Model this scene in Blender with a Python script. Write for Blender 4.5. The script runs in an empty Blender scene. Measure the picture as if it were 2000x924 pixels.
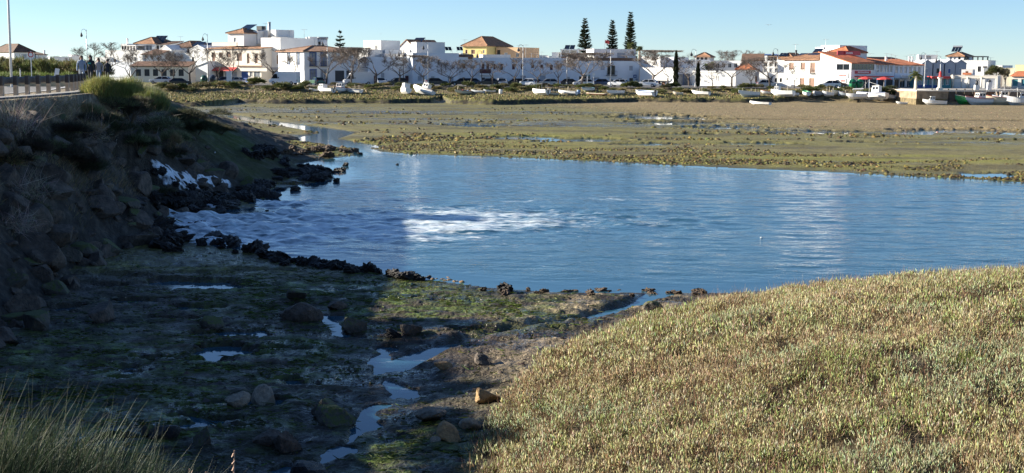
import bpy, math, random
import numpy as np
from mathutils import Vector, Matrix, Euler

scene = bpy.context.scene
COL = scene.collection
R = math.radians

# ------------------------------------------------------------------ camera, sky, sun, exposure
CAMZ, PITCH, ROLL, FPX = 6.2, R(7.23), R(0.34), 2600.0
cam_data = bpy.data.cameras.new("camera")
cam_data.sensor_width = 36.0
cam_data.lens = 36.0 * FPX / 2000.0
cam_data.clip_start, cam_data.clip_end = 0.1, 12000.0
cam = bpy.data.objects.new("camera", cam_data)
COL.objects.link(cam)
F0 = Vector((0, math.cos(PITCH), -math.sin(PITCH)))
U0 = Vector((0, math.sin(PITCH), math.cos(PITCH)))
R0 = Vector((1, 0, 0))
# the phone was held turned by a third of a degree (the horizon drops to the right)
RT = R0 * math.cos(ROLL) + U0 * math.sin(ROLL)
UP = U0 * math.cos(ROLL) - R0 * math.sin(ROLL)
rotm = Matrix((RT, UP, -F0)).transposed()
cam.matrix_world = Matrix.Translation((0, 0, CAMZ)) @ rotm.to_4x4()
scene.camera = cam

SUN_EL, SUN_AZ = R(19.5), R(13.0)          # sun on the left, a little beyond the scene
SUN = Vector((-math.cos(SUN_EL) * math.cos(SUN_AZ), math.cos(SUN_EL) * math.sin(SUN_AZ), math.sin(SUN_EL)))
world = bpy.data.worlds.new("World")
scene.world = world
world.use_nodes = True
wn = world.node_tree.nodes
sky = wn.new("ShaderNodeTexSky")
sky.sky_type = 'NISHITA'
sky.sun_disc = False
sky.sun_elevation = SUN_EL
sky.sun_rotation = R(360 - 77)
sky.altitude = 0
sky.air_density = 0.68
sky.dust_density = 0.0
sky.ozone_density = 4.3
world.node_tree.links.new(sky.outputs[0], wn["Background"].inputs[0])
wn["Background"].inputs[1].default_value = 0.056
sl = bpy.data.lights.new("sun", 'SUN')
sl.energy = 5.0
sl.angle = R(0.5)
sl.color = (1.0, 0.92, 0.78)
so = bpy.data.objects.new("sun", sl)
COL.objects.link(so)
so.rotation_euler = (-SUN).to_track_quat('-Z', 'Y').to_euler()
vs = scene.view_settings
vs.view_transform = 'Standard'
vs.look = 'None'
vs.exposure = 1.52
vs.gamma = 1.0
vs.use_curve_mapping = False
scene.cycles.max_bounces = 5
scene.cycles.diffuse_bounces = 2
scene.cycles.glossy_bounces = 3
scene.cycles.use_denoising = True

# ------------------------------------------------------------------ pixel <-> world helpers
def ray(px, py):
    u, v = (px - 1000.0) / FPX, -(py - 462.0) / FPX
    return F0 + RT * u + UP * v

def P(px, py, z=0.0):
    d = ray(px, py)
    t = (z - CAMZ) / d.z
    return Vector((d.x * t, d.y * t, z))

def PY(px, py, Y):
    d = ray(px, py)
    t = Y / d.y
    return Vector((d.x * t, Y, CAMZ + d.z * t))

# ------------------------------------------------------------------ noise
def _hash(ix, iy, seed):
    h = (ix.astype(np.int64) * 374761393 + iy.astype(np.int64) * 668265263 + seed * 974634391) & 0xFFFFFFFF
    h = ((h ^ (h >> 13)) * 1274126177) & 0xFFFFFFFF
    h = h ^ (h >> 16)
    return (h & 0xFFFF).astype(np.float64) / 65535.0

def vnoise(x, y, seed=0):
    x0, y0 = np.floor(x), np.floor(y)
    fx, fy = x - x0, y - y0
    fx, fy = fx * fx * fx * (fx * (fx * 6 - 15) + 10), fy * fy * fy * (fy * (fy * 6 - 15) + 10)
    ix, iy = x0.astype(np.int64), y0.astype(np.int64)
    a, b = _hash(ix, iy, seed), _hash(ix + 1, iy, seed)
    c, d = _hash(ix, iy + 1, seed), _hash(ix + 1, iy + 1, seed)
    return (a + (b - a) * fx) * (1 - fy) + (c + (d - c) * fx) * fy

def fbm(x, y, scale, octv=4, seed=0, gain=0.5):
    """about -1 .. 1"""
    s, amp, tot, f = 0.0, 1.0, 0.0, 1.0 / scale
    for k in range(octv):
        ca, sa = math.cos(0.5 * k), math.sin(0.5 * k)
        s = s + amp * (vnoise((x * ca - y * sa) * f + 17.3 * k, (x * sa + y * ca) * f + 9.1 * k, seed + k) * 2 - 1)
        tot += amp
        amp *= gain
        f *= 2.03
    return s / tot

def sstep(a, b, x):
    t = np.clip((x - a) / (b - a), 0, 1)
    return t * t * (3 - 2 * t)

def seg_dist(x, y, pts):
    """closest distance to a polyline; also the side sign and a running index"""
    best = np.full(x.shape, 1e18)
    side = np.zeros(x.shape)
    par = np.zeros(x.shape)
    for i in range(len(pts) - 1):
        ax, ay = pts[i][0], pts[i][1]
        bx, by = pts[i + 1][0], pts[i + 1][1]
        dx, dy = bx - ax, by - ay
        L2 = dx * dx + dy * dy
        t = np.clip(((x - ax) * dx + (y - ay) * dy) / L2, 0, 1)
        qx, qy = x - ax - dx * t, y - ay - dy * t
        d2 = qx * qx + qy * qy
        m = d2 < best
        best = np.where(m, d2, best)
        cr = dx * (y - ay) - dy * (x - ax)
        side = np.where(m, np.sign(cr), side)
        par = np.where(m, i + t, par)
    return np.sqrt(best), side, par

def poly_sd(x, y, pts):
    """signed distance to a closed polygon, positive inside"""
    d, _, _ = seg_dist(x, y, list(pts) + [pts[0]])
    inside = np.zeros(x.shape, bool)
    n = len(pts)
    for i in range(n):
        ax, ay = pts[i][0], pts[i][1]
        bx, by = pts[(i + 1) % n][0], pts[(i + 1) % n][1]
        if ay == by:
            continue
        c = ((ay > y) != (by > y)) & (x < (bx - ax) * (y - ay) / (by - ay) + ax)
        inside ^= c
    return np.where(inside, d, -d)

# ------------------------------------------------------------------ the plan of the place
CREST = [(60, -8, 26), (10, -4.5, 24), (0, -3.5, 23), (-7, -1.0, 17), (-12.0, 8, 11.5), (-16.0, 25, 4.6), (-17.0, 40, 4.0), (-17.4, 52, 4.0),
         (-18.4, 62, 4.6), (-21, 73, 9), (-28, 92, 15), (-40, 125, 16), (-62, 180, 14), (-84, 250, 12), (-100, 330, 12)]
def px_poly(lst, z=0.0):
    return [tuple(P(a, b, z)[:2]) for a, b in lst]
POND = px_poly([(285, 428), (330, 452), (420, 482), (500, 493), (600, 514), (720, 531), (850, 549), (960, 563), (1080, 571),
                (1250, 573), (1420, 573)]) + [(9, 37.6), (16, 38.5), (70, 40), (70, 66)] + \
       px_poly([(2000, 356), (1900, 350), (1750, 343), (1600, 335), (1450, 329), (1300, 322), (1150, 314), (1000, 308), (800, 301), (742, 296),
                (715, 287), (700, 284), (690, 292), (692, 304), (640, 311), (560, 315), (640, 328), (655, 350), (590, 361), (530, 370),
                (515, 385), (530, 402), (470, 408), (400, 414), (300, 419)])
STREAM = px_poly([(700, 285), (615, 270.5), (658, 258), (598, 248), (548, 242), (487, 232), (430, 224)], 0.05)
GULLY = px_poly([(600, 608), (640, 628), (662, 652), (720, 664), (765, 674), (742, 704), (736, 730), (790, 769), (742, 790), (705, 828), (678, 880),
                 (610, 910), (540, 930), (480, 960)], 0.02)
POOLS = [P(757, 684, 0), P(742, 712, 0), P(795, 770, 0), P(712, 832, 0), P(735, 797, 0), P(672, 881, 0), P(600, 908, 0), P(560, 918, 0), P(642, 622, 0),
         P(655, 640, 0)]
POOLR = [.28, .20, .20, .32, .14, .15, .27, .22, .30, .22]
RILL = px_poly([(1290, 572), (1262, 584), (1200, 607), (1130, 628), (1010, 648), (930, 660), (830, 690), (770, 715)], 0.05)
VEG = px_poly([(850, 1020), (905, 930), (932, 860), (985, 765), (1060, 695), (1150, 652), (1260, 612), (1400, 586)], 0.35) + \
      [(8.5, 36.2), (14, 37.4), (30, 38.5), (60, 39), (60, -6), (0, -3)]
MARSH = px_poly([(250, 208), (330, 208.5), (400, 208.5), (440, 205), (458, 201.5), (520, 203.5), (640, 203), (760, 203), (840, 202), (862, 196), (880, 203),
                 (960, 205.5), (1080, 203), (1180, 201), (1243, 200), (1330, 201), (1470, 201.5), (1540, 200), (1600, 200), (1680, 201.5), (1725, 193),
                 (1790, 186), (2100, 187)], 0.2)
FARPOOLS = [(1600, 259, 7.7, 3.8), (1875, 256, 6.6, 4.8), (1700, 258, 5.5, 2.9), (1330, 262, 3.9, 2.9), (1120, 272, 4.4, 2.9), (1275, 228, 7.7, 9.6), (1320, 240, 5.5, 7.2), (1420, 249, 5.5, 4.8), (1030, 268, 3.3, 3.6), (1540, 262, 3.3, 1.9), (1780, 262, 3.3, 2.4), (940, 243, 3.3, 7.2), (1270, 281, 2.8, 2.2), (1490, 280, 3.3, 2.2), (1980, 262, 3.3, 2.9), (1680, 278, 2.8, 1.7), (1930, 340, 1.8, 1.9)]

def ground(x, y, detail=True):
    """terrain height and the masks its look is made from"""
    x = np.asarray(x, float)
    y = np.asarray(y, float)
    d, side, par = seg_dist(x, y, CREST)
    ws = np.array([c[2] for c in CREST], float)
    i0 = np.clip(np.floor(par).astype(int), 0, len(CREST) - 2)
    w = ws[i0] + (ws[i0 + 1] - ws[i0]) * (par - i0)
    dd = np.where(side < 0, d, -d)                       # positive on the basin side
    n1 = fbm(x, y, 3.1, 4, 3)
    n2 = fbm(x, y, 0.7, 3, 11)
    lw = w * (1 + 0.12 * fbm(x, y, 6, 2, 21))
    tt = np.clip(dd / lw, 0, 1)
    bank = 5.0 * (1 - (0.75 * tt + 0.25 * tt * tt * (3 - 2 * tt)))
    bank = np.where(dd < 0, 5.0, bank)
    bmask = sstep(1.03, 0.9, dd / lw)
    # the mud mound under the tall grass by the camera, and the earth slope beside the outfall
    bank = bank + 0.75 * np.exp(-((x + 4.0) ** 2 + (y - 10.6) ** 2) / 5.5)
    oq = P(272, 421, 0)
    bank = bank * (1 - .97 * sstep(2.6, .9, np.hypot(x - oq.x, (y - oq.y) * .8)))
    sd = poly_sd(x, y, POND)
    near = sstep(44, 36, y)
    far = 1 - near
    mud = 0.02 + np.clip(-sd, 0, 60) * (0.030 * near + 0.0026 * far) + 0.05 * far * sstep(0, 2.5, -sd)
    mud = np.minimum(mud, (0.11 + 0.12 * sstep(-3, 2, x)) * near + 0.34 * far)
    lump = n1 * (0.038 * near + 0.035 * far) + n2 * (0.030 * near + 0.012 * far)
    rough_r = near * sstep(-1.5, 1.5, x + (30 - y) * 0.05)
    lump = lump + rough_r * (0.16 * fbm(x * 0.45 - y * .35, y + x * .3, 0.9, 4, 41) + 0.04)
    mud = mud + lump * sstep(0.0, 2.0, -sd)
    # shallow puddles
    pn = fbm(x * 0.5, y, 0.8, 3, 61) + 0.35 * fbm(x * .6, y, 3.0, 2, 67)
    pb = 0.0
    for (a, b, rad) in ((230, 530, 1.6), (225, 562, 1.0), (270, 578, 1.6), (400, 545, 1.8), (330, 655, 1.2), (460, 600, 1.5), (150, 600, 1.0), (370, 600, 1.3), (420, 690, .8), (480, 530, 1.2), (560, 640, .8), (300, 520, 1.6)):
        q = P(a, b, .12)
        pb = np.maximum(pb, np.exp(-((x - q.x) ** 2 + (y - q.y) ** 2) / rad ** 2))
    mud = mud - 0.17 * near * sstep(0.34, 0.52, pn + .50 * pb) * sstep(0.3, 2, -sd) * sstep(2, -3, x)
    pf = fbm(x * 0.16, y, 7.0, 4, 71)
    mud = mud - 0.30 * far * sstep(0.25, 0.55, pf) * sstep(9, 20, -sd) * sstep(200, 170, y)
    for (a, b, rx, ry) in FARPOOLS:
        q = P(a, b, .1)
        e = np.hypot((x - q.x) / rx, (y - q.y) / ry) + 0.5 * n2 + 0.5 * fbm(x * .3, y, 2.0, 2, 73)
        mud = np.where(far > 0.5, mud * (1 - sstep(1.15, .8, e)) - .03 * sstep(1.15, .8, e), mud)
    # stream behind, gully in front
    ds, _, _ = seg_dist(x, y, STREAM)
    mud = mud - 0.30 * sstep(2.6, 0.6, ds) * (y > 80)
    dg, _, _ = seg_dist(x, y, GULLY)
    g = 1 - near * 0.30 * sstep(1.6, 0.1, dg)
    mud = mud - near * (0.17 * sstep(1.5, 0.25, dg) + 0.05 * sstep(0.4, 0.05, dg))
    mud = np.where((near > 0) & (dg < 1.6), np.maximum(mud, 0.035 + 0.05 * n2 + 0.03 * dg), mud)
    for p, r in zip(POOLS, POOLR):
        rr = np.hypot(x - p.x, (y - p.y) * 0.9) + 0.24 * n2 + 0.16 * n1 + .12 * fbm(x, y, .3, 2, 75)
        m = sstep(r * 1.3, r * 0.8, rr)
        mud = mud * (1 - m) + (-0.06) * m
    chn = sstep(.22, .08, dg + .14 * n2 + .10 * fbm(x, y, .45, 2, 77)) * sstep(-.70, -.50, fbm(x, y, 1.1, 2, 79) - .2) * near * sstep(36, 33, y)
    mud = mud * (1 - chn) - .045 * chn
    dr, _, _ = seg_dist(x, y, RILL)
    mud = mud - near * 0.16 * sstep(0.5, 0.1, dr)
    mud = np.where(sd > 0, -0.02 - np.minimum(0.16 * sd, 1.1), mud)
    # marsh platform on the far shore, then the rise to the road
    my = np.interp(x, [p[0] for p in MARSH], [p[1] for p in MARSH]) + 1.4 * fbm(x, y * 0, 5, 3, 81) + 0.5 * fbm(x, y, 1.3, 2, 82)
    mm = sstep(0, 1.5, y - my) * (y > 150)
    mud = mud * (1 - mm) + (0.98 + 0.10 * fbm(x, y, 3, 3, 91) + 0.08 * fbm(x, y, .8, 2, 92)) * mm
    rise = sstep(241, 256, y + 1.5 * fbm(x, y, 12, 2, 93)) * sstep(-85, -60, x + (250 - y) * 0.3)
    mud = mud * (1 - rise) + 2.6 * rise
    # the salt-marsh bank in front
    vd = poly_sd(x, y, VEG)
    veg = 0.22 + 2.25 * (1 - np.exp(-np.clip(vd, 0, 99) / 9.5)) + 0.15 * fbm(x, y, 2.2, 3, 101) + 0.10 * fbm(x, y, 5.5, 2, 103)
    veg = np.where(vd > 0, 0.05 + (veg - 0.05) * sstep(0, 0.9, vd), -9)
    z = np.maximum(np.maximum(mud, veg), np.where(dd > lw, -9, bank))
    onb = (bank > mud + 0.02) & (bank > veg) & (dd < lw)
    if detail:
        rg = onb * (dd > 0.2) * sstep(0.0, 1.5, dd) * sstep(-10, -13, x)
        z = z + rg * (0.22 * n1 + 0.12 * n2)
    # left of the dyke the ground eases down towards the town
    farl = sstep(120, 250, y)
    z = np.where((dd < 0), 5.0 - 2.2 * farl * sstep(-0.0, 12, -dd) + 0.05 * n1 * sstep(9.5, 11, -dd), z)
    z = np.where((y > 262), np.where(dd < 0, np.minimum(z, 2.85), 2.6), z)
    return z, dict(dd=dd, w=lw, sd=sd, near=near, mm=mm, rise=rise, vd=vd, onb=onb, pn=pn, pf=pf, ds=ds, dg=dg, n1=n1, n2=n2, dr=dr)

def gz(x, y):
    return float(ground(np.array([x]), np.array([y]))[0][0])

def gzs(x, y):
    return ground(x, y)[0]

def PG(px, py, it=14):
    """the point of the ground seen at a pixel"""
    d = ray(px, py)
    t = 4.0
    prev = t
    # march
    ts = np.concatenate([np.arange(6, 120, 0.12), np.arange(120, 400, 0.6)])
    X, Y, Z = d.x * ts, d.y * ts, CAMZ + d.z * ts
    g = gzs(X, Y)
    k = np.argmax(Z <= np.maximum(g, 0.0))
    return Vector((X[k], Y[k], max(g[k], 0.0)))

# ------------------------------------------------------------------ materials
def mat(name, color, rough=0.7, var=0.12, scale=3.0, metallic=0.0, bump=0.0, bscale=None, spec=0.5, attr=None, coat=0.0, trans=0.0):
    m = bpy.data.materials.new(name)
    m.use_nodes = True
    nt = m.node_tree
    b = nt.nodes["Principled BSDF"]
    b.inputs["Roughness"].default_value = rough
    b.inputs["Metallic"].default_value = metallic
    b.inputs["Specular IOR Level"].default_value = spec
    if coat:
        b.inputs["Coat Weight"].default_value = coat
    tc = nt.nodes.new("ShaderNodeTexCoord")
    nz = nt.nodes.new("ShaderNodeTexNoise")
    nz.inputs["Scale"].default_value = scale
    nz.inputs["Detail"].default_value = 5
    nt.links.new(tc.outputs["Object"], nz.inputs["Vector"])
    mr = nt.nodes.new("ShaderNodeMapRange")
    mr.inputs[1].default_value, mr.inputs[2].default_value = 0.3, 0.7
    mr.inputs[3].default_value, mr.inputs[4].default_value = 1 - var, 1 + var
    nt.links.new(nz.outputs[0], mr.inputs[0])
    mx = nt.nodes.new("ShaderNodeMix")
    mx.data_type = 'RGBA'
    mx.blend_type = 'MULTIPLY'
    mx.inputs[0].default_value = 1.0
    if attr:
        at = nt.nodes.new("ShaderNodeAttribute")
        at.attribute_name = attr
        nt.links.new(at.outputs["Color"], mx.inputs[6])
    else:
        mx.inputs[6].default_value = (*color, 1)
    nt.links.new(mr.outputs[0], mx.inputs[7])
    nt.links.new(mx.outputs[2], b.inputs["Base Color"])
    if bump:
        n2 = nt.nodes.new("ShaderNodeTexNoise")
        n2.inputs["Scale"].default_value = bscale or scale * 6
        n2.inputs["Detail"].default_value = 6
        nt.links.new(tc.outputs["Object"], n2.inputs["Vector"])
        bp = nt.nodes.new("ShaderNodeBump")
        bp.inputs["Strength"].default_value = bump
        bp.inputs["Distance"].default_value = 0.05
        nt.links.new(n2.outputs[0], bp.inputs["Height"])
        nt.links.new(bp.outputs[0], b.inputs["Normal"])
    return m

# ------------------------------------------------------------------ mesh building
def link(o, parent=None):
    COL.objects.link(o)
    if parent is not None:
        o.parent = parent
    return o

def tag(o, label=None, cat=None, group=None, kind=None):
    if label: o["label"] = label
    if cat: o["category"] = cat
    if group: o["group"] = group
    if kind: o["kind"] = kind
    return o

def empty(name, loc=(0, 0, 0), rz=0.0, label=None, cat=None, group=None):
    o = bpy.data.objects.new(name, None)
    o.empty_display_size = 0.2
    COL.objects.link(o)
    o.location = loc
    o.rotation_euler = (0, 0, rz)
    return tag(o, label, cat, group)

def copy_tree(o, parent=None):
    c = o.copy()
    COL.objects.link(c)
    if parent is not None:
        c.parent = parent
    for ch in list(o.children):
        copy_tree(ch, c)
    return c

def np_mesh(name, V, faces_list, material, parent=None, col=None, smooth=False, colname="Col", extra=None):
    """faces_list: list of int arrays (n,3) or (n,4)"""
    me = bpy.data.meshes.new(name)
    V = np.asarray(V, np.float32)
    me.vertices.add(len(V))
    me.vertices.foreach_set("co", V.ravel())
    tot = sum(f.size for f in faces_list)
    nf = sum(len(f) for f in faces_list)
    me.loops.add(tot)
    me.polygons.add(nf)
    me.loops.foreach_set("vertex_index", np.concatenate([f.ravel() for f in faces_list]).astype(np.int32))
    st, c = [], 0
    for f in faces_list:
        st.append(c + np.arange(len(f)) * f.shape[1])
        c += f.size
    me.polygons.foreach_set("loop_start", np.concatenate(st).astype(np.int32))
    if smooth:
        me.polygons.foreach_set("use_smooth", np.ones(nf, bool))
    me.update(calc_edges=True)
    if col is not None:
        a = me.color_attributes.new(colname, 'FLOAT_COLOR', 'POINT')
        c4 = np.ones((len(V), 4), np.float32)
        c4[:, :3] = col
        a.data.foreach_set("color", c4.ravel())
    for k, arr in (extra or {}).items():
        a = me.attributes.new(k, 'FLOAT', 'POINT')
        a.data.foreach_set("value", np.asarray(arr, np.float32))
    for m in (material if isinstance(material, (list, tuple)) else [material]):
        me.materials.append(m)
    o = bpy.data.objects.new(name, me)
    return link(o, parent)

class MB:
    """collects shapes and links them as ONE mesh object"""
    def __init__(s):
        s.v, s.f, s.m = [], [], []
    def add(s, vs, fs, mi=0):
        b = len(s.v)
        s.v.extend([tuple(p) for p in vs])
        s.f.extend([tuple(b + i for i in f) for f in fs])
        s.m.extend([mi] * len(fs))
        return s
    def box(s, x0, x1, y0, y1, z0, z1, mi=0, M=None):
        vs = [(x0, y0, z0), (x1, y0, z0), (x1, y1, z0), (x0, y1, z0), (x0, y0, z1), (x1, y0, z1), (x1, y1, z1), (x0, y1, z1)]
        if M is not None:
            vs = [M @ Vector(p) for p in vs]
        return s.add(vs, [(3, 2, 1, 0), (4, 5, 6, 7), (0, 1, 5, 4), (1, 2, 6, 5), (2, 3, 7, 6), (3, 0, 4, 7)], mi)
    def tube(s, pts, radii, n=6, mi=0, cap=True):
        pts = [Vector(p) for p in pts]
        if not isinstance(radii, (list, tuple)):
            radii = [radii] * len(pts)
        vs, fs = [], []
        for i, p in enumerate(pts):
            a = pts[max(0, i - 1)]
            b = pts[min(len(pts) - 1, i + 1)]
            t = (b - a).normalized()
            u = t.cross(Vector((0, 0, 1)) if abs(t.z) < 0.9 else Vector((1, 0, 0))).normalized()
            w = t.cross(u)
            for k in range(n):
                an = 2 * math.pi * k / n
                vs.append(p + (u * math.cos(an) + w * math.sin(an)) * radii[i])
        for i in range(len(pts) - 1):
            for k in range(n):
                k2 = (k + 1) % n
                fs.append((i * n + k, i * n + k2, (i + 1) * n + k2, (i + 1) * n + k))
        if cap:
            fs.append(tuple(range(n - 1, -1, -1)))
            e = (len(pts) - 1) * n
            fs.append(tuple(e + k for k in range(n)))
        return s.add(vs, fs, mi)
    def prism(s, poly, a0, a1, axis='y', mi=0):
        """poly in the two other axes (in order), extruded along axis"""
        n = len(poly)
        def mk(p, a):
            return {'y': (p[0], a, p[1]), 'x': (a, p[0], p[1]), 'z': (p[0], p[1], a)}[axis]
        vs = [mk(p, a0) for p in poly] + [mk(p, a1) for p in poly]
        fs = [tuple(range(n)), tuple(range(2 * n - 1, n - 1, -1))] + [(i, (i + 1) % n, n + (i + 1) % n, n + i) for i in range(n)]
        return s.add(vs, fs, mi)
    def sphere(s, c, r, n=8, m=6, sz=1.0, mi=0):
        vs, fs = [], []
        for j in range(m + 1):
            ph = math.pi * j / m
            for i in range(n):
                th = 2 * math.pi * i / n
                vs.append((c[0] + r * math.sin(ph) * math.cos(th), c[1] + r * math.sin(ph) * math.sin(th), c[2] + r * sz * math.cos(ph)))
        for j in range(m):
            for i in range(n):
                fs.append((j * n + i, j * n + (i + 1) % n, (j + 1) * n + (i + 1) % n, (j + 1) * n + i))
        return s.add(vs, fs, mi)
    def build(s, name, mats, parent=None, smooth=False, fixn=True):
        me = bpy.data.meshes.new(name)
        me.from_pydata(s.v, [], s.f)
        for m in (mats if isinstance(mats, (list, tuple)) else [mats]):
            me.materials.append(m)
        me.polygons.foreach_set("material_index", s.m)
        if smooth:
            me.polygons.foreach_set("use_smooth", [True] * len(s.f))
        me.validate()
        if fixn:
            import bmesh
            bm = bmesh.new()
            bm.from_mesh(me)
            bmesh.ops.recalc_face_normals(bm, faces=bm.faces)
            bm.to_mesh(me)
            bm.free()
        return link(bpy.data.objects.new(name, me), parent)

# ------------------------------------------------------------------ ground sheet
def build_ground():
    fine = np.radians(np.linspace(-24.5, 24.5, 980))
    cl = np.radians(np.concatenate([np.linspace(-180, -60, 25)[:-1], np.linspace(-60, -24.5, 60)[:-1]]))
    cr = np.radians(np.concatenate([np.linspace(24.5, 60, 60)[1:], np.linspace(60, 180, 25)[1:]]))
    th = np.concatenate([cl, fine, cr])
    rr = [1.0, 2, 3, 4, 5, 6, 7, 8, 9, 10, 11, 12]
    r = 12.0
    while r < 262:
        r += max(0.055, min(0.62, r * r / (1300 * 6.2) * 1.0)) if r < 200 else 0.75
        rr.append(r)
    while r < 7000:
        r *= 1.12
        rr.append(r)
    rr = np.array(rr)
    T, RR = np.meshgrid(th, rr)
    X, Y = (RR * np.sin(T)).ravel(), (RR * np.cos(T)).ravel()
    Z, k = ground(X, Y)
    n1, n2 = k["n1"], k["n2"]
    nearY = k["near"]
    # fine relief of the mud in front
    Z = Z + np.where((Y < 60) & (k["dd"] > 0.5) & (k["sd"] < -0.2), 0.036 * fbm(X, Y, 0.17, 3, 201, .65) + 0.026 * fbm(X, Y, .4, 2, 203), 0) * sstep(0.0, 0.05, Z)
    C = np.empty((len(X), 3))
    wet = np.full(len(X), 0.75)
    def lay(colr, m):
        C[:] = C * (1 - m[:, None]) + np.array(colr) * m[:, None]
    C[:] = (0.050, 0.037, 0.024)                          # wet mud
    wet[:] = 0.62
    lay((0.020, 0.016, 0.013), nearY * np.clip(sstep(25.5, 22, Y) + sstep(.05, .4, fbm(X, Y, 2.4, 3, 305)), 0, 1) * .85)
    g1 = fbm(X, Y, 4.0, 4, 301)
    g2 = fbm(X, Y * 0.5, 1.2, 3, 311)
    streak = fbm(X + .6 * Y, Y * 2.2, 0.5, 3, 321)
    # green weed film in front
    alg = nearY * sstep(-0.08, 0.28, g1 + 0.35 * g2 + 0.25 * streak)
    alg_patch = np.zeros(len(X))
    for (a, b, rad) in ((230, 760, 2.2), (150, 690, 2.4), (330, 790, 2.0), (420, 720, 1.5), (560, 690, 1.6), (700, 560, 3.2), (900, 600, 1.6), (1010, 600, 1.8), (560, 560, 2.8),
                        (800, 880, 1.3), (720, 600, 2.0)):
        q = P(a, b, .15)
        alg_patch = np.maximum(alg_patch, np.exp(-((X - q.x) ** 2 + ((Y - q.y) * .7) ** 2) / rad ** 2))
    am = np.clip(alg * 0.10 + alg_patch * sstep(-.5, .25, streak + .5 * g2) * 1.1, 0, 1) * nearY
    lay((0.062, 0.088, 0.014), am * 0.75)
    lay((0.11, 0.155, 0.02), am * sstep(0.15, 0.5, streak) * 0.8)
    wet = np.where(am > 0.3, 0.6, wet)
    sheen = nearY * sstep(0.05, 0.4, k['pn'] + .2 * g2) * (k['onb'] == 0)
    wet = wet * (1 - .72 * sheen)
    lay((0.24, 0.19, 0.12), nearY * sstep(-1.5, 2.0, X + (Y - 30) * -0.05) * sstep(-0.15, 0.25, fbm(X, Y, .9, 3, 333)) * 0.75)
    # far mudflat
    farm = (1 - nearY) * (k["mm"] < 0.5) * (k["dd"] > 0)
    band = sstep(40, 8, -k["sd"])
    lay((0.165, 0.146, 0.062), farm)
    lay((0.165, 0.155, 0.038), farm * sstep(-0.35, 0.25, fbm(X * .4, Y, 7, 4, 341)) * (0.35 + 0.5 * band))
    lay((0.085, 0.072, 0.035), farm * sstep(0.05, 0.3, fbm(X * .5, Y, 2.2, 4, 343)) * .7)
    lay((0.20, 0.20, 0.035), farm * sstep(0.1, 0.4, fbm(X * .3, Y, 5, 4, 345)) * band * 0.8)
    yel = farm * sstep(4.5, 1.5, -k["sd"]) * sstep(0.2, 1.2, -k["sd"]) * sstep(-.2, .3, fbm(X * .25, Y, 6, 2, 351))
    lay((0.20, 0.20, 0.03), yel * 0.8)
    sandm = farm * sstep(0.0, 22, X - 12 - (170 - Y) * 0.25) * sstep(120, 142, Y + 4 * fbm(X * .2, Y, 15, 3, 361))
    lay((0.235, 0.180, 0.098), sandm * 0.9)
    wet = np.where(farm > 0.5, 0.66 + 0.12 * band, wet)
    wet = np.where(sandm > 0.4, 0.8, wet)
    wet = wet * (1 - .6 * farm * sstep(.0, .35, k['pf']) * (sandm < .3))
    # edge of every pool is darker, wet and smooth
    wl = sstep(0.09, 0.0, Z) * (k["dd"] > 0)
    C[:] = C * (1 - 0.45 * wl[:, None])
    wet = wet * (1 - 0.5 * wl)
    # marsh and the rise
    mm = k["mm"] * (k["dd"] > 0)
    lay((0.135, 0.130, 0.035), mm)
    lay((0.215, 0.165, 0.075), mm * sstep(-.1, .4, fbm(X * .3, Y, 6, 3, 371)) * 0.7)
    lay((0.045, 0.038, 0.024), (mm > .03) * sstep(.9, .75, mm))  # shade on the scarp face painted in as a dark colour
    lay((0.19, 0.15, 0.09), mm * sstep(0.9, 1.3, Z) * sstep(0, 0.5, k["rise"]))
    wet = np.where(mm > 0.5, 0.9, wet)
    tn = (k["rise"] > 0.95) & (Y > 256)
    C[tn] = (0.20, 0.19, 0.18)
    # embankment
    on = k["onb"] | (k["dd"] < 0)
    slope = on & (k["dd"] >= 0)
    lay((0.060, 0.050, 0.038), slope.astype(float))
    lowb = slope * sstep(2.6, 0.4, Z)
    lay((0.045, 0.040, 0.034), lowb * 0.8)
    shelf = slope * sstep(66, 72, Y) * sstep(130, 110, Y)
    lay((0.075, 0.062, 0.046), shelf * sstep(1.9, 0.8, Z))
    sg = np.zeros(len(X))
    for (a, b, rad) in ((400, 310, 4.0), (470, 300, 3.0), (360, 292, 3.2), (430, 335, 3.0)):
        q = P(a, b, 1.0)
        sg = np.maximum(sg, np.exp(-((X - q.x) ** 2 + ((Y - q.y) * .5) ** 2) / rad ** 2))
    lay((0.060, 0.085, 0.014), np.clip(shelf + 0.0, 0, 1) * np.clip(sg * (1.0 + .6 * g2) * 1.2, 0, 0.9))
    lay((0.21, 0.15, 0.085), slope * sstep(3.6, 4.8, Z) * sstep(-.4, .3, n1))
    topm = (k["dd"] < 0.3).astype(float) * on
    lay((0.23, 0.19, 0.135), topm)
    lay((0.12, 0.125, 0.04), topm * sstep(9.0, 10.5, -k["dd"] + n1))
    wet = np.where(on, 0.9, wet)
    # under the salt-marsh bank
    vg = k["vd"] > 0.1
    C[vg] = np.array((0.055, 0.045, 0.026)) * (1 + 0.3 * n2[vg, None])
    wet = np.where(vg, 0.95, wet)
    mott = fbm(X, Y, .14, 3, 207, .7)
    C[:] = np.clip(C * (1 + 0.20 * n2 + 0.12 * g2)[:, None] * np.where(Y < 60, np.exp(1.1 * mott), 1.0)[:, None], 0.004, 1)
    nr, nc = len(rr), len(th)
    idx = np.arange(nr * nc).reshape(nr, nc)
    F = np.stack([idx[:-1, :-1], idx[:-1, 1:], idx[1:, 1:], idx[1:, :-1]], -1).reshape(-1, 4)
    m = bpy.data.materials.new("ground_mud_and_earth")
    m.use_nodes = True
    nt = m.node_tree
    b = nt.nodes["Principled BSDF"]
    b.inputs["Specular IOR Level"].default_value = 0.3
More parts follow.
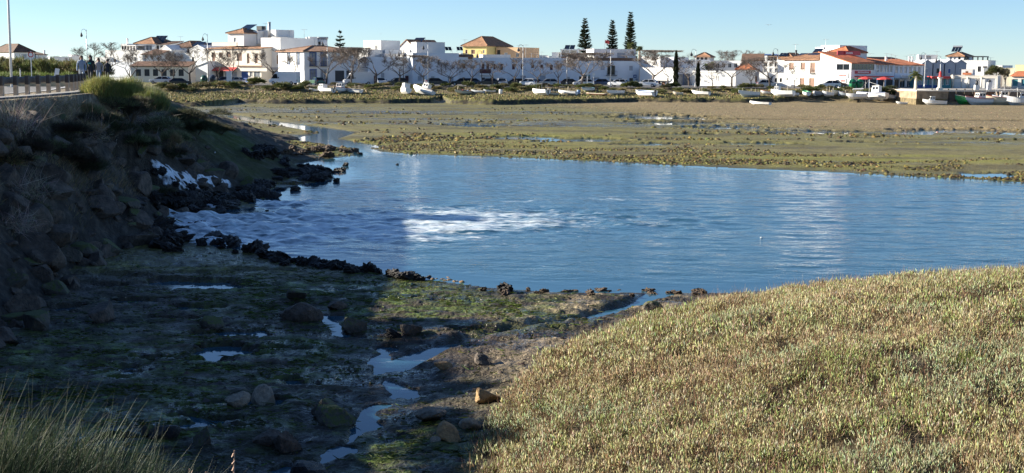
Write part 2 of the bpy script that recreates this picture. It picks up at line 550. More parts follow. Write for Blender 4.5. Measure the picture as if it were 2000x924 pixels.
    at = nt.nodes.new("ShaderNodeAttribute"); at.attribute_name = "Col"
    aw = nt.nodes.new("ShaderNodeAttribute"); aw.attribute_name = "wet"
    tc = nt.nodes.new("ShaderNodeTexCoord")
    nz = nt.nodes.new("ShaderNodeTexNoise"); nz.inputs["Scale"].default_value = 5.0; nz.inputs["Detail"].default_value = 8; nz.inputs["Roughness"].default_value = .65
    nt.links.new(tc.outputs["Object"], nz.inputs["Vector"])
    mr = nt.nodes.new("ShaderNodeMapRange"); mr.inputs[1].default_value = .3; mr.inputs[2].default_value = .7; mr.inputs[3].default_value = .62; mr.inputs[4].default_value = 1.38
    nt.links.new(nz.outputs[0], mr.inputs[0])
    mx = nt.nodes.new("ShaderNodeMix"); mx.data_type = 'RGBA'; mx.blend_type = 'MULTIPLY'; mx.inputs[0].default_value = 1
    nt.links.new(at.outputs["Color"], mx.inputs[6]); nt.links.new(mr.outputs[0], mx.inputs[7])
    nt.links.new(mx.outputs[2], b.inputs["Base Color"])
    n3 = nt.nodes.new("ShaderNodeTexNoise"); n3.inputs["Scale"].default_value = 1.7; n3.inputs["Detail"].default_value = 5
    nt.links.new(tc.outputs["Object"], n3.inputs["Vector"])
    r2 = nt.nodes.new("ShaderNodeMapRange"); r2.inputs[1].default_value = .35; r2.inputs[2].default_value = .65; r2.inputs[3].default_value = -.22; r2.inputs[4].default_value = .22
    nt.links.new(n3.outputs[0], r2.inputs[0])
    ad = nt.nodes.new("ShaderNodeMath"); ad.operation = 'ADD'; ad.use_clamp = True
    nt.links.new(aw.outputs["Fac"], ad.inputs[0]); nt.links.new(r2.outputs[0], ad.inputs[1])
    nt.links.new(ad.outputs[0], b.inputs["Roughness"])
    bp = nt.nodes.new("ShaderNodeBump"); bp.inputs["Strength"].default_value = 1.0; bp.inputs["Distance"].default_value = 0.08
    n4 = nt.nodes.new("ShaderNodeTexNoise"); n4.inputs["Scale"].default_value = 13; n4.inputs["Detail"].default_value = 7
    nt.links.new(tc.outputs["Object"], n4.inputs["Vector"])
    nt.links.new(n4.outputs[0], bp.inputs["Height"]); nt.links.new(bp.outputs[0], b.inputs["Normal"])
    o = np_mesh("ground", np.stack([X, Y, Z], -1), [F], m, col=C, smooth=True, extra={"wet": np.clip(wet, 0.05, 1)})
    return tag(o, kind="structure")

build_ground()

# ------------------------------------------------------------------ water: one level sheet; pools appear where the mud dips below it
def build_water():
    xs = np.concatenate([np.linspace(-130, -26, 30), np.linspace(-25, 45, 420), np.linspace(46, 220, 50)])
    ys = np.concatenate([np.linspace(14, 30, 70)[:-1], np.linspace(30, 80, 420)[:-1], np.linspace(80, 110, 60)[:-1], np.linspace(110, 240, 60)])
    Xg, Yg = np.meshgrid(xs, ys)
    X, Y = Xg.ravel(), Yg.ravel()
    sd = poly_sd(X, Y, POND)
    open_ = sstep(0.3, 3.0, sd)
    # foam: strongest at the outfall, drifting right with the current
    o1 = P(285, 428, 0)
    jet = px_poly([(270, 424), (350, 432), (450, 440), (560, 440), (700, 438), (850, 432), (1000, 428), (1200, 425)], 0)
    dj, _, pj = seg_dist(X, Y, jet)
    wdt = np.interp(pj, [0, 1, 2, 3, 4, 5, 6, 7], [0.9, 3.2, 6.0, 8.0, 8.6, 8.4, 7.0, 4.5])
    stg = np.interp(pj, [0, 1, 2, 3, 4, 5, 6, 7], [1.7, 1.6, 1.45, 1.2, 0.98, 0.86, 0.66, 0.25])
    foam = sstep(1.2, 0.2, dj / wdt + 0.45 * fbm(X * .6, Y, 1.6, 4, 401)) * stg
    up = px_poly([(430, 378), (470, 392), (540, 400), (600, 398)], 0)
    du, _, pu = seg_dist(X, Y, up)
    foam = np.maximum(foam, 0.8 * sstep(1.6, 0.1, du + .5 * fbm(X, Y, 1.5, 2, 405)))
    tail = px_poly([(900, 405), (1100, 392), (1200, 388)], 0)
    dt_, _, _ = seg_dist(X, Y, tail)
    foam = np.maximum(foam, 0.30 * sstep(2.2, 0.2, dt_ + .6 * fbm(X, Y, 2, 2, 407)))
    foam = foam * sstep(-1.5, 0.2, sd)
    turb = sstep(9, 1.5, dj) * open_
    calm = sstep(42, 38, Y) * 0.45 + sstep(62, 88, Y) * 0.55
    Z = open_ * (1 - calm) * (0.018 * fbm(X * .5, Y, 1.3, 3, 411) + 0.02 * fbm(X * .4 + Y * .2, Y, .55, 2, 415)) + turb * 0.10 * fbm(X, Y, 1.2, 3, 421) \
        + np.clip(foam, 0, 1.2) * (0.09 + 0.15 * fbm(X, Y, .6, 3, 431)) * np.interp(pj, [0, 2, 4, 7], [1.8, 1.3, 0.6, 0.3])
    nr, nc = len(ys), len(xs)
    idx = np.arange(nr * nc).reshape(nr, nc)
    Fq = np.stack([idx[:-1, :-1], idx[:-1, 1:], idx[1:, 1:], idx[1:, :-1]], -1).reshape(-1, 4)
    m = bpy.data.materials.new("water")
    m.use_nodes = True
    nt = m.node_tree
    b = nt.nodes["Principled BSDF"]
    b.inputs["Roughness"].default_value = 0.06
    b.inputs["IOR"].default_value = 1.33
    tc = nt.nodes.new("ShaderNodeTexCoord")
    def noise(scale, sx, sy, rot, det=4):
        mp = nt.nodes.new("ShaderNodeMapping")
        mp.inputs["Scale"].default_value = (sx, sy, 1)
        mp.inputs["Rotation"].default_value = (0, 0, rot)
        nt.links.new(tc.outputs["Object"], mp.inputs["Vector"])
        n = nt.nodes.new("ShaderNodeTexNoise")
        n.inputs["Scale"].default_value = scale
        n.inputs["Detail"].default_value = det
        nt.links.new(mp.outputs[0], n.inputs["Vector"])
        return n.outputs[0]
    def mth(op, a, b_, clamp=False):
        n = nt.nodes.new("ShaderNodeMath")
        n.operation = op
        n.use_clamp = clamp
        for i, q in enumerate((a, b_)):
            if hasattr(q, "links"):
                nt.links.new(q, n.inputs[i])
            else:
                n.inputs[i].default_value = q
        return n.outputs[0]
    ao = nt.nodes.new("ShaderNodeAttribute"); ao.attribute_name = "chop"
    af = nt.nodes.new("ShaderNodeAttribute"); af.attribute_name = "foam"
    h = mth('ADD', mth('MULTIPLY', noise(1.5, 0.5, 1.0, 0.12), 0.75), mth('MULTIPLY', noise(5.0, 0.6, 1.0, -0.25), 0.42))
    h = mth('MULTIPLY', h, ao.outputs["Fac"])
    bp = nt.nodes.new("ShaderNodeBump")
    bp.inputs["Strength"].default_value = 1.0
    bp.inputs["Distance"].default_value = 0.055
    nt.links.new(h, bp.inputs["Height"])
    nt.links.new(bp.outputs[0], b.inputs["Normal"])
    # foam breaks into lace
    fn = mth('ADD', mth('MULTIPLY', noise(4.2, 0.5, 1.0, 0.05, 8), 0.6), mth('MULTIPLY', noise(0.7, 0.4, 1.0, 0, 3), 0.4))
    fn = mth('ADD', mth('MULTIPLY', mth('SUBTRACT', fn, 0.5), 2.6), 0.5)
    ft = mth('SUBTRACT', mth('MULTIPLY', af.outputs["Fac"], 0.92), fn)
    fm = mth('MULTIPLY', mth('ADD', ft, 0.16), 2.4, True)
    b.inputs["Base Color"].default_value = (0.026, 0.085, 0.125, 1)
    fcol = nt.nodes.new('ShaderNodeMix'); fcol.data_type = 'RGBA'
    fcol.inputs[6].default_value = (0.62, 0.74, 0.78, 1); fcol.inputs[7].default_value = (0.88, 0.91, 0.92, 1)
    nt.links.new(mth('ADD', mth('MULTIPLY', mth('SUBTRACT', noise(1.8, .6, 1, .3, 9), .5), 3.6), .55, True), fcol.inputs[0])
    df = nt.nodes.new('ShaderNodeBsdfPrincipled')
    df.inputs['Roughness'].default_value = 0.28
    nt.links.new(fcol.outputs[2], df.inputs['Base Color'])
    fm = mth('MULTIPLY', fm, mth('ADD', 0.70, mth('MULTIPLY', mth('SUBTRACT', noise(3.4, .55, 1, .2, 9), .5), 3.4), True), True)
    b2 = nt.nodes.new('ShaderNodeBump'); b2.inputs['Strength'].default_value = 0.7; b2.inputs['Distance'].default_value = 0.06
    nt.links.new(noise(2.6, .7, 1, .4, 9), b2.inputs['Height'])
    nt.links.new(b2.outputs[0], df.inputs['Normal'])
    ms = nt.nodes.new('ShaderNodeMixShader')
    nt.links.new(fm, ms.inputs[0]); nt.links.new(b.outputs[0], ms.inputs[1]); nt.links.new(df.outputs[0], ms.inputs[2])
    nt.links.new(ms.outputs[0], nt.nodes['Material Output'].inputs['Surface'])
    chop = np.clip(open_ * (1 - calm * 0.75) + 0.03, 0, 1)
    o = np_mesh("water", np.stack([X, Y, Z], -1), [Fq], m, smooth=True, extra={"chop": chop, "foam": foam})
    return tag(o, kind="structure")

build_water()

# ================================================================== near ground: plants, rocks, foam
rng = np.random.default_rng(7)
rnd = random.Random(11)

def unit(v):
    return v / np.maximum(np.linalg.norm(v, axis=1, keepdims=True), 1e-9)

def spindles(base, dirv, L, W, bulge=0.6):
    """fleshy shoots: a point, a ring of three, a tip"""
    n = len(base)
    a = np.where(np.abs(dirv[:, 2:3]) < 0.9, np.array([[0, 0, 1.0]]), np.array([[1.0, 0, 0]]))
    u = unit(np.cross(dirv, a))
    w = np.cross(dirv, u)
    mid = base + dirv * (L * bulge)[:, None]
    V = np.empty((n, 5, 3))
    V[:, 0] = base
    ph = rng.random(n) * 6.28
    for k in range(3):
        an = ph + k * 2.0944
        V[:, 1 + k] = mid + (u * np.cos(an)[:, None] + w * np.sin(an)[:, None]) * (W * 0.5)[:, None]
    V[:, 4] = base + dirv * L[:, None]
    i = np.arange(n)[:, None] * 5
    F = np.concatenate([i + np.array([[0, 2, 1]]), i + np.array([[0, 3, 2]]), i + np.array([[0, 1, 3]]),
                        i + np.array([[1, 2, 4]]), i + np.array([[2, 3, 4]]), i + np.array([[3, 1, 4]])])
    return V.reshape(-1, 3), F

def ribbons(base, dirv, L, W, bend, segs=3):
    """flat blades that bow over; bend is a vector added with the square of the way along"""
    n = len(base)
    rv = rng.normal(size=(n, 3))
    side = unit(np.cross(dirv, rv))
    V = np.empty((n, segs * 2 + 1, 3))
    for k in range(segs):
        t = k / segs
        c = base + dirv * (L * t)[:, None] + bend * (L * t * t)[:, None]
        hw = (W * 0.5 * (1 - 0.55 * t))[:, None]
        V[:, 2 * k] = c - side * hw
        V[:, 2 * k + 1] = c + side * hw
    V[:, -1] = base + dirv * L[:, None] + bend * L[:, None]
    m = segs * 2 + 1
    i = np.arange(n)[:, None] * m
    Q = np.concatenate([i + np.array([[2 * k, 2 * k + 1, 2 * k + 3, 2 * k + 2]]) for k in range(segs - 1)]) if segs > 1 else np.zeros((0, 4), int)
    T = i + np.array([[m - 3, m - 2, m - 1]])
    return V.reshape(-1, 3), Q, T, m

def leaf_mat(name, rough=0.6, trans=0.25, var=0.15, scale=4):
    m = mat(name, (0.1, 0.1, 0.1), rough, var, scale, attr="Col", spec=0.3)
    nt = m.node_tree
    b = nt.nodes["Principled BSDF"]
    out = nt.nodes["Material Output"]
    if trans:
        tl = nt.nodes.new("ShaderNodeBsdfTranslucent")
        src = b.inputs["Base Color"].links[0].from_socket
        nt.links.new(src, tl.inputs["Color"])
        ms = nt.nodes.new("ShaderNodeMixShader")
        ms.inputs[0].default_value = trans
        nt.links.new(b.outputs[0], ms.inputs[1])
        nt.links.new(tl.outputs[0], ms.inputs[2])
        nt.links.new(ms.outputs[0], out.inputs["Surface"])
    return m

M_leaf = leaf_mat("plant_leaf")
M_dry = leaf_mat("dry_stem", 0.8, 0.15)

def jitter(c, n, s=0.22):
    c = np.asarray(c, float)
    if c.ndim == 1:
        c = np.repeat(c[None], n, 0)
    return np.clip(c * (1 + s * rng.normal(size=(n, 1))) * (1 + 0.10 * rng.normal(size=(n, 3))), 0.005, 0.9)

# ---- salt-marsh shrublets on the bank in front
def build_saltmarsh():
    xs = rng.uniform(-2, 19, 26000)
    ys = rng.uniform(10.5, 39, 26000)
    vd = poly_sd(xs, ys, VEG)
    edge = vd + 0.35 * fbm(xs, ys, 1.1, 3, 501)
    keep = (edge > 0.05) & (np.abs(np.arctan2(xs, ys)) < R(27))
    xs, ys, vd = xs[keep], ys[keep], vd[keep]
    # thinner with distance: the clumps there are smaller on screen
    dens = np.clip(22.0 / ys, 0.45, 1) 
    keep = rng.random(len(xs)) < dens
    # bare hollows between the shrublets
    hol = fbm(xs, ys, 0.55, 3, 511)
    keep &= rng.random(len(xs)) < sstep(-0.42, -0.12, hol)
    xs, ys, hol, vd = xs[keep], ys[keep], hol[keep], vd[keep]
    zs = gzs(xs, ys)
    n = len(xs)
    tone = 1.5 * fbm(xs, ys, 1.8, 3, 521) + 0.22 * rng.normal(size=n)
    pal = np.array([(0.47, 0.45, 0.235), (0.41, 0.42, 0.18), (0.29, 0.34, 0.12), (0.55, 0.53, 0.34), (0.41, 0.335, 0.195), (0.38, 0.43, 0.25)])
    pick = np.clip(((tone + 0.75) / 1.5 * 6 + rng.normal(size=n) * 0.9).astype(int), 0, 5)
    remap = np.array([4, 0, 0, 1, 3, 2])
    ccol = pal[remap[pick]]
    grey = fbm(xs, ys, 1.6, 2, 531) > 0.42
    ccol[grey] = pal[5]
    per = np.where(ys < 17, 30, np.where(ys < 24, 22, 14))
    H = (0.17 + 0.17 * fbm(xs, ys, 0.8, 3, 541) + 0.09 * rng.random(n)) * sstep(0, 0.8, vd + 0.35)
    H = np.maximum(H, 0.06)
    rad = 0.09 + 0.17 * rng.random(n) ** 1.5
    k = np.repeat(np.arange(n), per)
    m = len(k)
    a = rng.random(m) * 6.283
    q = np.sqrt(rng.random(m))
    ox, oy = np.cos(a) * q, np.sin(a) * q
    topz = H[k] * (1 - 0.75 * q * q) * (0.55 + 0.45 * rng.random(m))
    base = np.stack([xs[k] + ox * rad[k], ys[k] + oy * rad[k], zs[k] + topz], -1)
    dirv = unit(np.stack([ox * 0.45 + rng.normal(size=m) * 0.22, oy * 0.45 + rng.normal(size=m) * 0.22, np.full(m, 1.0)], -1))
    L = (0.035 + 0.11 * rng.random(m) ** 1.5) * np.where(ys[k] > 24, 1.25, 1.0)
    W = (0.011 + 0.008 * rng.random(m)) * np.where(ys[k] > 24, 1.5, np.where(ys[k] > 17, 1.2, 1.0))
    c = jitter(ccol[k], m, 0.20)
    tip = rng.random(m) < 0.16
    c[tip] = jitter((0.46, 0.42, 0.27), tip.sum(), 0.15)
    V, F = spindles(base, dirv, L, W)
    C = np.repeat(c, 5, 0)
    # thin dry stems between them
    j = rng.integers(0, n, 60000)
    mm = len(j)
    b2 = np.stack([xs[j] + rng.normal(size=mm) * .1, ys[j] + rng.normal(size=mm) * .1, zs[j]], -1)
    d2 = unit(np.stack([rng.normal(size=mm) * .35, rng.normal(size=mm) * .35, np.ones(mm)], -1))
    V2, Q2, T2, _ = ribbons(b2, d2, H[j] + 0.08 + .12 * rng.random(mm), np.full(mm, 0.007), rng.normal(size=(mm, 3)) * 0.15, 2)
    c2 = np.repeat(jitter((0.30, 0.20, 0.11), mm, .25), 5, 0)
    o = np_mesh("saltmarsh_ground_cover", np.concatenate([V, V2]), [np.concatenate([F, T2 + len(V)]), Q2 + len(V)], M_leaf, col=np.concatenate([C, c2]))
    tag(o, "olive and straw coloured saltmarsh shrublets covering the sunlit bank", "ground cover", kind="stuff")

build_saltmarsh()

def grass_clump(name, center, n, rad, hmin, hmax, cols, lean=0.25, width=0.006, bend=0.35, label=None, cat="grass", group=None, drift=(0.15, 0, -0.1), segs=4, kind=None, material=None):
    a = rng.random(n) * 6.283
    q = np.sqrt(rng.random(n))
    x, y = center[0] + np.cos(a) * q * rad[0], center[1] + np.sin(a) * q * rad[1]
    z = gzs(x, y) - 0.03
    base = np.stack([x - center[0], y - center[1], z - center[2]], -1)
    d = unit(np.stack([np.cos(a) * q * lean + rng.normal(size=n) * 0.14, np.sin(a) * q * lean + rng.normal(size=n) * 0.14, np.ones(n)], -1))
    L = rng.uniform(hmin, hmax, n) * (1 - 0.35 * q)
    bd = rng.normal(size=(n, 3)) * bend * 0.5 + np.array(drift)
    V, Q, T, m = ribbons(base, d, L, np.full(n, width) * rng.uniform(.7, 1.4, n), bd, segs)
    cc = np.array(cols)[rng.integers(0, len(cols), n)]
    C = np.repeat(jitter(cc, n, .22), m, 0)
    o = np_mesh(name, V, [Q, T], material or M_leaf, col=C)
    o.location = center
    return tag(o, label, cat, group, kind)

# tall grass at the lower left of the place, on the slope below the path
gc = (-4.0, 10.9)
grass_clump("tall_grass", (gc[0], gc[1], gz(*gc)), 17000, (1.9, 1.1), 0.5, 1.08, [(0.042, 0.072, 0.036), (0.06, 0.092, 0.048), (0.034, 0.056, 0.028), (0.12, 0.13, 0.075)],  # blade colours darkened to stand for shade on the tuft
            label="tall grey-green grass tuft leaning over the shaded mud slope", drift=(0.22, 0, -0.08))
gs = [(370, 912, .35), (402, 918, .3), (450, 876, .55)]
for i, (a, b, h) in enumerate(gs):
    p = PY(a, 924, 13.2)
    g = gz(p.x, p.y)
    top = PY(a, b, 13.2)
    mb = MB()
    mb.tube([(0, 0, 0), (.01, 0, (top.z - g) * .5), (.045 if i == 2 else .0, 0, top.z - g)], [.014, .012, .006], 5)
    for q in range(7):
        zz = (top.z - g) * (.72 + .04 * q)
        mb.tube([(.02, 0, zz), (.03 + .02 * (q % 2), .015 * (-1) ** q, zz + .04)], [.008, .003], 4)
    o = mb.build("dry_stalk", mat("dry_stalk", (0.50, 0.33, 0.24), 0.7))
    o.location = (p.x, p.y, g - .02)
    tag(o, ["pinkish dry plant stalk, shortest and farthest left of the three at the frame's lower edge", "pinkish dry plant stalk, middle of the three at the frame's lower edge",
            "pinkish dry plant stalk, tallest of the three at the frame's lower edge"][i], "plant stalk", "dry stalks in the foreground")

# little grass tufts sticking up on the salt-marsh bank
tufts = [(1640, 540, 'reddish brown wispy tuft poking up on the skyline of the sunlit marsh bank', (0.30, 0.21, 0.10), .42), (1710, 548, 'pale dry wispy tuft on the bank skyline, just right of the brown tuft', (0.36, 0.27, 0.15), .3),
         (1475, 592, 'small straw tuft at the low left end of the bank skyline', (0.34, 0.27, 0.13), .28), (1870, 640, 'bright green grass patch among the straw shrublets, larger and nearer the bank skyline', (0.20, 0.25, 0.08), .34),
         (1880, 715, 'small yellow-green grass patch below the larger green patch on the bank', (0.22, 0.27, 0.06), .26), (1575, 645, 'soft green grass patch on the middle of the marsh bank', (0.22, 0.25, 0.09), .3),
         (1440, 690, 'grey-green grass patch left of the bank middle', (0.21, 0.23, 0.10), .3), (1200, 855, 'dark green tuft on the near left part of the bank', (0.13, 0.15, 0.06), .3),
         (1935, 512, 'thin tall wisps on the bank skyline near the frame edge', (0.33, 0.24, 0.13), .36)]
for a, b, lab, c, h in tufts:
    p = PG(a, b)
    grass_clump("grass_tuft", (p.x, p.y, p.z), 420, (.42, .42), h * .7, h * 1.25, [c, tuple(q * .75 for q in c), tuple(q * 1.2 for q in c)], label=lab, group="grass tufts on the marsh bank", width=.008, drift=(0, 0, 0))

# ---- rocks
M_rock = mat("dark_rock", (0.088, 0.068, 0.052), 0.8, 0.55, 3.5, bump=1.0, bscale=9)
M_rockp = mat("pale_rock", (0.30, 0.25, 0.185), 0.8, 0.35, 4, bump=0.6, bscale=12)
M_rockw = mat("wet_black_rock", (0.022, 0.018, 0.016), 0.5, 0.55, 5, bump=1.0, bscale=18)
M_rockt = mat("tan_flat_rock", (0.17, 0.135, 0.095), 0.8, 0.4, 4, bump=0.8, bscale=10)
M_rocko = mat("ochre_rock", (0.30, 0.19, 0.085), 0.8, 0.35, 4, bump=0.7, bscale=10)
M_rockbr = mat("brown_shell_rock", (0.115, 0.075, 0.045), 0.7, 0.5, 8, bump=1.0, bscale=20)
def mossy(name, base, moss, thr=0.35):
    m = mat(name, base, 0.8, 0.4, 4, bump=0.7, bscale=9)
    nt = m.node_tree
    b = nt.nodes["Principled BSDF"]
    src = b.inputs["Base Color"].links[0].from_socket
    ge = nt.nodes.new("ShaderNodeNewGeometry")
    sx = nt.nodes.new("ShaderNodeSeparateXYZ")
    nt.links.new(ge.outputs["Normal"], sx.inputs[0])
    tc = nt.nodes.new("ShaderNodeTexCoord")
    nz = nt.nodes.new("ShaderNodeTexNoise"); nz.inputs["Scale"].default_value = 5
    nt.links.new(tc.outputs["Object"], nz.inputs["Vector"])
    ad = nt.nodes.new("ShaderNodeMath"); ad.operation = 'MULTIPLY_ADD'
    nt.links.new(nz.outputs[0], ad.inputs[0]); ad.inputs[1].default_value = 1.6
    nt.links.new(sx.outputs[2], ad.inputs[2])
    mr = nt.nodes.new("ShaderNodeMapRange"); mr.inputs[1].default_value = 0.9 + thr; mr.inputs[2].default_value = 1.3 + thr
    nt.links.new(ad.outputs[0], mr.inputs[0])
    mx = nt.nodes.new("ShaderNodeMix"); mx.data_type = 'RGBA'
    nt.links.new(mr.outputs[0], mx.inputs[0])
    nt.links.new(src, mx.inputs[6]); mx.inputs[7].default_value = (*moss, 1)
    nt.links.new(mx.outputs[2], b.inputs["Base Color"])
    return m
M_moss = mossy("mossy_rock", (0.085, 0.075, 0.06), (0.075, 0.095, 0.02))

import bmesh
def rock_mesh(name, seed, sub=3, planes=13, rough=0.05, spike=0.0, elong=(1, 1, 1)):
    r = np.random.default_rng(seed)
    bm = bmesh.new()
    bmesh.ops.create_icosphere(bm, subdivisions=sub, radius=1.0)
    V = np.array([v.co[:] for v in bm.verts])
    if planes:
        N = unit(r.normal(size=(planes, 3)))
        D = r.uniform(0.42, 0.82, planes)
        dots = V @ N.T
        s = np.min(np.where(dots > 1e-3, D / np.maximum(dots, 1e-3), 9), axis=1)
        V = V * np.minimum(s, 1.0)[:, None]
    ph = r.uniform(0, 50, 3)
    nz = fbm(V[:, 0] * 1.0 + V[:, 2] * 0.7 + ph[0], V[:, 1] + V[:, 2] * 0.6 + ph[1], 0.45, 4, seed)
    V = V * (1 + rough * nz)[:, None]
    if spike:
        n3 = vnoise(V[:, 0] * 4.2 + V[:, 2] * 2.9 + ph[1], V[:, 1] * 4.2 - V[:, 2] * 2.7 + ph[2], seed + 5)
        n5 = vnoise(V[:, 0] * 9 + V[:, 2] * 5.9 + ph[1], V[:, 1] * 9 - V[:, 2] * 6.7 + ph[2], seed + 7)
        V = V * (1 + spike * (n3 - 0.45) + 0.5 * spike * (n5 - .5))[:, None]
    V = V * np.array(elong)
    for v, c in zip(bm.verts, V):
        v.co = c
    me = bpy.data.meshes.new(name)
    bm.to_mesh(me)
    bm.free()
    return me

ANG = [rock_mesh("boulder", 100 + i, 4, 9, 0.035, 0, e) for i, e in enumerate([(1, .8, .7), (1.2, .8, .6), (1, 1, .8), (1.3, .9, .75), (.9, .8, .9), (1.1, .7, .65)])]
RND = [rock_mesh("stone", 200 + i, 3, 5, 0.10, 0, e) for i, e in enumerate([(1, .8, .7), (1.2, .9, .65), (1, 1, .75)])]
SPK = [rock_mesh("jagged_rock", 300 + i, 4, 6, 0.22, 0.75, e) for i, e in enumerate([(1, .9, .7), (1.5, .9, .55), (1.1, 1.1, .8), (1, .8, 1.0), (1.6, 1.0, .6)])]

_matcache = {}
def rock(name, meshes, material, loc, size, label, group=None, cat="rock", rot=None):
    me0 = rnd.choice(meshes)
    key = (me0.name, material.name)
    if key not in _matcache:
        me = me0.copy()
        me.materials.append(material)
        _matcache[key] = me
    o = bpy.data.objects.new(name, _matcache[key])
    COL.objects.link(o)
    o.location = loc
    o.scale = size if isinstance(size, (tuple, list)) else (size * rnd.uniform(.85, 1.15), size * rnd.uniform(.85, 1.15), size * rnd.uniform(.85, 1.15))
    o.rotation_euler = rot or (rnd.uniform(-.35, .35), rnd.uniform(-.35, .35), rnd.uniform(0, 6.28))
    return tag(o, label, cat, group)

# single boulders on the mud, each one seen in the photo: pixel of its foot, pixel width, look
BOULDERS = [
    (66, 645, 62, M_moss, ANG, "square mossy block on the mud below the stone slope"),
    (200, 628, 58, M_rock, ANG, "dark upright boulder on the mud, right of the square mossy block"),
    (415, 640, 44, M_moss, RND, "flat mossy stone by the shallow puddles in the middle of the shaded mud"),
    (580, 585, 42, M_moss, RND, "rounded mossy stone on the green mud near the shoreline"),
    (588, 628, 74, M_rock, RND, "broad low dark rock beside the puddle where the gully begins"),
    (655, 605, 40, M_rock, RND, "small dark rock beyond the gully puddle"),
    (685, 650, 50, M_moss, ANG, "dark brown block standing at the gully puddle"),
    (516, 790, 58, M_rockp, ANG, "large pale tilted boulder standing on the foreground mud"),
    (460, 793, 46, M_rockp, RND, "small pale-topped stone touching the large tilted boulder"),
    (632, 812, 58, M_moss, ANG, "pale and mossy boulder leaning on the gully edge"),
    (655, 828, 74, M_moss, RND, "big dark mossy boulder at the brink of the stream pool"),
    (318, 858, 50, M_rockw, RND, "round black stone on the foreground mud"),
    (288, 850, 34, M_moss, RND, "brown stone tucked behind the round black stone"),
    (397, 872, 46, M_moss, ANG, "flat brown mossy stone right of the round black stone"),
    (555, 882, 60, M_rock, ANG, "dark half-buried rock left of the stream pools"),
    (520, 865, 50, M_rock, RND, "dark half-buried rock behind the one left of the stream pools"),
    (840, 822, 70, M_rockt, RND, "long pale low rock on the sunlit-edged mud near the gully"),
    (880, 858, 56, M_rocko, RND, "smooth ochre boulder beside the marsh bank"),
    (918, 838, 36, M_rockp, RND, "small pale stone behind the smooth ochre boulder"),
    (948, 788, 42, M_rocko, ANG, "brown stone half in shade at the edge of the marsh bank"),
    (945, 712, 38, M_rock, RND, "dark pointed stone on the mud ridges"),
    (866, 722, 30, M_rocko, RND, "small sunlit stone on the mud ridge above the gully"),
    (1278, 612, 36, M_moss, RND, "yellow-green weed covered stone at the foot of the marsh bank"),
    (605, 935, 70, M_rockw, RND, "wet dark rock in the lowest stream pool"),
    (800, 655, 36, M_rock, ANG, "dark snag-like rock beside the gully"),
    (990, 570, 30, M_rockw, SPK, "black shell-crusted rock on the near shoreline, largest of the line"),
    (853, 866, 22, M_rockp, RND, "tiny grey stone left of the smooth ochre boulder"),
    (770, 660, 26, M_rockw, SPK, "small black jagged stump on the mud above the gully pool"),
]
for a, b, w, m, ms, lab in BOULDERS:
    p = PG(a, b)
    D = p.y
    s = w / FPX * D * 0.62
    sz = (s * 1.05, s * .9, s * (1.35 if ms is ANG else .95))
    if w == 70 and m is M_rockt: sz = (s * 1.1, s * .7, s * .38)
    rock("boulder", ms, m, (p.x, p.y + s * .3, p.z + s * 0.28), sz, lab, "boulders on the mud")

# riprap on the dyke slope
def slope_pt(s_y, frac):
    """a point on the dyke slope at distance s_y along, frac of the way from crest to toe"""
    i = 4
    while CREST[i + 1][1] < s_y:
        i += 1
    a, b = CREST[i], CREST[i + 1]
    t = (s_y - a[1]) / (b[1] - a[1])
    cx, cy, w = a[0] + (b[0] - a[0]) * t, s_y, a[2] + (b[2] - a[2]) * t
    tx, ty = b[0] - a[0], b[1] - a[1]
    l = math.hypot(tx, ty)
    nx, ny = ty / l, -tx / l
    return cx + nx * w * frac, cy + ny * w * frac
cnt = 0
for tries in range(900):
    if cnt >= 230:
        break
    sy = rnd.uniform(26, 68)
    fr = rnd.uniform(0.12, 1.15)
    if sy > 58 and fr < .35:
        continue
    x, y = slope_pt(sy, fr)
    if abs(math.atan2(x, y)) > R(25):
        continue
    s = rnd.choice([.2, .26, .32, .4, .5, .62, .8]) * rnd.uniform(.8, 1.1) * (0.75 if fr > 1 else 1)
    z = gz(x, y)
    m = M_rock if rnd.random() < .8 else M_moss
    rock("riprap_boulder", ANG, m, (x, y, z + s * .05), s, "dark angular boulder in the shaded stone facing of the dyke" if m is M_rock else "moss-stained angular boulder in the shaded stone facing of the dyke",
         "riprap boulders on the dyke", "boulder")
    cnt += 1
# the big slab seen low on the slope, and a few blocks that stand out
for a, b, w, lab, mm in ((105, 480, 92, "big grey striated slab low on the dyke slope", M_rock), (80, 520, 70, "slanting grey slab under the big striated slab", M_rock),
                     (215, 372, 30, "paler square stone in the dyke facing above the outfall", M_rockp), (95, 306, 30, "grey block near the top of the stone facing", M_rock),
                     (28, 560, 52, "mossy pointed stone at the foot of the dyke facing", M_moss), (62, 275, 40, "flat grey block, topmost of the stone facing", M_rock)):
    p = PG(a, b)
    s = w / FPX * p.y * .5
    rock("riprap_slab", ANG, mm, (p.x, p.y, p.z + s * .25), (s * 1.15, s * .8, s * .85), lab, "riprap boulders on the dyke", "boulder", rot=(.3, .5, rnd.uniform(0, 6)))

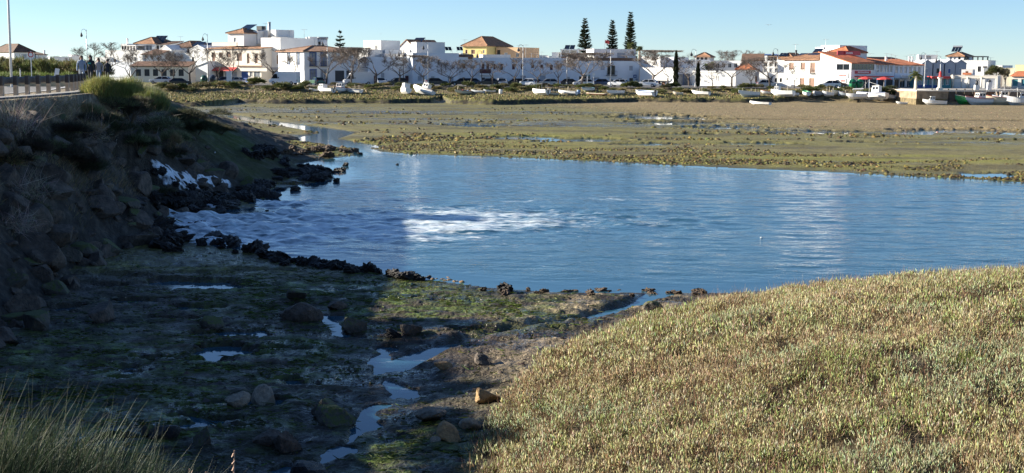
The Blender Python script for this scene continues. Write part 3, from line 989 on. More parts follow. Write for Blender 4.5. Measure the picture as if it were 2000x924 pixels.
# black shell-crusted rocks: outfall sides, points into the pond, line along the near shore
def rock_field(pxs, n, smin, smax, jx, jy, m, lab, grp, meshes=SPK, lift=0.1, nm="jagged_rock"):
    seg = [math.dist(pxs[i], pxs[i + 1]) for i in range(len(pxs) - 1)]
    for _ in range(n):
        t = rnd.uniform(0, sum(seg))
        i = 0
        while t > seg[i] and i < len(seg) - 1:
            t -= seg[i]
            i += 1
        f = t / seg[i]
        a = pxs[i][0] + (pxs[i + 1][0] - pxs[i][0]) * f + rnd.gauss(0, jx)
        b = pxs[i][1] + (pxs[i + 1][1] - pxs[i][1]) * f + rnd.gauss(0, jy)
        p = PG(a, b)
        s = rnd.uniform(smin, smax)
        rock(nm, meshes, m, (p.x, p.y, max(gz(p.x, p.y), -0.12) + s * lift), s, lab, grp)
rock_field([(375, 395), (430, 388), (480, 382), (520, 380)], 48, .22, .5, 14, 7, M_rockw, "black shell-crusted rock between the two white outfalls", "jagged rocks between the outfalls", lift=.25)
rock_field([(260, 398), (330, 400), (400, 404), (450, 404)], 34, .22, .45, 14, 6, M_rockw, "black shell-crusted rock along the upper side of the main outfall", "jagged rocks above the main outfall", lift=.2)
rock_field([(300, 440), (330, 470), (345, 495)], 26, .2, .45, 10, 8, M_rockw, "black shell-crusted rock heaped at the lower mouth of the outfall", "jagged rocks at the outfall mouth", lift=.2)
rock_field([(540, 335), (585, 338), (625, 345), (650, 343)], 50, .18, .42, 14, 7, M_rockw, "black jagged rock on the dark point reaching into the pond", "jagged rocks on the dark point", lift=.2)
rock_field([(560, 300), (610, 296), (650, 294), (690, 297)], 30, .18, .4, 12, 4, M_rockbr, "brown sunlit-topped rock on the far tip of the dyke shore", "rocks on the far tip", lift=.2)
rock_field([(495, 300), (530, 306)], 9, .3, .6, 10, 4, M_rockw, "black rock in the low heap on the shaded mud shelf", "rock heap on the mud shelf", lift=.25)
rock_field([(400, 475), (480, 492), (560, 512), (640, 522), (760, 536), (830, 545)], 60, .10, .26, 10, 4, M_rockw, "small black shell-crusted rock in the line along the near shore", "jagged rocks along the near shore", lift=.3)
rock_field([(850, 545), (900, 550), (950, 553)], 16, .07, .15, 10, 3, M_rocko, "small sunlit brown stone at the water's edge of the near shore", "sunlit stones at the near shore", RND, .3, "shore_stone")
rock_field([(960, 566), (1040, 570), (1100, 573), (1250, 572), (1380, 573)], 26, .07, .18, 14, 3, M_rockbr, "brown weedy stone on the last stretch of near shore beside the marsh bank", "weedy stones at the near shore", SPK, .25, "shore_stone")
for a, b, w, lab in ((360, 452, 36, "pointed black rock standing in the white outfall"), (388, 443, 26, "blunt black rock beside the pointed rock in the outfall"), (425, 470, 46, "tall two-horned black rock at the outfall's lower edge"),
                     (355, 468, 22, "low black rock awash below the pointed rock"), (450, 462, 15, "tiny black rock at the tail of the white water"), (455, 480, 40, "flat black rock below the two-horned rock"),
                     (497, 492, 50, "big crested black rock at the start of the near shore line"), (545, 371, 14, "small black rock off the dark point, leftmost of three"), (578, 372, 18, "small cube-like black rock off the dark point"),
                     (657, 355, 15, "tiny split rock off the tip of the dark point"), (676, 324, 14, "small brown rock in the pond beyond the dark point"), (776, 322, 6, "lone speck of rock out in the pond"),
                     (522, 413, 7, "single small rock in the riffle below the outfalls"), (704, 302, 10, "tiny rock at the mouth of the back stream")):
    p = P(a, b, 0)
    s = w / FPX * p.y * .55
    rock("jagged_rock", SPK, M_rockw, (p.x, p.y, s * .25), (s, s * .8, s * .9), lab, "single rocks in the water", rot=(0, 0, rnd.uniform(0, 6)))

# ---- cascade over the rocks (the upper outfall)
M_foam = mat("white_water_foam", (0.74, 0.78, 0.82), 0.55, 0.30, 4, bump=0.8, bscale=7)
def lace(m):
    # the sheet of water thins out to nothing at its ragged edges
    nt = m.node_tree
    b = nt.nodes["Principled BSDF"]
    at = nt.nodes.new("ShaderNodeAttribute"); at.attribute_name = "edge"
    tc = nt.nodes.new("ShaderNodeTexCoord")
    nz = nt.nodes.new("ShaderNodeTexNoise"); nz.inputs["Scale"].default_value = 3.2; nz.inputs["Detail"].default_value = 7
    nt.links.new(tc.outputs["Object"], nz.inputs["Vector"])
    a = nt.nodes.new("ShaderNodeMath"); a.operation = 'MULTIPLY_ADD'
    nt.links.new(nz.outputs[0], a.inputs[0]); a.inputs[1].default_value = -2.2
    nt.links.new(at.outputs["Fac"], a.inputs[2])
    c = nt.nodes.new("ShaderNodeMath"); c.operation = 'MULTIPLY_ADD'; c.use_clamp = True
    nt.links.new(a.outputs[0], c.inputs[0]); c.inputs[1].default_value = 2.0; c.inputs[2].default_value = 1.55
    nt.links.new(c.outputs[0], b.inputs["Alpha"])
lace(M_foam)
def white_water(path, wid, label, name="white_water", level=False):
    n = 70
    pts = []
    seg = len(path) - 1
    for i in range(n):
        t = i / (n - 1) * seg
        k = min(int(t), seg - 1)
        f = t - k
        pts.append((path[k][0] + (path[k + 1][0] - path[k][0]) * f, path[k][1] + (path[k + 1][1] - path[k][1]) * f, wid[k] + (wid[k + 1] - wid[k]) * f))
    C3 = [P(a, b, 0.1) if level else PG(a, b) for a, b, _ in pts]
    X = np.array([p.x for p in C3]); Y = np.array([p.y for p in C3])
    for _ in range(3):
        X[1:-1] = (X[:-2] + X[1:-1] * 2 + X[2:]) / 4
        Y[1:-1] = (Y[:-2] + Y[1:-1] * 2 + Y[2:]) / 4
    tx, ty = np.gradient(X), np.gradient(Y)
    l = np.hypot(tx, ty)
    nx, ny = -ty / l, tx / l
    W = np.array([p[2] for p in pts])
    m = 22
    vv = []
    for j in range(m):
        s = j / (m - 1) * 2 - 1
        edge = 1 + 0.7 * fbm(X * 0 + np.arange(n) * .16, X * 0 + (1 if s > 0 else 9), 1, 3, 77)
        xx, yy = X + nx * W * s * edge * .5, Y + ny * W * s * edge * .5
        zz = (0.02 if level else np.maximum(gzs(xx, yy), -0.02)) + 0.13 * (1 - s ** 4) + 0.11 * fbm(xx, yy, .6, 3, 79) - 0.10 * s ** 6
        vv.append(np.stack([xx, yy, zz], -1))
    V = np.stack(vv, 1).reshape(-1, 3)
    idx = np.arange(n * m).reshape(n, m)
    Fq = np.stack([idx[:-1, :-1], idx[:-1, 1:], idx[1:, 1:], idx[1:, :-1]], -1).reshape(-1, 4)
    ed = np.stack([np.full(n, 1 - abs(j / (m - 1) * 2 - 1) ** 2.2) for j in range(m)], 1)
    ed *= np.minimum(1, np.minimum(np.arange(n), n - 1 - np.arange(n)) / 9.0)[:, None]
    return tag(np_mesh(name, V, [Fq], M_foam, smooth=True, extra={"edge": ed.ravel()}), label, "white water", kind="stuff")
white_water([(292, 334), (325, 342), (350, 354), (372, 368), (395, 373)], [.5, .9, 1.1, 1.2, .7], "white cascade spilling between the rocks from the upper outfall")
white_water([(350, 352), (385, 353), (425, 357), (455, 364)], [.4, .6, .5, .3], "thin right branch of the white cascade")
white_water([(270, 420), (300, 425), (350, 431), (410, 435), (480, 438)], [.8, 1.7, 2.6, 3.2, 2.4], "foaming main outfall gushing out of the dyke foot", level=True)
rock_field([(300, 340), (340, 352), (372, 366), (400, 372)], 15, .10, .24, 16, 6, M_rockw, "small black rock poking through the white cascade", "rocks in the cascade", lift=.3)
white_water([(400, 405), (425, 407), (448, 406)], [.2, .4, .2], "narrow white trickle between the jagged rocks")

# ---- seaweed on the far mudflat: lumps nobody could count
def lump_field(name, X, Y, Z, S, cols, material, label, cat, squash=0.6):
    n = len(X)
    rr = np.random.default_rng(5)
    oct_v = np.array([(1, 0, 0), (0.3, .95, 0), (-.8, .6, 0), (-.8, -.6, 0), (.3, -.95, 0), (0.15, 0.1, 1), (.5, .4, .7), (-.5, -.3, .75)])
    tri = np.array([(0, 1, 6), (1, 2, 5), (2, 3, 7), (3, 4, 7), (4, 0, 5), (6, 1, 5), (0, 6, 5), (2, 7, 5), (7, 4, 5)])
    a = rr.random(n) * 6.28
    ca, sa = np.cos(a), np.sin(a)
    V = np.empty((n, 8, 3))
    for k in range(8):
        q = oct_v[k] * (1 + 0.35 * rr.normal(size=(n, 3)))
        V[:, k, 0] = X + (q[:, 0] * ca - q[:, 1] * sa) * S
        V[:, k, 1] = Y + (q[:, 0] * sa + q[:, 1] * ca) * S
        V[:, k, 2] = Z + q[:, 2] * S * squash - 0.02
    F = (np.arange(n)[:, None, None] * 8 + tri[None]).reshape(-1, 3)
    C = np.repeat(jitter(cols, n, .3), 8, 0)
    return tag(np_mesh(name, V.reshape(-1, 3), [F], material, col=C), label, cat, kind="stuff")

M_weed = leaf_mat("seaweed", 0.5, 0.0, .3, 6)
def build_weed():
    n = 320000
    y = 70 + 130 * rng.random(n) ** 1.9
    x = rng.uniform(-.42, .42, n) * y
    sd = poly_sd(x, y, POND)
    z, k = ground(x, y)
    dist = -sd
    dns = sstep(0.02, .42, fbm(x * .5, y, 4.0, 4, 601) + 0.22 * sstep(14, 4, dist))
    dns = dns * (0.16 + 0.60 * sstep(26, 3, dist)) * sstep(0.1, 0.7, dist)
    dns = np.where(x > 12 + (170 - y) * .25, dns * sstep(150, 120, y), dns)
    keep = (rng.random(n) < dns * .9) & (k["mm"] < .2) & (k["dd"] > k["w"]) & (z > -.02)
    x, y, z, dist = x[keep], y[keep], z[keep], dist[keep]
    m = len(x)
    S = (.05 + .15 * rng.random(m) ** 2.2) * (0.9 + 0.5 * (y > 110))
    pal = np.array([(0.135, 0.105, 0.034), (0.09, 0.066, 0.030), (0.165, 0.145, 0.042), (0.06, 0.044, 0.026)])
    c = pal[rng.choice(4, m, p=[.4, .25, .2, .15])]
    lump_field("seaweed", x, y, z, S, c, M_weed, "brown and yellow-green seaweed clumps strewn over the sunlit mudflat", "seaweed", .62)
    # near mud: weed rags and clods
    n = 80000
    y = rng.uniform(18.5, 44, n)
    x = rng.uniform(-.42, .25, n) * y
    z, k = ground(x, y)
    keep = (k["vd"] < 0) & (k["sd"] < -.1) & (z > 0.02) & (k["dd"] > k["w"]) & (rng.random(n) < .25 + .6 * sstep(0, .4, fbm(x, y, 1.6, 3, 611)))
    x, y, z = x[keep], y[keep], z[keep]
    m = len(x)
    pal = np.array([(0.05, 0.042, 0.032), (0.055, 0.075, 0.014), (0.07, 0.06, 0.045), (0.10, 0.085, 0.06)])
    c = pal[rng.choice(4, m, p=[.4, .3, .2, .1])]
    keep2 = z > .03
    x, y, z, c = x[keep2], y[keep2], z[keep2], c[keep2]
    m = len(x)
    S = rng.uniform(.010, .038, m) * np.where(rng.random(m) < .04, 2.4, 1)
    lump_field("mud_debris", x, y, z, S, c, M_weed, "clods, pebbles and weed scraps littering the shaded mud in front", "mud debris", .6)
    # saltmarsh grass on the far bank
    n = 190000
    y = rng.uniform(195, 262, n)
    x = rng.uniform(-.36, .42, n) * y
    z, k = ground(x, y)
    keep = (k["mm"] > .93) & (k["dd"] > 0) & (k["rise"] < .9) & (rng.random(n) < .30 + .5 * sstep(-.1, .3, fbm(x * .4, y, 4, 3, 621)))
    x, y, z = x[keep], y[keep], z[keep]
    m = len(x)
    pal = np.array([(0.145, 0.135, 0.035), (0.21, 0.165, 0.075), (0.10, 0.10, 0.03), (0.25, 0.20, 0.10)])
    c = pal[rng.choice(4, m, p=[.4, .3, .2, .1])]
    lump_field("saltmarsh_grass", x, y, z, rng.uniform(.05, .20, m), c, M_weed, "green and straw coloured saltmarsh turf along the far bank", "grass", 1.0)
build_weed()

def build_strands():
    # green weed strands lying on the shaded mud, pale shell bits, specks on the far sand
    n = 90000
    y = rng.uniform(18.5, 43, n)
    x = rng.uniform(-.42, .12, n) * y
    z, k = ground(x, y)
    w = np.zeros(n)
    for (a, b, rad) in ((230, 760, 2.2), (150, 690, 2.6), (330, 790, 2.0), (420, 720, 1.6), (560, 690, 1.6), (700, 560, 3.2), (900, 600, 1.4), (1010, 600, 1.6), (560, 560, 2.8), (800, 880, 1.2), (720, 600, 2.0), (90, 780, 2.0), (480, 590, 2.0)):
        q = P(a, b, .15)
        w = np.maximum(w, np.exp(-((x - q.x) ** 2 + ((y - q.y) * .7) ** 2) / rad ** 2))
    keep = (k["vd"] < 0) & (k["sd"] < -.1) & (z > 0.015) & (k["dd"] > k["w"]) & (rng.random(n) < .03 + .7 * w * sstep(-.05, .35, fbm(x + .5 * y, y * 1.6, .7, 3, 641)))
    x, y, z = x[keep], y[keep], z[keep]
    m = len(x)
    a = rng.normal(size=m) * .6 + np.where(rng.random(m) < .5, 0, math.pi)
    d = unit(np.stack([np.cos(a), np.sin(a), np.full(m, .10) + .12 * rng.random(m)], -1))
    V, Q, T, kk = ribbons(np.stack([x, y, z + .005], -1), d, rng.uniform(.06, .22, m), np.full(m, .022), rng.normal(size=(m, 3)) * np.array([.4, .4, .08]) + np.array([0, 0, -.08]), 3)
    cc = np.array([(0.075, 0.11, 0.015), (0.05, 0.075, 0.014), (0.11, 0.145, 0.02), (0.04, 0.045, 0.02)])[rng.choice(4, m, p=[.4, .3, .12, .18])]
    tag(np_mesh("weed_strands", V, [Q, T], M_leaf, col=np.repeat(jitter(cc, m, .25), kk, 0)), "green weed strands lying in patches on the shaded mud", "seaweed", kind="stuff")
    n = 5200
    y = rng.uniform(18.5, 43, n)
    x = rng.uniform(-.42, .22, n) * y
    z, k = ground(x, y)
    keep = (k["vd"] < 0) & (k["sd"] < -.1) & (z > 0.0) & (k["dd"] > k["w"])
    x, y, z = x[keep], y[keep], z[keep]
    m = len(x)
    lump_field("shell_bits", x, y, z, rng.uniform(.008, .022, m) * np.where(rng.random(m) < .05, 2, 1), np.repeat(np.array([(0.38, 0.33, 0.27)]), m, 0), M_weed, "pale shell fragments and pebbles sprinkled on the mud", "shells", .6)
    n = 26000
    y = rng.uniform(135, 226, n)
    x = rng.uniform(.02, .42, n) * y
    z, k = ground(x, y)
    keep = (k["mm"] < .05) & (z > 0.02) & (x - 12 - (170 - y) * .25 > 4)
    x, y, z = x[keep], y[keep], z[keep]
    m = len(x)
    lump_field("sparkle_specks", x, y, z, rng.uniform(.03, .09, m), np.array([(0.34, 0.27, 0.16), (0.13, 0.10, 0.06), (0.26, 0.20, 0.12)])[rng.integers(0, 3, m)], M_weed, "pale sparkle specks and small brown lumps on the brown sand by the quay", "sand specks", .7)  # sand sparkle put in as pale lumps among darker ones
build_strands()

# ================================================================== the dyke: path, rail, people, bushes
M_asph = mat("asphalt", (0.16, 0.155, 0.15), 0.85, 0.2, 6)
M_concr = mat("concrete", (0.34, 0.32, 0.29), 0.85, 0.2, 3)
M_white = mat("white_paint", (0.80, 0.79, 0.76), 0.6, 0.06, 1.5)
M_dark = mat("dark_metal", (0.03, 0.032, 0.036), 0.5, 0.2, 4)
M_steel = mat("galvanised_steel", (0.45, 0.46, 0.47), 0.4, 0.15, 6, metallic=0.6)
M_black = mat("black_rubber", (0.012, 0.012, 0.013), 0.7, 0.2, 5)

def strip(name, off0, off1, z, material, i0=4, i1=len(CREST) - 1):
    """a ribbon that follows the dyke, off0..off1 metres left of its edge"""
    pts = []
    for i in range(i0, i1):
        for t in np.linspace(0, 1, 14, endpoint=False):
            a, b = CREST[i], CREST[i + 1]
            ta = np.array(CREST[min(i + 1, len(CREST) - 1)][:2]) - np.array(CREST[max(i - 1, 0)][:2])
            tb = np.array(CREST[min(i + 2, len(CREST) - 1)][:2]) - np.array(CREST[i][:2])
            tv = ta / np.linalg.norm(ta) * (1 - t) + tb / np.linalg.norm(tb) * t
            tv /= np.linalg.norm(tv)
            pts.append((a[0] + (b[0] - a[0]) * t, a[1] + (b[1] - a[1]) * t, tv[0], tv[1]))
    V, Fc = [], []
    for (x, y, tx, ty) in pts:
        for o in (off0, off1):
            xx, yy = x - ty * o, y + tx * o
            V.append((xx, yy, gz(xx, yy) + z))
    n = len(pts)
    Fq = np.array([(2 * i, 2 * i + 1, 2 * i + 3, 2 * i + 2) for i in range(n - 1)])
    return tag(np_mesh(name, V, [Fq], material), kind="structure")
strip("footpath", 0.9, 1.8, 0.02, M_concr)
strip("road", 3.0, 8.6, 0.02, M_asph)
strip("road_edge_line", 3.15, 3.28, 0.024, M_white)

# guard rail along the road
gr = empty("guard_rail", (0, 0, 0), 0, "dark guard rail on tan wooden posts along the dyke road", "guard rail")
M_rail = mat("weathered_rail", (0.055, 0.050, 0.050), 0.6, 0.25, 3)
M_post = mat("tan_post", (0.50, 0.38, 0.27), 0.8, 0.2, 5)
def rail_xy(y):
    xs = [c[0] for c in CREST[4:11]]
    ys = [c[1] for c in CREST[4:11]]
    return float(np.interp(y, ys, xs)) - 2.35
ys_ = np.arange(30.0, 72.0, 1.75)
prof = [(-.02, .02), (.045, .07), (.0, .15), (.045, .23), (-.02, .30), (-.06, .28), (-.06, .04)]
V, Fc = [], []
for y in ys_:
    for (a, b) in prof:
        V.append((rail_xy(y) + .06 + a, y, 5.0 + .42 + b))
m_ = len(prof)
Fq = np.array([(i * m_ + k, i * m_ + (k + 1) % m_, (i + 1) * m_ + (k + 1) % m_, (i + 1) * m_ + k) for i in range(len(ys_) - 1) for k in range(m_)])
np_mesh("rail", V, [Fq], M_rail, gr)
for y in ys_:
    mb = MB()
    mb.box(-.075, .075, -.075, .075, -.1, .40).box(-.08, .08, -.08, .08, .40, .77, 1)
    o = mb.build("post", [M_post, M_rail], gr)
    o.location = (rail_xy(y) + .24, y, 5.0)

# tall silver mast by the road
def mast():
    p = PY(22.5, 158, 71)
    t = empty("street_mast", (p.x, p.y, 5.0), 0, "tall silver lamp mast rising out of the picture beside the dyke road", "lamp mast")
    MB().tube([(0, 0, 0), (0, 0, 9.5)], [.065, .05], 10).build("pole", M_white, t, True)
    MB().tube([(0, 0, 9.4), (.5, 0, 9.75), (1.4, 0, 9.8)], [.04, .035, .03], 6).build("arm", M_steel, t, True)
    MB().box(1.2, 1.9, -.14, .14, 9.76, 9.88).build("lantern", M_steel, t)
    MB().box(-.18, .18, -.18, .18, 0, .05).build("base_plate", M_steel, t)
mast()

# signs beside the road
M_red = mat("sign_red", (0.55, 0.045, 0.03), 0.5, 0.1, 4)
def disc(r, n=20):
    return [(r * math.cos(2 * math.pi * k / n), r * math.sin(2 * math.pi * k / n)) for k in range(n)]
p = PY(62, 152, 84)
t = empty("round_sign", (p.x, p.y, 4.98), R(10), "round red-rimmed traffic sign on a thin post by the hedge", "traffic sign")
MB().tube([(0, 0, 0), (0, 0, 2.05)], .03, 6).build("post", M_steel, t)
mb = MB(); mb.prism([(a, b + 1.85) for a, b in disc(.17)], -.05, -.03); mb.build("rim", M_red, t)
mb = MB(); mb.prism([(a, b + 1.85) for a, b in disc(.115)], -.056, -.051); mb.build("face", M_white, t)
p = PY(107, 150, 88)
t = empty("leaning_board", (p.x, p.y, 4.98), R(5), "white upright board leaning to one side in front of the hedge", "sign board")
t.rotation_euler = (0, R(11), R(5))
MB().box(-.14, .14, -.02, .02, .1, 1.0).box(-.06, .06, -.025, -.02, .3, .8).build("board", M_white, t)
MB().box(-.03, .03, .022, .06, -.2, .9).build("post", M_steel, t)
p = PY(40, 150, 86)
t = empty("marker_post", (p.x, p.y, 4.98), 0, "slim grey post between the mast and the round sign", "post")
MB().tube([(0, 0, 0), (0, 0, .9)], .035, 6).build("shaft", M_steel, t)
MB().tube([(0, 0, .9), (0, 0, 1.0)], [.045, .03], 6).build("cap", M_dark, t)
mb = MB()
o = mb.box(-2.4, 2.4, -.5, .5, 0, .32).box(-2.0, 2.1, -.3, .3, .32, .40).build("sandstone_block", mat("sandstone", (0.46, 0.36, 0.22), 0.9, 0.2, 2, bump=.4))
p = PY(92, 158, 74)
o.location = (p.x, p.y, 5.0)
tag(o, "long low tan stone block across the road behind the guard rail", "stone block")

# people walking along the dyke road
SKIN = mat("skin", (0.45, 0.27, 0.19), 0.6, 0.08, 6)
def person(px, pybot, Y, h, jacket, trousers, hair, label, stride=0.18, rz=0.0, arm=0.0, longhair=False, logo=None):
    p = PY(px, pybot, Y)
    t = empty("person", (p.x, p.y, gz(p.x, p.y) + .01), rz, label, "person")
    k = h / 1.72
    J = [(0, 0, .95), (0, 0, 1.12), (0, 0, 1.36), (0, 0, 1.47), (0, -.01, 1.54), (0, -.01, 1.64), (0, 0, 1.71),      # 0-6 pelvis..crown
         (.10, 0, .90), (.11, -stride, .50), (.11, -stride * .8, .09), (.11, -stride * .8 - .15, .03),                # 7-10 right leg
         (-.10, 0, .90), (-.11, stride * .6, .50), (-.11, stride * 1.5, .10), (-.11, stride * 1.5 - .14, .04),         # 11-14 left leg
         (.19, 0, 1.38), (.25, .04, 1.12), (.25, -.05 - arm, .90), (.24, -.09 - arm, .81),                              # 15-18
         (-.19, 0, 1.38), (-.25, -.02, 1.12), (-.25, -.09 - arm, .90), (-.24, -.13 - arm, .81)]                           # 19-22
    rad = [.145, .135, .155, .075, .058, .098, .075, .10, .072, .052, .045, .10, .072, .052, .045, .068, .052, .042, .04, .068, .052, .042, .04]
    E = [(0, 1), (1, 2), (2, 3), (3, 4), (4, 5), (5, 6), (0, 7), (7, 8), (8, 9), (9, 10), (0, 11), (11, 12), (12, 13), (13, 14),
         (2, 15), (15, 16), (16, 17), (17, 18), (2, 19), (19, 20), (20, 21), (21, 22)]
    me = bpy.data.meshes.new("body")
    me.from_pydata([tuple(c * k for c in j) for j in J], E, [])
    o = bpy.data.objects.new("body", me)
    COL.objects.link(o)
    sk = o.modifiers.new("skin", 'SKIN')
    sb = o.modifiers.new("sub", 'SUBSURF')
    sb.levels = sb.render_levels = 1
    for i, v in enumerate(me.skin_vertices[0].data):
        v.radius = (rad[i] * k, rad[i] * k * (.8 if i < 3 else 1))
        v.use_root = (i == 0)
    dg = bpy.context.evaluated_depsgraph_get()
    ev = bpy.data.meshes.new_from_object(o.evaluated_get(dg))
    o.modifiers.clear()
    o.data = ev
    ev.materials.clear()
    for m in (SKIN, jacket, trousers, M_black):
        ev.materials.append(m)
    for f in ev.polygons:
        c = f.center
        z = c.z / k
        f.use_smooth = True
        f.material_index = 0 if z > 1.49 else (3 if z < .07 else (2 if (z < .93 and abs(c.x) < .19 * k) else (0 if z < .84 and abs(c.x) > .19 * k else 1)))
    o.parent = t
    mb = MB()
    mb.sphere((0, .02 * k, 1.66 * k), .112 * k, 10, 8, 1.0)
    if longhair:
        mb.tube([(0, .07 * k, 1.68 * k), (0, .10 * k, 1.52 * k), (0, .09 * k, 1.36 * k)], [.10 * k, .11 * k, .05 * k], 8)
    mb.build("hair", hair, t, True)
    fc = MB()
    for sx in (-1, 1):
        fc.sphere((sx * .035 * k, -.105 * k, 1.635 * k), .012 * k, 6, 4)
    fc.box(-.012 * k, .012 * k, -.135 * k, -.10 * k, 1.58 * k, 1.625 * k, 1)
    fc.box(-.03 * k, .03 * k, -.108 * k, -.098 * k, 1.55 * k, 1.562 * k, 2)
    fc.build("face", [M_black, SKIN, mat("lips", (0.35, 0.12, 0.1))], t)
    if logo:
        MB().box(-.09 * k, .09 * k, -.165 * k, -.13 * k, 1.22 * k, 1.30 * k).build("jacket_print", logo, t)
M_hairb = mat("dark_hair", (0.02, 0.014, 0.01), 0.6)
M_hairbr = mat("brown_hair", (0.07, 0.04, 0.02), 0.6)
M_denim = mat("denim", (0.20, 0.26, 0.36), 0.8, 0.15, 8)
M_ltj = mat("light_jeans", (0.36, 0.40, 0.46), 0.8, 0.15, 8)
M_navy = mat("black_cloth", (0.012, 0.016, 0.025), 0.8)
M_greys = mat("grey_top", (0.30, 0.28, 0.28), 0.8, 0.2, 20)
person(161, 178, 82, 1.74, M_denim, M_ltj, M_hairbr, "person in a pale blue denim jacket and light jeans walking along the dyke road", rz=.15)
person(178, 176, 84, 1.78, M_navy, M_navy, M_hairb, "person in a black hooded jacket with a teal print, beside the denim jacket", rz=-.05, longhair=True, logo=mat("teal_print", (0.02, 0.30, 0.26)))
person(194, 174, 86, 1.62, M_greys, M_denim, M_hairbr, "long-haired person in a grey patterned top behind the black hooded jacket", rz=0.1, longhair=True)
person(211, 172, 89, 1.55, M_navy, M_navy, M_hairb, "shortest dark-clothed person, last of the walking group by the bush", rz=0)

# shrubs on the dyke: many fine leaves on stems
def shrub_mesh(name, n, size, cols, blade=(0.16, 0.34), width=0.012, up=0.9, seed=0, lumps=7, stems=10, droop=-.05, core=.25):
    r = np.random.default_rng(seed)
    sx, sy, sz = size
    cx = r.uniform(-.55, .55, (lumps, 3)) * np.array([sx, sy, 0])
    cx[:, 2] = sz * r.uniform(.25, .62, lumps)
    lr = r.uniform(.45, .75, lumps)
    k = r.integers(0, lumps, n)
    v = unit(r.normal(size=(n, 3)))
    v[:, 2] = np.abs(v[:, 2]) * 1.0 - .35
    q = (core + (1 - core) * r.random(n)) ** .6
    base = cx[k] + v * (lr[k] * q)[:, None] * np.array([sx * .62, sy * .62, sz * .5])
    base[:, 2] = np.maximum(base[:, 2], 0.02 * sz)
    d = unit(v * .7 + np.array([0, 0, up]) + r.normal(size=(n, 3)) * .25)
    L = r.uniform(blade[0], blade[1], n)
    V, Q, T, m = ribbons(base, d, L, np.full(n, width) * r.uniform(.7, 1.4, n), r.normal(size=(n, 3)) * .2 + np.array([0, 0, droop]), 2)
    lumpc = np.array(cols)[r.integers(0, len(cols), lumps)]
    c = lumpc[k]
    oth = r.random(n) < .35
    c[oth] = np.array(cols)[r.integers(0, len(cols), oth.sum())]
    C = np.repeat(jitter(c, n, .2), m, 0)
    return V, Q, T, C

def shrub(name, loc, n, size, cols, label, cat="shrub", group=None, seed=0, rz=0.0, **kw):
    V, Q, T, C = shrub_mesh(name, n, size, cols, seed=seed, **kw)
    root = empty(name, loc, rz, label, cat, group)
    np_mesh("foliage", V, [Q, T], M_leaf, root, col=C)
    mb = MB()
    r = random.Random(seed)
    for _ in range(9):
        a = r.uniform(0, 6.28)
        mb.tube([(0, 0, -.1), (math.cos(a) * size[0] * .2, math.sin(a) * size[1] * .2, size[2] * .3), (math.cos(a) * size[0] * .5, math.sin(a) * size[1] * .5, size[2] * r.uniform(.5, .75))],
                [.03, .02, .008], 5)
    mb.build("stems", mat("shrub_stem", (0.12, 0.085, 0.055), 0.8), root)
    return root

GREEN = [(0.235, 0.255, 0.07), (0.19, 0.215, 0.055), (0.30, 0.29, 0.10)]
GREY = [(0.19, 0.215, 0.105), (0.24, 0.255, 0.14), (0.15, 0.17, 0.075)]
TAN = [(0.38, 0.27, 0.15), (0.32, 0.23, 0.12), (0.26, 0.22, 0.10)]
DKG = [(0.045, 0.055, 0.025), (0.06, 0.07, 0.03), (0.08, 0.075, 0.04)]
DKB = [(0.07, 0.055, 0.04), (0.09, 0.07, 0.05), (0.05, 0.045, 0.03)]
def at_px(px, py, Y):
    q = PY(px, py, Y)
    return (q.x, q.y, gz(q.x, q.y) - .35)
shrub("feathery_bush", at_px(216, 215, 58), 34000, (1.5, 1.3, 1.75), GREEN, "big bright green feathery bush on the crest of the dyke", seed=1, blade=(.18, .42), width=.012, up=1.7, lumps=16, core=.1)
shrub("feathery_bush", at_px(282, 212, 65), 32000, (1.6, 1.4, 1.8), GREY + GREEN[:1], "grey-green feathery bush right of the bright green one on the dyke", seed=2, blade=(.18, .42), width=.012, up=1.5, lumps=16, core=.1)
shrub("dry_bush", at_px(163, 232, 55), 11000, (1.0, .8, .95), TAN + GREY[:1], "tan dry bush at the foot of the bright green bush", seed=3, width=.011)
shrub("dry_bush", at_px(330, 235, 61.5), 7000, (.6, .7, 1.3), TAN + GREY, "pale brown dry bush on the right flank of the grey-green bush", seed=4, width=.011)
shrub("dry_bush", at_px(150, 245, 50), 6000, (1.2, .8, .4), TAN, "low pinkish-tan dry bush where the guard rail ends", seed=5, width=.010)
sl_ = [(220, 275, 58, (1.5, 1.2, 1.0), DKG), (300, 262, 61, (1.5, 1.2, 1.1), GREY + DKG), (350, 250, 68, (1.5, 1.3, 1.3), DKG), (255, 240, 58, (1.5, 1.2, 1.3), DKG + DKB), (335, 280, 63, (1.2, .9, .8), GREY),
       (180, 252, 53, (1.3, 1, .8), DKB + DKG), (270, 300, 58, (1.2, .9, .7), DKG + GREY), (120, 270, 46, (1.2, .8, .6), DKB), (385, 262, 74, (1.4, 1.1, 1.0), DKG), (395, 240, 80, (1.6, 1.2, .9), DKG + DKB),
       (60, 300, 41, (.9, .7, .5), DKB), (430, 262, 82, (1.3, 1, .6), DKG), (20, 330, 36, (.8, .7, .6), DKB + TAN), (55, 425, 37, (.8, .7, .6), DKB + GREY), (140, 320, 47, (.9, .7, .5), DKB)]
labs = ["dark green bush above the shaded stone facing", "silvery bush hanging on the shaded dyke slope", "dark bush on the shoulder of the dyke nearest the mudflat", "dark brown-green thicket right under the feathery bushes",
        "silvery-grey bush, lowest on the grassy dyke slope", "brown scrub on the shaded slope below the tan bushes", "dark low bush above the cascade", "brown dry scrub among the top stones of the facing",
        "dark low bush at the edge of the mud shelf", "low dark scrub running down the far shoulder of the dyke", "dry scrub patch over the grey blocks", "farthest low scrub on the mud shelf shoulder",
        "dry brushwood clump at the left frame edge of the dyke facing", "tangled grey brushwood among the facing stones at the left", "brown scrub in the middle of the stone facing"]
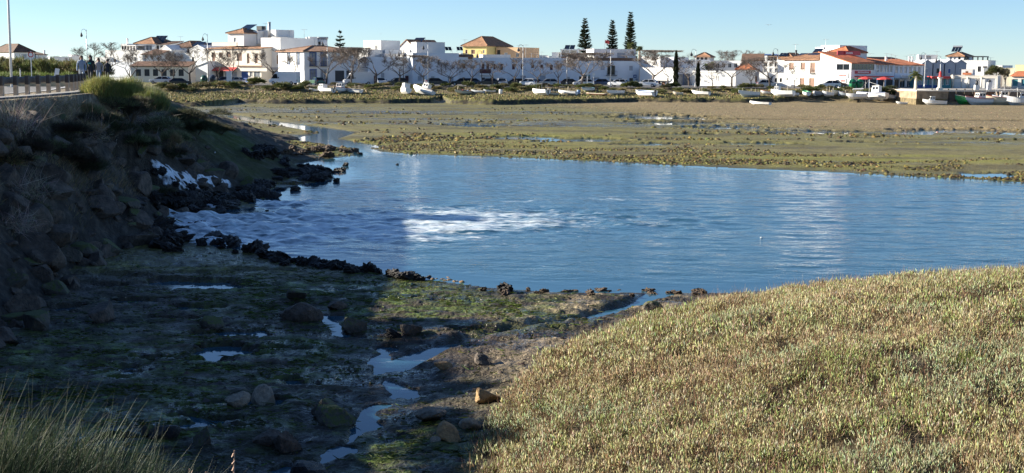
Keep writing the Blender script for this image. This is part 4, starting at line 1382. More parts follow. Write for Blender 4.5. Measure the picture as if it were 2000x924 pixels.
for i, (a, b, Y, s_, c) in enumerate(sl_):
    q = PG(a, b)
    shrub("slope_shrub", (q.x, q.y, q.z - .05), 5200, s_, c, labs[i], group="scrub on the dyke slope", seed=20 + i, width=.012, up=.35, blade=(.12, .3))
for i in range(16):
    yy = rnd.uniform(40, 64)
    x, y = slope_pt(yy, rnd.uniform(.12, .62))
    s_ = rnd.uniform(.5, 1.0)
    shrub("slope_scrub", (x, y, gz(x, y) - .05), 2600, (s_ * 1.2, s_, s_ * .8), rnd.choice([DKB + DKG, DKG, GREY + DKB, DKB]), "low dark scrub growing between the shaded stones of the dyke facing", "shrub", "low scrub between the facing stones", seed=300 + i, width=.012, up=.4, blade=(.1, .28))
for i in range(13):  # unseen shrubs added to carry the dyke's shade further over the foreground
    yy = 9 + i * 2.1
    cx = float(np.interp(yy, [c[1] for c in CREST[3:9]], [c[0] for c in CREST[3:9]]))
    hs = rnd.uniform(1.0, 1.5)
    shrub("added_shade_shrub", (cx - .5, yy, gz(cx - .5, yy) - .1), 2600, (1.3, 1.3, hs), GREEN + GREY, "added unseen shrub on the near dyke crest, casting foreground shade", "shrub", "added shade shrubs on the near dyke crest", seed=340 + i, width=.03, blade=(.2, .4), up=1.0)
# dry grass over the slope top
def slope_grass():
    n = 26000
    y = rng.uniform(26, 66, n)
    fr = rng.random(n) ** 1.6 * .75
    xy = np.array([slope_pt(a, b) for a, b in zip(y, fr)])
    x, y = xy[:, 0] + rng.normal(size=n) * .15, xy[:, 1] + rng.normal(size=n) * .15
    keep = (fbm(x, y, 1.8, 3, 701) > -.24 + fr * .5 - .25 * (fr < .2)) & (fr > .03)
    x, y, fr = x[keep], y[keep], fr[keep]
    z = gzs(x, y)
    m = len(x)
    cc = np.array([(0.30, 0.22, 0.12), (0.22, 0.18, 0.09), (0.13, 0.12, 0.05), (0.38, 0.29, 0.17)])[rng.integers(0, 4, m)]
    d = unit(np.stack([.35 + rng.normal(size=m) * .3, rng.normal(size=m) * .3, np.ones(m)], -1))
    V, Q, T, k = ribbons(np.stack([x, y, z - .02], -1), d, rng.uniform(.15, .5, m) * np.where((y > 42) & (fr < .14), .5, 1), np.full(m, .010), rng.normal(size=(m, 3)) * .2 + np.array([.15, 0, -.25]), 3)
    o = np_mesh("dry_grass", V, [Q, T], M_dry, col=np.repeat(jitter(cc, m, .2), k, 0))
    tag(o, "dry straw grass hanging over the top of the dyke slope", "dry grass", kind="stuff")
slope_grass()
# pale dead brushwood
for i, (a, b, Y, w, lab) in enumerate(((45, 395, 37, 1.0, "tangle of pale dead twigs on the stones at the left frame edge"), (30, 455, 36, .8, "tangle of grey dead twigs just below the palest tangle"),
                                    (290, 250, 60, 1.3, "bleached dead branches draped over the slope bushes"), (175, 275, 50, .9, "pale dead twigs along the top of the stone facing"), (30, 265, 42, .8, "dry pale reeds standing at the left frame edge of the dyke top"))):
    q = PG(a, b)
    n = 500
    base = rng.normal(size=(n, 3)) * np.array([w * .35, w * .3, .12]) + np.array([0, 0, .25])
    d = unit(rng.normal(size=(n, 3)) + np.array([.4, 0, .5 if i < 4 else 2.5]))
    V, Q, T, k = ribbons(base, d, rng.uniform(.15, .55, n) * (1.3 if i == 4 else 1), np.full(n, .011), rng.normal(size=(n, 3)) * .55, 4)
    o = np_mesh("dead_brushwood", V, [Q, T], M_dry, col=np.repeat(jitter((0.36, 0.31, 0.26), n, .25), k, 0))
    o.location = (q.x, q.y, q.z)
    tag(o, lab, "dead branches", "dead brushwood on the dyke")
# hedge beyond the road, far left
for i in range(17):
    px = -30 + i * 13.5
    Y = 112 + 9 * ((i * 7) % 5) / 5
    q = PY(px, 150, Y)
    pytop = 118 + 5 * math.sin(i * 1.7) + (4 if i > 12 else 0)
    h = max(1.0, PY(px, pytop, Y).z - 4.75)
    shrub("hedge_shrub", (q.x, q.y, gz(q.x, q.y) - .1), 2200, (1.7, 1.4, h * 1.15), [(0.15, 0.165, 0.055), (0.115, 0.14, 0.04), (0.19, 0.165, 0.07)],
          "dusty green bushy shrub in the long hedge beyond the dyke road", group="hedge shrubs beyond the dyke road", seed=60 + i, width=.05, blade=(.2, .45))
for i in range(9):
    px = -10 + i * 19
    q = PY(px, 155, 92 + (i % 3) * 2)
    shrub("verge_shrub", (q.x, q.y, gz(q.x, q.y) - .1), 1300, (1.2, .9, .8), [(0.16, 0.20, 0.05), (0.13, 0.17, 0.04)], "low fresh green shrub on the verge before the long hedge", group="verge shrubs by the dyke road", seed=90 + i, width=.03, blade=(.15, .35))

# small litter
for a, b, w, lab in ((187, 315, 14, "crumpled white plastic bag on the dyke slope"), (420, 300, 5, "tiny scrap of white litter on the green slope"), (1487, 466, 5, "small white float drifting on the pond")):
    q = PG(a, b)
    s = w / FPX * q.y * .5
    o = rock("litter_bag" if w > 10 else ("float" if a > 1000 else "litter_scrap"), RND, mat("white_plastic", (0.75, 0.76, 0.78), 0.4, .05), (q.x, q.y, q.z + s * .5), s, lab, cat="litter" if a < 1000 else "float")

# ================================================================== the town across the flats
M_wall = mat("whitewash", (0.80, 0.79, 0.76), 0.85, 0.07, 0.35)
M_wallb = mat("shade_blue_whitewash", (0.72, 0.75, 0.78), 0.85, 0.07, 0.35)  # whitewash with the blue of shade put into its colour
M_cream = mat("cream_wall", (0.80, 0.73, 0.62), 0.85, 0.08, 0.35)
M_yellow = mat("yellow_wall", (0.78, 0.60, 0.24), 0.85, 0.08, 0.5)
M_orange = mat("tan_wall", (0.62, 0.40, 0.23), 0.85, 0.1, 0.5)
M_greyw = mat("grey_wall", (0.42, 0.43, 0.46), 0.85, 0.1, 0.5)
M_blue = mat("blue_paint", (0.03, 0.09, 0.30), 0.5, 0.1, 3)
M_teal = mat("teal_paint", (0.06, 0.24, 0.26), 0.6, 0.1, 3)
M_glass = mat("window_glass", (0.015, 0.02, 0.026), 0.08, 0.2, 2)
M_glassl = mat("curtained_glass", (0.20, 0.22, 0.25), 0.15, 0.3, 2)
M_shut = mat("grey_shutter", (0.36, 0.38, 0.41), 0.6, 0.1, 3)
M_brown = mat("brown_shutter", (0.16, 0.075, 0.04), 0.6, 0.2, 3)
M_wine = mat("dark_red_shutter", (0.085, 0.022, 0.025), 0.6, 0.2, 3)
M_flat = mat("roof_terrace", (0.34, 0.24, 0.18), 0.9, 0.15, 1)
M_solar = mat("solar_glass", (0.008, 0.012, 0.024), 0.12, 0.3, 3)
M_redaw = mat("red_awning", (0.52, 0.055, 0.05), 0.7, 0.15, 2)
M_signr = mat("red_sign", (0.45, 0.02, 0.035), 0.5, 0.1, 3)
M_lattice = mat("brown_lattice", (0.15, 0.085, 0.055), 0.8, 0.3, 6)
M_stonew = mat("quay_stone", (0.29, 0.215, 0.14), 0.9, 0.4, 1.2, bump=0.6, bscale=4)

def tile_mat(name, base):
    m = mat(name, base, 0.8, 0.35, 1.2)
    nt = m.node_tree
    b = nt.nodes["Principled BSDF"]
    tc = nt.nodes.new("ShaderNodeTexCoord")
    wv = nt.nodes.new("ShaderNodeTexWave")
    wv.inputs["Scale"].default_value = 1.6
    wv.inputs["Distortion"].default_value = 0.6
    nt.links.new(tc.outputs["Object"], wv.inputs["Vector"])
    bp = nt.nodes.new("ShaderNodeBump")
    bp.inputs["Distance"].default_value = 0.08
    nt.links.new(wv.outputs["Fac"], bp.inputs["Height"])
    nt.links.new(bp.outputs[0], b.inputs["Normal"])
    return m
M_tile = tile_mat("weathered_roof_tile", (0.32, 0.17, 0.095))
M_tileo = tile_mat("orange_roof_tile", (0.52, 0.17, 0.07))
M_tiled = tile_mat("dark_roof_tile", (0.15, 0.085, 0.055))

KIND = {'g': (M_glass, M_white, 1), 'c': (M_glassl, M_white, 1), 's': (M_shut, M_white, 0), 'b': (M_brown, M_cream, 0), 'w': (M_wine, M_white, 0), 'd': (M_dark, M_dark, 0),
        'e': (M_glassl, M_blue, 1), 'u': (M_blue, M_white, 0), 't': (M_teal, M_white, 0), 'x': (M_white, M_shut, 0), 'p': (M_glass, M_shut, 2)}

class Bldg:
    def __init__(s, name, label, fx, ytop, depth, wall=M_wall, cat="house", zb=None, group=None, F=(), L=(), R=(), roof='flat', rh=1.5, tile=None, ov=0.3, ybase=168, ridge='x'):
        x0, Y0, x1, Y1 = fx
        a, b = PY(x0, ybase, Y0), PY(x1, ybase, Y1)
        z = zb if zb is not None else min(gz(a.x, a.y), gz(b.x, b.y)) - 0.05
        s.o = Vector((a.x, a.y, z))
        s.rz = math.atan2(b.y - a.y, b.x - a.x)
        s.xd = Vector((math.cos(s.rz), math.sin(s.rz), 0))
        s.yd = Vector((-math.sin(s.rz), math.cos(s.rz), 0))
        s.w = math.hypot(b.x - a.x, b.y - a.y)
        s.root = empty(name, s.o, s.rz, label, cat, group)
        t = PY((x0 + x1) / 2, ytop, (Y0 + Y1) / 2)
        s.h = t.z - z
        s.walls(0, s.w, 0, depth, 0, s.h, wall, F, L, R, "wall")
        s.roof(0, s.w, 0, depth, s.h, roof, rh, tile or M_tile, ov, ridge, wall)
    def loc(s, p):
        d = p - s.o
        return Vector((d.dot(s.xd), d.dot(s.yd), d.z))
    def on(s, px, py, face, off):
        """pixel on a face plane -> (u, v): F: y=off, L/R: x=off"""
        d = ray(px, py)
        n = s.yd if face == 'F' else s.xd
        c = Vector((0, 0, CAMZ))
        t = ((s.o + n * off) - c).dot(n) / d.dot(n)
        q = s.loc(c + d * t)
        return (q.x if face == 'F' else q.y), q.z
    def walls(s, xa, xb, ya, yb, za, zb, wall, F, L, R, nm):
        mb = MB()
        def face(fc, off, u0, u1, ops):
            rects = []
            for (pa, pb, qa, qb, kd) in ops:
                c = (pa + pb) / 2, (qa + qb) / 2
                ua, _ = s.on(pa, c[1], fc, off)
                ub, _ = s.on(pb, c[1], fc, off)
                _, va = s.on(c[0], qb, fc, off)
                _, vb = s.on(c[0], qa, fc, off)
                ua, ub = min(ua, ub), max(ua, ub)
                g_ = .06 * min(ub - ua, 2.0)
                ua, ub, va, vb = ua - g_, ub + g_, va - g_, vb + g_
                ua, ub = max(ua, u0 + .05), min(ub, u1 - .05)
                va, vb = max(va, za + 0.02), min(vb, zb - .05)
                if ub - ua < .15 or vb - va < .15:
                    continue
                rects.append((ua, ub, va, vb, kd))
            us = sorted({u0, u1} | {r[0] for r in rects} | {r[1] for r in rects})
            zs = sorted({za, zb} | {r[2] for r in rects} | {r[3] for r in rects})
            def pt(u, v, dd=0.0):
                if fc == 'F': return (u, off + dd, v)
                if fc == 'B': return (u, off - dd, v)
                if fc == 'L': return (off + dd, u, v)
                return (off - dd, u, v)
            for i in range(len(us) - 1):
                for j in range(len(zs) - 1):
                    cu, cv = (us[i] + us[i + 1]) / 2, (zs[j] + zs[j + 1]) / 2
                    if any(r[0] < cu < r[1] and r[2] < cv < r[3] for r in rects):
                        continue
                    mb.add([pt(us[i], zs[j]), pt(us[i + 1], zs[j]), pt(us[i + 1], zs[j + 1]), pt(us[i], zs[j + 1])], [(0, 1, 2, 3)])
            for (ua, ub, va, vb, kd) in rects:
                dp = 0.16
                c = [(ua, va), (ub, va), (ub, vb), (ua, vb)]
                for k in range(4):
                    p, q = c[k], c[(k + 1) % 4]
                    mb.add([pt(*p), pt(*q), pt(*q, dp), pt(*p, dp)], [(0, 1, 2, 3)])
                pm, fm, mul = KIND[kd[0]]
                w2 = MB()
                t = min(.07, (ub - ua) * .12)
                def slab(u0_, u1_, v0_, v1_, d0, d1, B):
                    vs = [pt(u0_, v0_, d0), pt(u1_, v0_, d0), pt(u1_, v1_, d0), pt(u0_, v1_, d0), pt(u0_, v0_, d1), pt(u1_, v0_, d1), pt(u1_, v1_, d1), pt(u0_, v1_, d1)]
                    B.add(vs, [(0, 1, 2, 3), (7, 6, 5, 4), (0, 4, 5, 1), (1, 5, 6, 2), (2, 6, 7, 3), (3, 7, 4, 0)])
                slab(ua, ua + t, va, vb, .07, .15, w2)
                slab(ub - t, ub, va, vb, .07, .15, w2)
                slab(ua + t, ub - t, vb - t, vb, .07, .15, w2)
                slab(ua + t, ub - t, va, va + t, .07, .15, w2)
                if mul == 1:
                    m0 = (ua + ub) / 2
                    slab(m0 - t / 2, m0 + t / 2, va + t, vb - t, .075, .145, w2)
                elif mul == 2:
                    for q in range(1, max(2, int((ub - ua) / 1.2))):
                        m0 = ua + (ub - ua) * q / max(2, int((ub - ua) / 1.2))
                        slab(m0 - t / 2, m0 + t / 2, va + t, vb - t, .075, .145, w2)
                isd = va < za + 0.35 and vb - va > 1.4
                wo = w2.build("door" if isd else "window", fm, s.root)
                pn = MB()
                slab(ua + t * .5, ub - t * .5, va + t * .5, vb - t * .5, .11, .14, pn)
                pn.build(("door_leaf" if isd else "pane"), pm, wo)
                if 'k' in kd:                                   # balcony: slab and railing
                    bl = MB()
                    slab(ua - .25, ub + .25, va - .12, va, -.55, -.002, bl)
                    for q in range(9):
                        m0 = ua - .23 + (ub - ua + .46) * q / 8
                        slab(m0 - .015, m0 + .015, va, va + .85, -.54, -.51, bl)
                    slab(ua - .25, ub + .25, va + .85, va + .9, -.55, -.5, bl)
                    bl.build("balcony", M_dark, s.root)
                if 'f' in kd:                                   # painted surround
                    bl = MB()
                    g = .13
                    slab(ua - g, ua, va, vb + g, -.03, -.002, bl)
                    slab(ub, ub + g, va, vb + g, -.03, -.002, bl)
                    slab(ua, ub, vb, vb + g, -.03, -.002, bl)
                    bl.build("surround", M_blue if kd[0] == 'e' else (M_tile if kd[0] == 'b' else M_shut), s.root)
        face('F', ya, xa, xb, F)
        face('B', yb, xa, xb, ())
        face('L', xa, ya, yb, L)
        face('R', xb, ya, yb, R)
        return mb.build(nm, wall, s.root)
    def roof(s, xa, xb, ya, yb, z, kind, rh, tile, ov, ridge, wall, nm="roof"):
        mb = MB()
        if kind == 'flat':
            mb.box(xa + .02, xb - .02, ya + .02, yb - .02, z - .45, z - .3)
            mb.build("roof_terrace", M_flat, s.root)
            cp = MB()
            t = .12
            cp.box(xa - .03, xb + .03, ya - .03, ya + t, z, z + .06).box(xa - .03, xb + .03, yb - t, yb + .03, z, z + .06)
            cp.box(xa - .03, xa + t, ya + t, yb - t, z, z + .06).box(xb - t, xb + .03, ya + t, yb - t, z, z + .06)
            cp.build("coping", wall, s.root)
            return
        X0, X1, Y0, Y1 = xa - ov, xb + ov, ya - ov, yb + ov
        if kind == 'hip':
            if X1 - X0 >= Y1 - Y0:
                c = (Y0 + Y1) / 2; g = (Y1 - Y0) / 2 * .95
                tp = [(X0 + g, c), (X1 - g, c)]
                if X1 - X0 - 2 * g < .1: tp = [((X0 + X1) / 2 - .05, c), ((X0 + X1) / 2 + .05, c)]
            else:
                c = (X0 + X1) / 2; g = (X1 - X0) / 2 * .95
                tp = [(c, Y0 + g), (c, Y1 - g)]
            vs = [(X0, Y0, z), (X1, Y0, z), (X1, Y1, z), (X0, Y1, z), (*tp[0], z + rh), (*tp[1], z + rh), (X0, Y0, z - .14), (X1, Y0, z - .14), (X1, Y1, z - .14), (X0, Y1, z - .14)]
            if X1 - X0 >= Y1 - Y0:
                fs = [(0, 1, 5, 4), (1, 2, 5), (2, 3, 4, 5), (3, 0, 4)]
            else:
                fs = [(0, 1, 4), (1, 2, 5, 4), (2, 3, 5), (3, 0, 4, 5)]
            fs += [(6, 7, 1, 0), (7, 8, 2, 1), (8, 9, 3, 2), (9, 6, 0, 3), (9, 8, 7, 6)]
            mb.add(vs, fs)
            for k in range(4):                                     # hip ridges
                e = vs[4] if ((k in (0, 3)) if X1 - X0 >= Y1 - Y0 else (k in (0, 1))) else vs[5]
                mb.tube([(vs[k][0], vs[k][1], vs[k][2] + .03), (e[0], e[1], e[2] + .03)], .10, 5)
            mb.tube([(vs[4][0], vs[4][1], vs[4][2] + .03), (vs[5][0], vs[5][1], vs[5][2] + .03)], .11, 5)
        elif kind == 'gable':
            if ridge == 'x':
                c = (Y0 + Y1) / 2
                poly = [(Y0, z - .1), (c, z + rh), (Y1, z - .1), (Y1, z + .08), (c, z + rh + .18), (Y0, z + .08)]
                mb.prism(poly, X0, X1, 'x')
                gb = MB(); gb.prism([(ya, z), (yb, z), (c, z + rh - .02)], xa + .01, xb - .01, 'x'); gb.build("gable", wall, s.root)
            else:
                c = (X0 + X1) / 2
                poly = [(X0, z - .1), (c, z + rh), (X1, z - .1), (X1, z + .08), (c, z + rh + .18), (X0, z + .08)]
                mb.prism(poly, Y0, Y1, 'y')
                gb = MB(); gb.prism([(xa, z), (xb, z), (c, z + rh - .02)], ya + .01, yb - .01, 'y'); gb.build("gable", wall, s.root)
        elif kind == 'mono':                                       # rises to the back
            mb.prism([(Y0, z - .05), (Y1, z + rh), (Y1, z + rh + .15), (Y0, z + .10)], X0, X1, 'x')
            gb = MB(); gb.prism([(ya + .01, z), (yb - .01, z), (yb - .01, z + rh * (yb - Y0) / (Y1 - Y0) - .06)], xa + .01, xb - .01, 'x'); gb.build("gable", wall, s.root)
        elif kind == 'side':                                       # rises to the left
            mb.prism([(X0, z + rh), (X1, z - .05), (X1, z + .10), (X0, z + rh + .15)], Y0, Y1, 'y')
        mb.build(nm, tile, s.root)
    def block(s, nm, x0, x1, ytop, ybot, off, depth, wall=M_wall, F=(), L=(), R=(), roof='flat', rh=1.0, tile=None, ov=.2, ridge='x'):
        """another volume of the same building: front face at local y = off, between two pixel columns and rows"""
        ua, v1 = s.on(x0, ytop, 'F', off)
        ub, _ = s.on(x1, ytop, 'F', off)
        _, v0 = s.on(x0, ybot, 'F', off)
        s.walls(ua, ub, off, off + depth, max(v0, 0.0), v1, wall, F, L, R, nm)
        s.roof(ua, ub, off, off + depth, v1, roof, rh, tile or M_tile, ov, ridge, wall, nm + "_roof")
        return s
    def bx(s, nm, x0, x1, ytop, ybot, off, depth, m):
        """a box piece on the front: an awning, sign, canopy, railing"""
        ua, v1 = s.on(x0, ytop, 'F', off)
        ub, _ = s.on(x1, ytop, 'F', off)
        _, v0 = s.on(x0, ybot, 'F', off)
        return MB().box(ua, ub, off, off + depth, v0, v1).build(nm, m, s.root)
    def awning(s, x0, x1, ytop, ybot, m, out=1.2, nm="awning"):
        ua, v1 = s.on(x0, ytop, 'F', 0)
        ub, _ = s.on(x1, ytop, 'F', 0)
        _, v0 = s.on(x0, ybot, 'F', 0)
        mb = MB()
        mb.prism([(-.01, v1), (-out, v0 + .2), (-out, v0), (-out + .04, v0), (-out + .04, v0 + .17), (-.01, v1 - .06)], ua, ub, 'x')
        return mb.build(nm, m, s.root)
    def sign(s, x0, x1, ytop, ybot, off, m, ink=M_white, rows=1, face='F'):
        ua, v1 = s.on(x0, ytop, face, off)
        ub, _ = s.on(x1, ytop, face, off)
        _, v0 = s.on(x0, ybot, face, off)
        ua, ub = min(ua, ub), max(ua, ub)
        r = random.Random(int(x0 * 7))
        mb = MB()
        def B(u0, u1, a0, a1, w0, w1, mi):
            if face == 'F': mb.box(u0, u1, off + a0, off + a1, w0, w1, mi)
            else: mb.box(off + a0, off + a1, u0, u1, w0, w1, mi)
        B(ua, ub, -.12, -.02, v0, v1, 0)
        for k in range(rows):                                      # a line of small raised strokes where the blurred lettering runs
            c = v0 + (v1 - v0) * (k + .5) / rows
            hh = (v1 - v0) / rows * .22
            u = ua + (ub - ua) * .16
            while u < ub - (ub - ua) * .16:
                ww = (ub - ua) * r.uniform(.035, .06)
                B(u, u + ww, -.135, -.121, c - hh, c + hh * r.uniform(.5, 1), 1)
                u += ww * 1.5
        return mb.build("sign", [m, ink], s.root)
    def solar(s, x0, x1, y0, y1, off, n=1, tilt=35, tank=False):
        ua, v1 = s.on(x0, y0, 'F', off)
        ub, _ = s.on(x1, y0, 'F', off)
        _, v0 = s.on(x0, y1, 'F', off)
        hh = v1 - v0
        dp = hh / math.tan(R(tilt))
        mb = MB()
        wd = (ub - ua) / n
        for k in range(n):
            a0, a1 = ua + wd * k + .04, ua + wd * (k + 1) - .04
            mb.prism([(off, v0), (off + dp, v1), (off + dp, v1 + .08), (off, v0 + .08)], a0, a1, 'x')
        fr = MB()
        for a in (ua + .1, ub - .1):
            fr.tube([(a, off + dp, v1), (a, off + dp, v0 - .3)], .03, 5)
            fr.tube([(a, off, v0), (a, off, v0 - .3)], .03, 5)
        p = mb.build("solar_panel", M_solar, s.root)
        fr.build("stand", M_steel, p)
        if tank:
            MB().tube([(ua, off + dp + .2, v1 + .1), (ub, off + dp + .2, v1 + .1)], .28, 10).build("tank", M_steel, p)
    def antenna(s, px, ytop, ybot, off):
        u, v1 = s.on(px, ytop, 'F', off)
        _, v0 = s.on(px, ybot, 'F', off)
        mb = MB()
        mb.tube([(u, off, v0 - .3), (u, off, v1)], .035, 5)
        mb.tube([(u - .7, off, v1 - .1), (u + .7, off, v1 - .1)], .02, 4)
        for k in range(5):
            mb.tube([(u - .6 + .3 * k, off - .35, v1 - .1), (u - .6 + .3 * k, off + .35, v1 - .1)], .015, 4)
        mb.build("antenna", M_steel, s.root)
    def cyl(s, nm, px, r_px, ytop, ybot, off, m, n=14):
        u, v1 = s.on(px, ytop, 'F', off)
        u2, _ = s.on(px + r_px, ytop, 'F', off)
        _, v0 = s.on(px, ybot, 'F', off)
        r = u2 - u
        MB().tube([(u, off, max(v0, 0)), (u, off, v1)], r, n).tube([(u, off, v1), (u, off, v1 + .12)], r + .05, n).build(nm, m, s.root, True)
    def pergola(s, x0, x1, ytop, ybot, off, depth, m, n=4):
        ua, v1 = s.on(x0, ytop, 'F', off)
        ub, _ = s.on(x1, ytop, 'F', off)
        _, v0 = s.on(x0, ybot, 'F', off)
        mb = MB()
        for k in range(n):
            u = ua + (ub - ua) * k / (n - 1)
            for y in (off, off + depth):
                mb.box(u - .12, u + .12, y - .12, y + .12, v0, v1 - .22)
        mb.box(ua - .2, ub + .2, off - .2, off + depth + .2, v1 - .22, v1)
        mb.build("pergola", m, s.root)

def rowop(x0, x1, n, wpx, ya, yb, k):
    st = (x1 - x0) / n
    return [(x0 + st * (i + .5) - wpx / 2, x0 + st * (i + .5) + wpx / 2, ya, yb, k) for i in range(n)]

# ---------------- the ground the town stands on: road and pavement
def flat(name, x0, x1, y0, y1, z, m, h=0.0):
    mb = MB()
    if h:
        mb.box(x0, x1, y0, y1, z - .3, z)
    else:
        mb.add([(x0, y0, z), (x1, y0, z), (x1, y1, z), (x0, y1, z)], [(0, 1, 2, 3)])
    return tag(mb.build(name, m), kind="structure")
flat("town_road", -62, 118, 262.5, 271.5, 2.625, M_asph)
flat("town_road_line", -62, 118, 266.9, 267.03, 2.630, M_white)
flat("town_pavement", -62, 118, 271.5, 276, 2.74, M_concr, 1)

# ---------------- houses from left to right
b = Bldg("white_house", "white house with a red hipped roof, alone at the far left beyond the hedge", (28, 322, 68, 326), 101.5, 11, F=[(42, 52, 106, 113, 's')], roof='hip', rh=1.9, tile=M_tiled, ybase=120, zb=2.6)
b.block("annexe", 70, 92, 107, 125, .5, 8, roof='mono', rh=1.0, tile=M_tiled)
b.cyl("chimney", 86.5, 1.7, 99, 110, 1.0, M_wall, 8)
b = Bldg("white_house", "low flat white house with a raised box, between the red-roofed house and the bare tree", (121, 320, 163, 322), 111, 10, wall=M_wall, F=[(127, 132, 114, 122, 's'), (155, 162, 113, 124, 'd')], zb=2.6, ybase=124)
b.block("roof_box", 139, 157, 107, 111.5, 1.0, 5)
b.block("side_wing", 97, 121, 111, 124, -.5, 9)

b = Bldg("white_house", "long low white house with an arched roof terrace and pergola, left of the tile-roofed villas", (207, 315, 279, 309.5), 98.5, 12, F=[(222, 226, 116, 121, 'd'), (263, 268, 112, 119, 's'), (281, 285, 113, 120, 's')], ybase=150)
b.block("terrace_room", 236, 248, 86, 99, 3, 5, F=[(238, 241, 90, 97, 'd'), (243, 246, 90, 97, 'd')])
b.pergola(248, 265, 88, 99, 3, 4, M_wall, 4)
b.block("low_wing", 186, 212, 112, 140, -1, 6)
b.block("front_yard_wall", 212, 262, 122, 150, -6, .3, wall=M_wallb)
b = Bldg("villa", "white villa with a pale tiled hip roof and three solar panels on its right", (265, 318, 303, 316), 85, 9, F=[(270, 281, 90, 97, 's'), (285, 296, 89, 97, 'c')], roof='hip', rh=1.5, tile=M_tile, ybase=150, wall=M_wallb)
b.block("veranda", 303, 328, 87, 130, .8, 6, F=rowop(304, 327, 3, 5, 89, 97, 'd'), roof='mono', rh=.8, tile=M_tiled)
b.solar(296, 318, 70, 84, 3.5, 3, 40)
b.cyl("chimney", 249, 1.3, 76, 90, 1, M_wall, 8)
b = Bldg("white_house", "white house with a brown tiled strip under the solar villa", (279, 298, 311, 297), 107, 6, F=[(282, 285, 113, 120, 's')], roof='mono', rh=1.2, tile=M_tiled, ybase=150)
b = Bldg("lean_to", "long low shed with a brown tiled lean-to roof in front of the white houses", (256, 290, 368, 288), 130, 4, wall=M_cream, F=rowop(262, 362, 6, 9, 136, 148, 'd'), roof='mono', rh=1.0, tile=M_tiled, cat="shed", ybase=152)
b = Bldg("white_house", "white gable-walled house behind the lean-to, left of the brown hip roof", (312, 303, 336, 301), 98, 9, F=[(318, 321, 110, 116, 'd')], roof='gable', ridge='y', rh=1.0, tile=M_wall, ybase=150, ov=.05)
b = Bldg("villa", "white villa under a dark brown pyramid roof among the bare trees", (338, 306, 376, 303.5), 92, 9, wall=M_wall, F=rowop(340, 374, 3, 5, 96, 103, 'd'), roof='hip', rh=1.4, tile=M_tiled, ybase=150)
b.block("front_wing", 333, 372, 104, 150, -3, 4, F=[(341, 344, 118, 126, 'd'), (352, 355, 120, 127, 's')])
b.antenna(352.5, 71, 84, 3)
b = Bldg("white_house", "white house with a sharp gable and a lean-to wall, beside the cream shop house", (372, 300, 404, 297.5), 97, 9, F=[(375, 379, 112, 121, 'd')], roof='gable', ridge='y', rh=.9, tile=M_wall, ov=.05, ybase=155)
b.solar(374, 393, 82, 90.5, 3, 3, 30)
b.solar(395, 409, 84, 90.5, 4, 2, 30)
b.block("lean_to_wall", 382, 406, 120, 158, -2.5, 2.5, wall=M_wallb, roof='side', rh=-1.2, tile=M_wallb)

b = Bldg("shop_house", "cream two-storey shop house with tiled eaves and red awnings over the ground floor", (408, 297, 511, 289), 95, 10, wall=M_cream, cat="shop house",
         F=[(414, 420, 103, 121, 'b'), (428, 434, 103, 113, 'b'), (443, 450, 102, 112, 'b'), (463, 472, 104.5, 119, 'b'), (482.5, 487, 104.5, 124, 'b'), (498, 503, 104.5, 124, 'b'),
            (416, 426, 139, 160, 'd'), (428, 436, 139, 160, 'd'), (439, 462, 140, 160, 's'), (471.5, 484, 139.5, 160, 'u'), (488, 493, 139.5, 150, 'c'), (496.5, 507, 139.5, 150, 'c')],
         roof='mono', rh=.8, tile=M_tile, ybase=164)
b.block("roof_terrace_wall", 414, 462, 83.5, 90, 2.5, .3, wall=M_cream)
b.block("stair_tower", 445, 476, 64.5, 90, 3.5, 6, F=[(457, 462, 74, 82, 's')], roof='hip', rh=1.0, ov=.4)
b.solar(466, 486, 48, 59, 6.5, 1, 25)
b.awning(414, 464, 131, 138.5, M_redaw)
b.bx("sign_band", 469, 521, 133, 139, -.25, .2, M_cream)
b.bx("ledge", 461, 511, 128, 129.6, -.35, .35, M_tile)
b = Bldg("white_house", "tall white house with a round turret and metal flue beside the shop house", (511, 293.5, 549, 290.5), 74, 11, wall=M_wall, F=[(522, 526, 103, 116, 's'), (540, 546, 108, 125, 'b'), (513, 546, 140, 160, 'p')], ybase=164)
b.block("upper_block", 501, 539, 59, 80, 6, 6)
b.block("arched_room", 476, 503, 61, 86, 4, 6, F=[(481, 489, 76, 86, 'c'), (492, 499, 76, 86, 'c')])
b.cyl("turret", 549, 13.5, 73.5, 110, 3.5, M_wall, 18)
b.cyl("flue", 526, 2, 44, 74, 5.0, M_steel, 8)
b.bx("water_tank", 501, 511, 51, 59, 7, 1.5, M_dark)
b.antenna(518, 45, 59, 7)
b.bx("shop_front_band", 522, 568, 131.5, 136, -.3, .28, M_greyw)
b = Bldg("white_house", "broad white roof-terrace house with pots and aerials behind the corner house", (546, 300, 640, 303), 77, 9, wall=M_wallb, F=[(573, 580, 75, 87, 'd'), (591, 597, 79, 86, 'g'), (622, 627, 82, 87, 'd')], ybase=164)
b.block("right_block", 604, 620, 72.5, 90, -1.5, 6)
b.cyl("water_drum", 631, 5, 79, 90, -1, M_wall, 14)
b.antenna(566, 58, 70, 2); b.antenna(594, 57, 72, 2)
b.block("roof_canopy", 622, 641, 72.5, 75, 0, 3, wall=M_shut)
b = Bldg("corner_house", "white two-storey corner house with brown tiled eaves, blue window surrounds and arched garage doors", (594.5, 270, 699, 278), 100.5, 10.5, wall=M_wall, zb=2.6,
         F=[(606, 616.5, 103.5, 128, 'efk'), (627.5, 638, 104, 128, 'efk'), (606.5, 617, 137, 156, 'ef'), (627.5, 638, 137, 156, 'cf'), (655.5, 671.5, 139, 158, 'd'), (677.5, 694, 139, 158, 'd')],
         L=[(561, 567, 103.5, 126, 'e'), (579, 586, 103.5, 126, 'e')], roof='hip', rh=1.15, tile=M_tile, ov=.5, ybase=164)

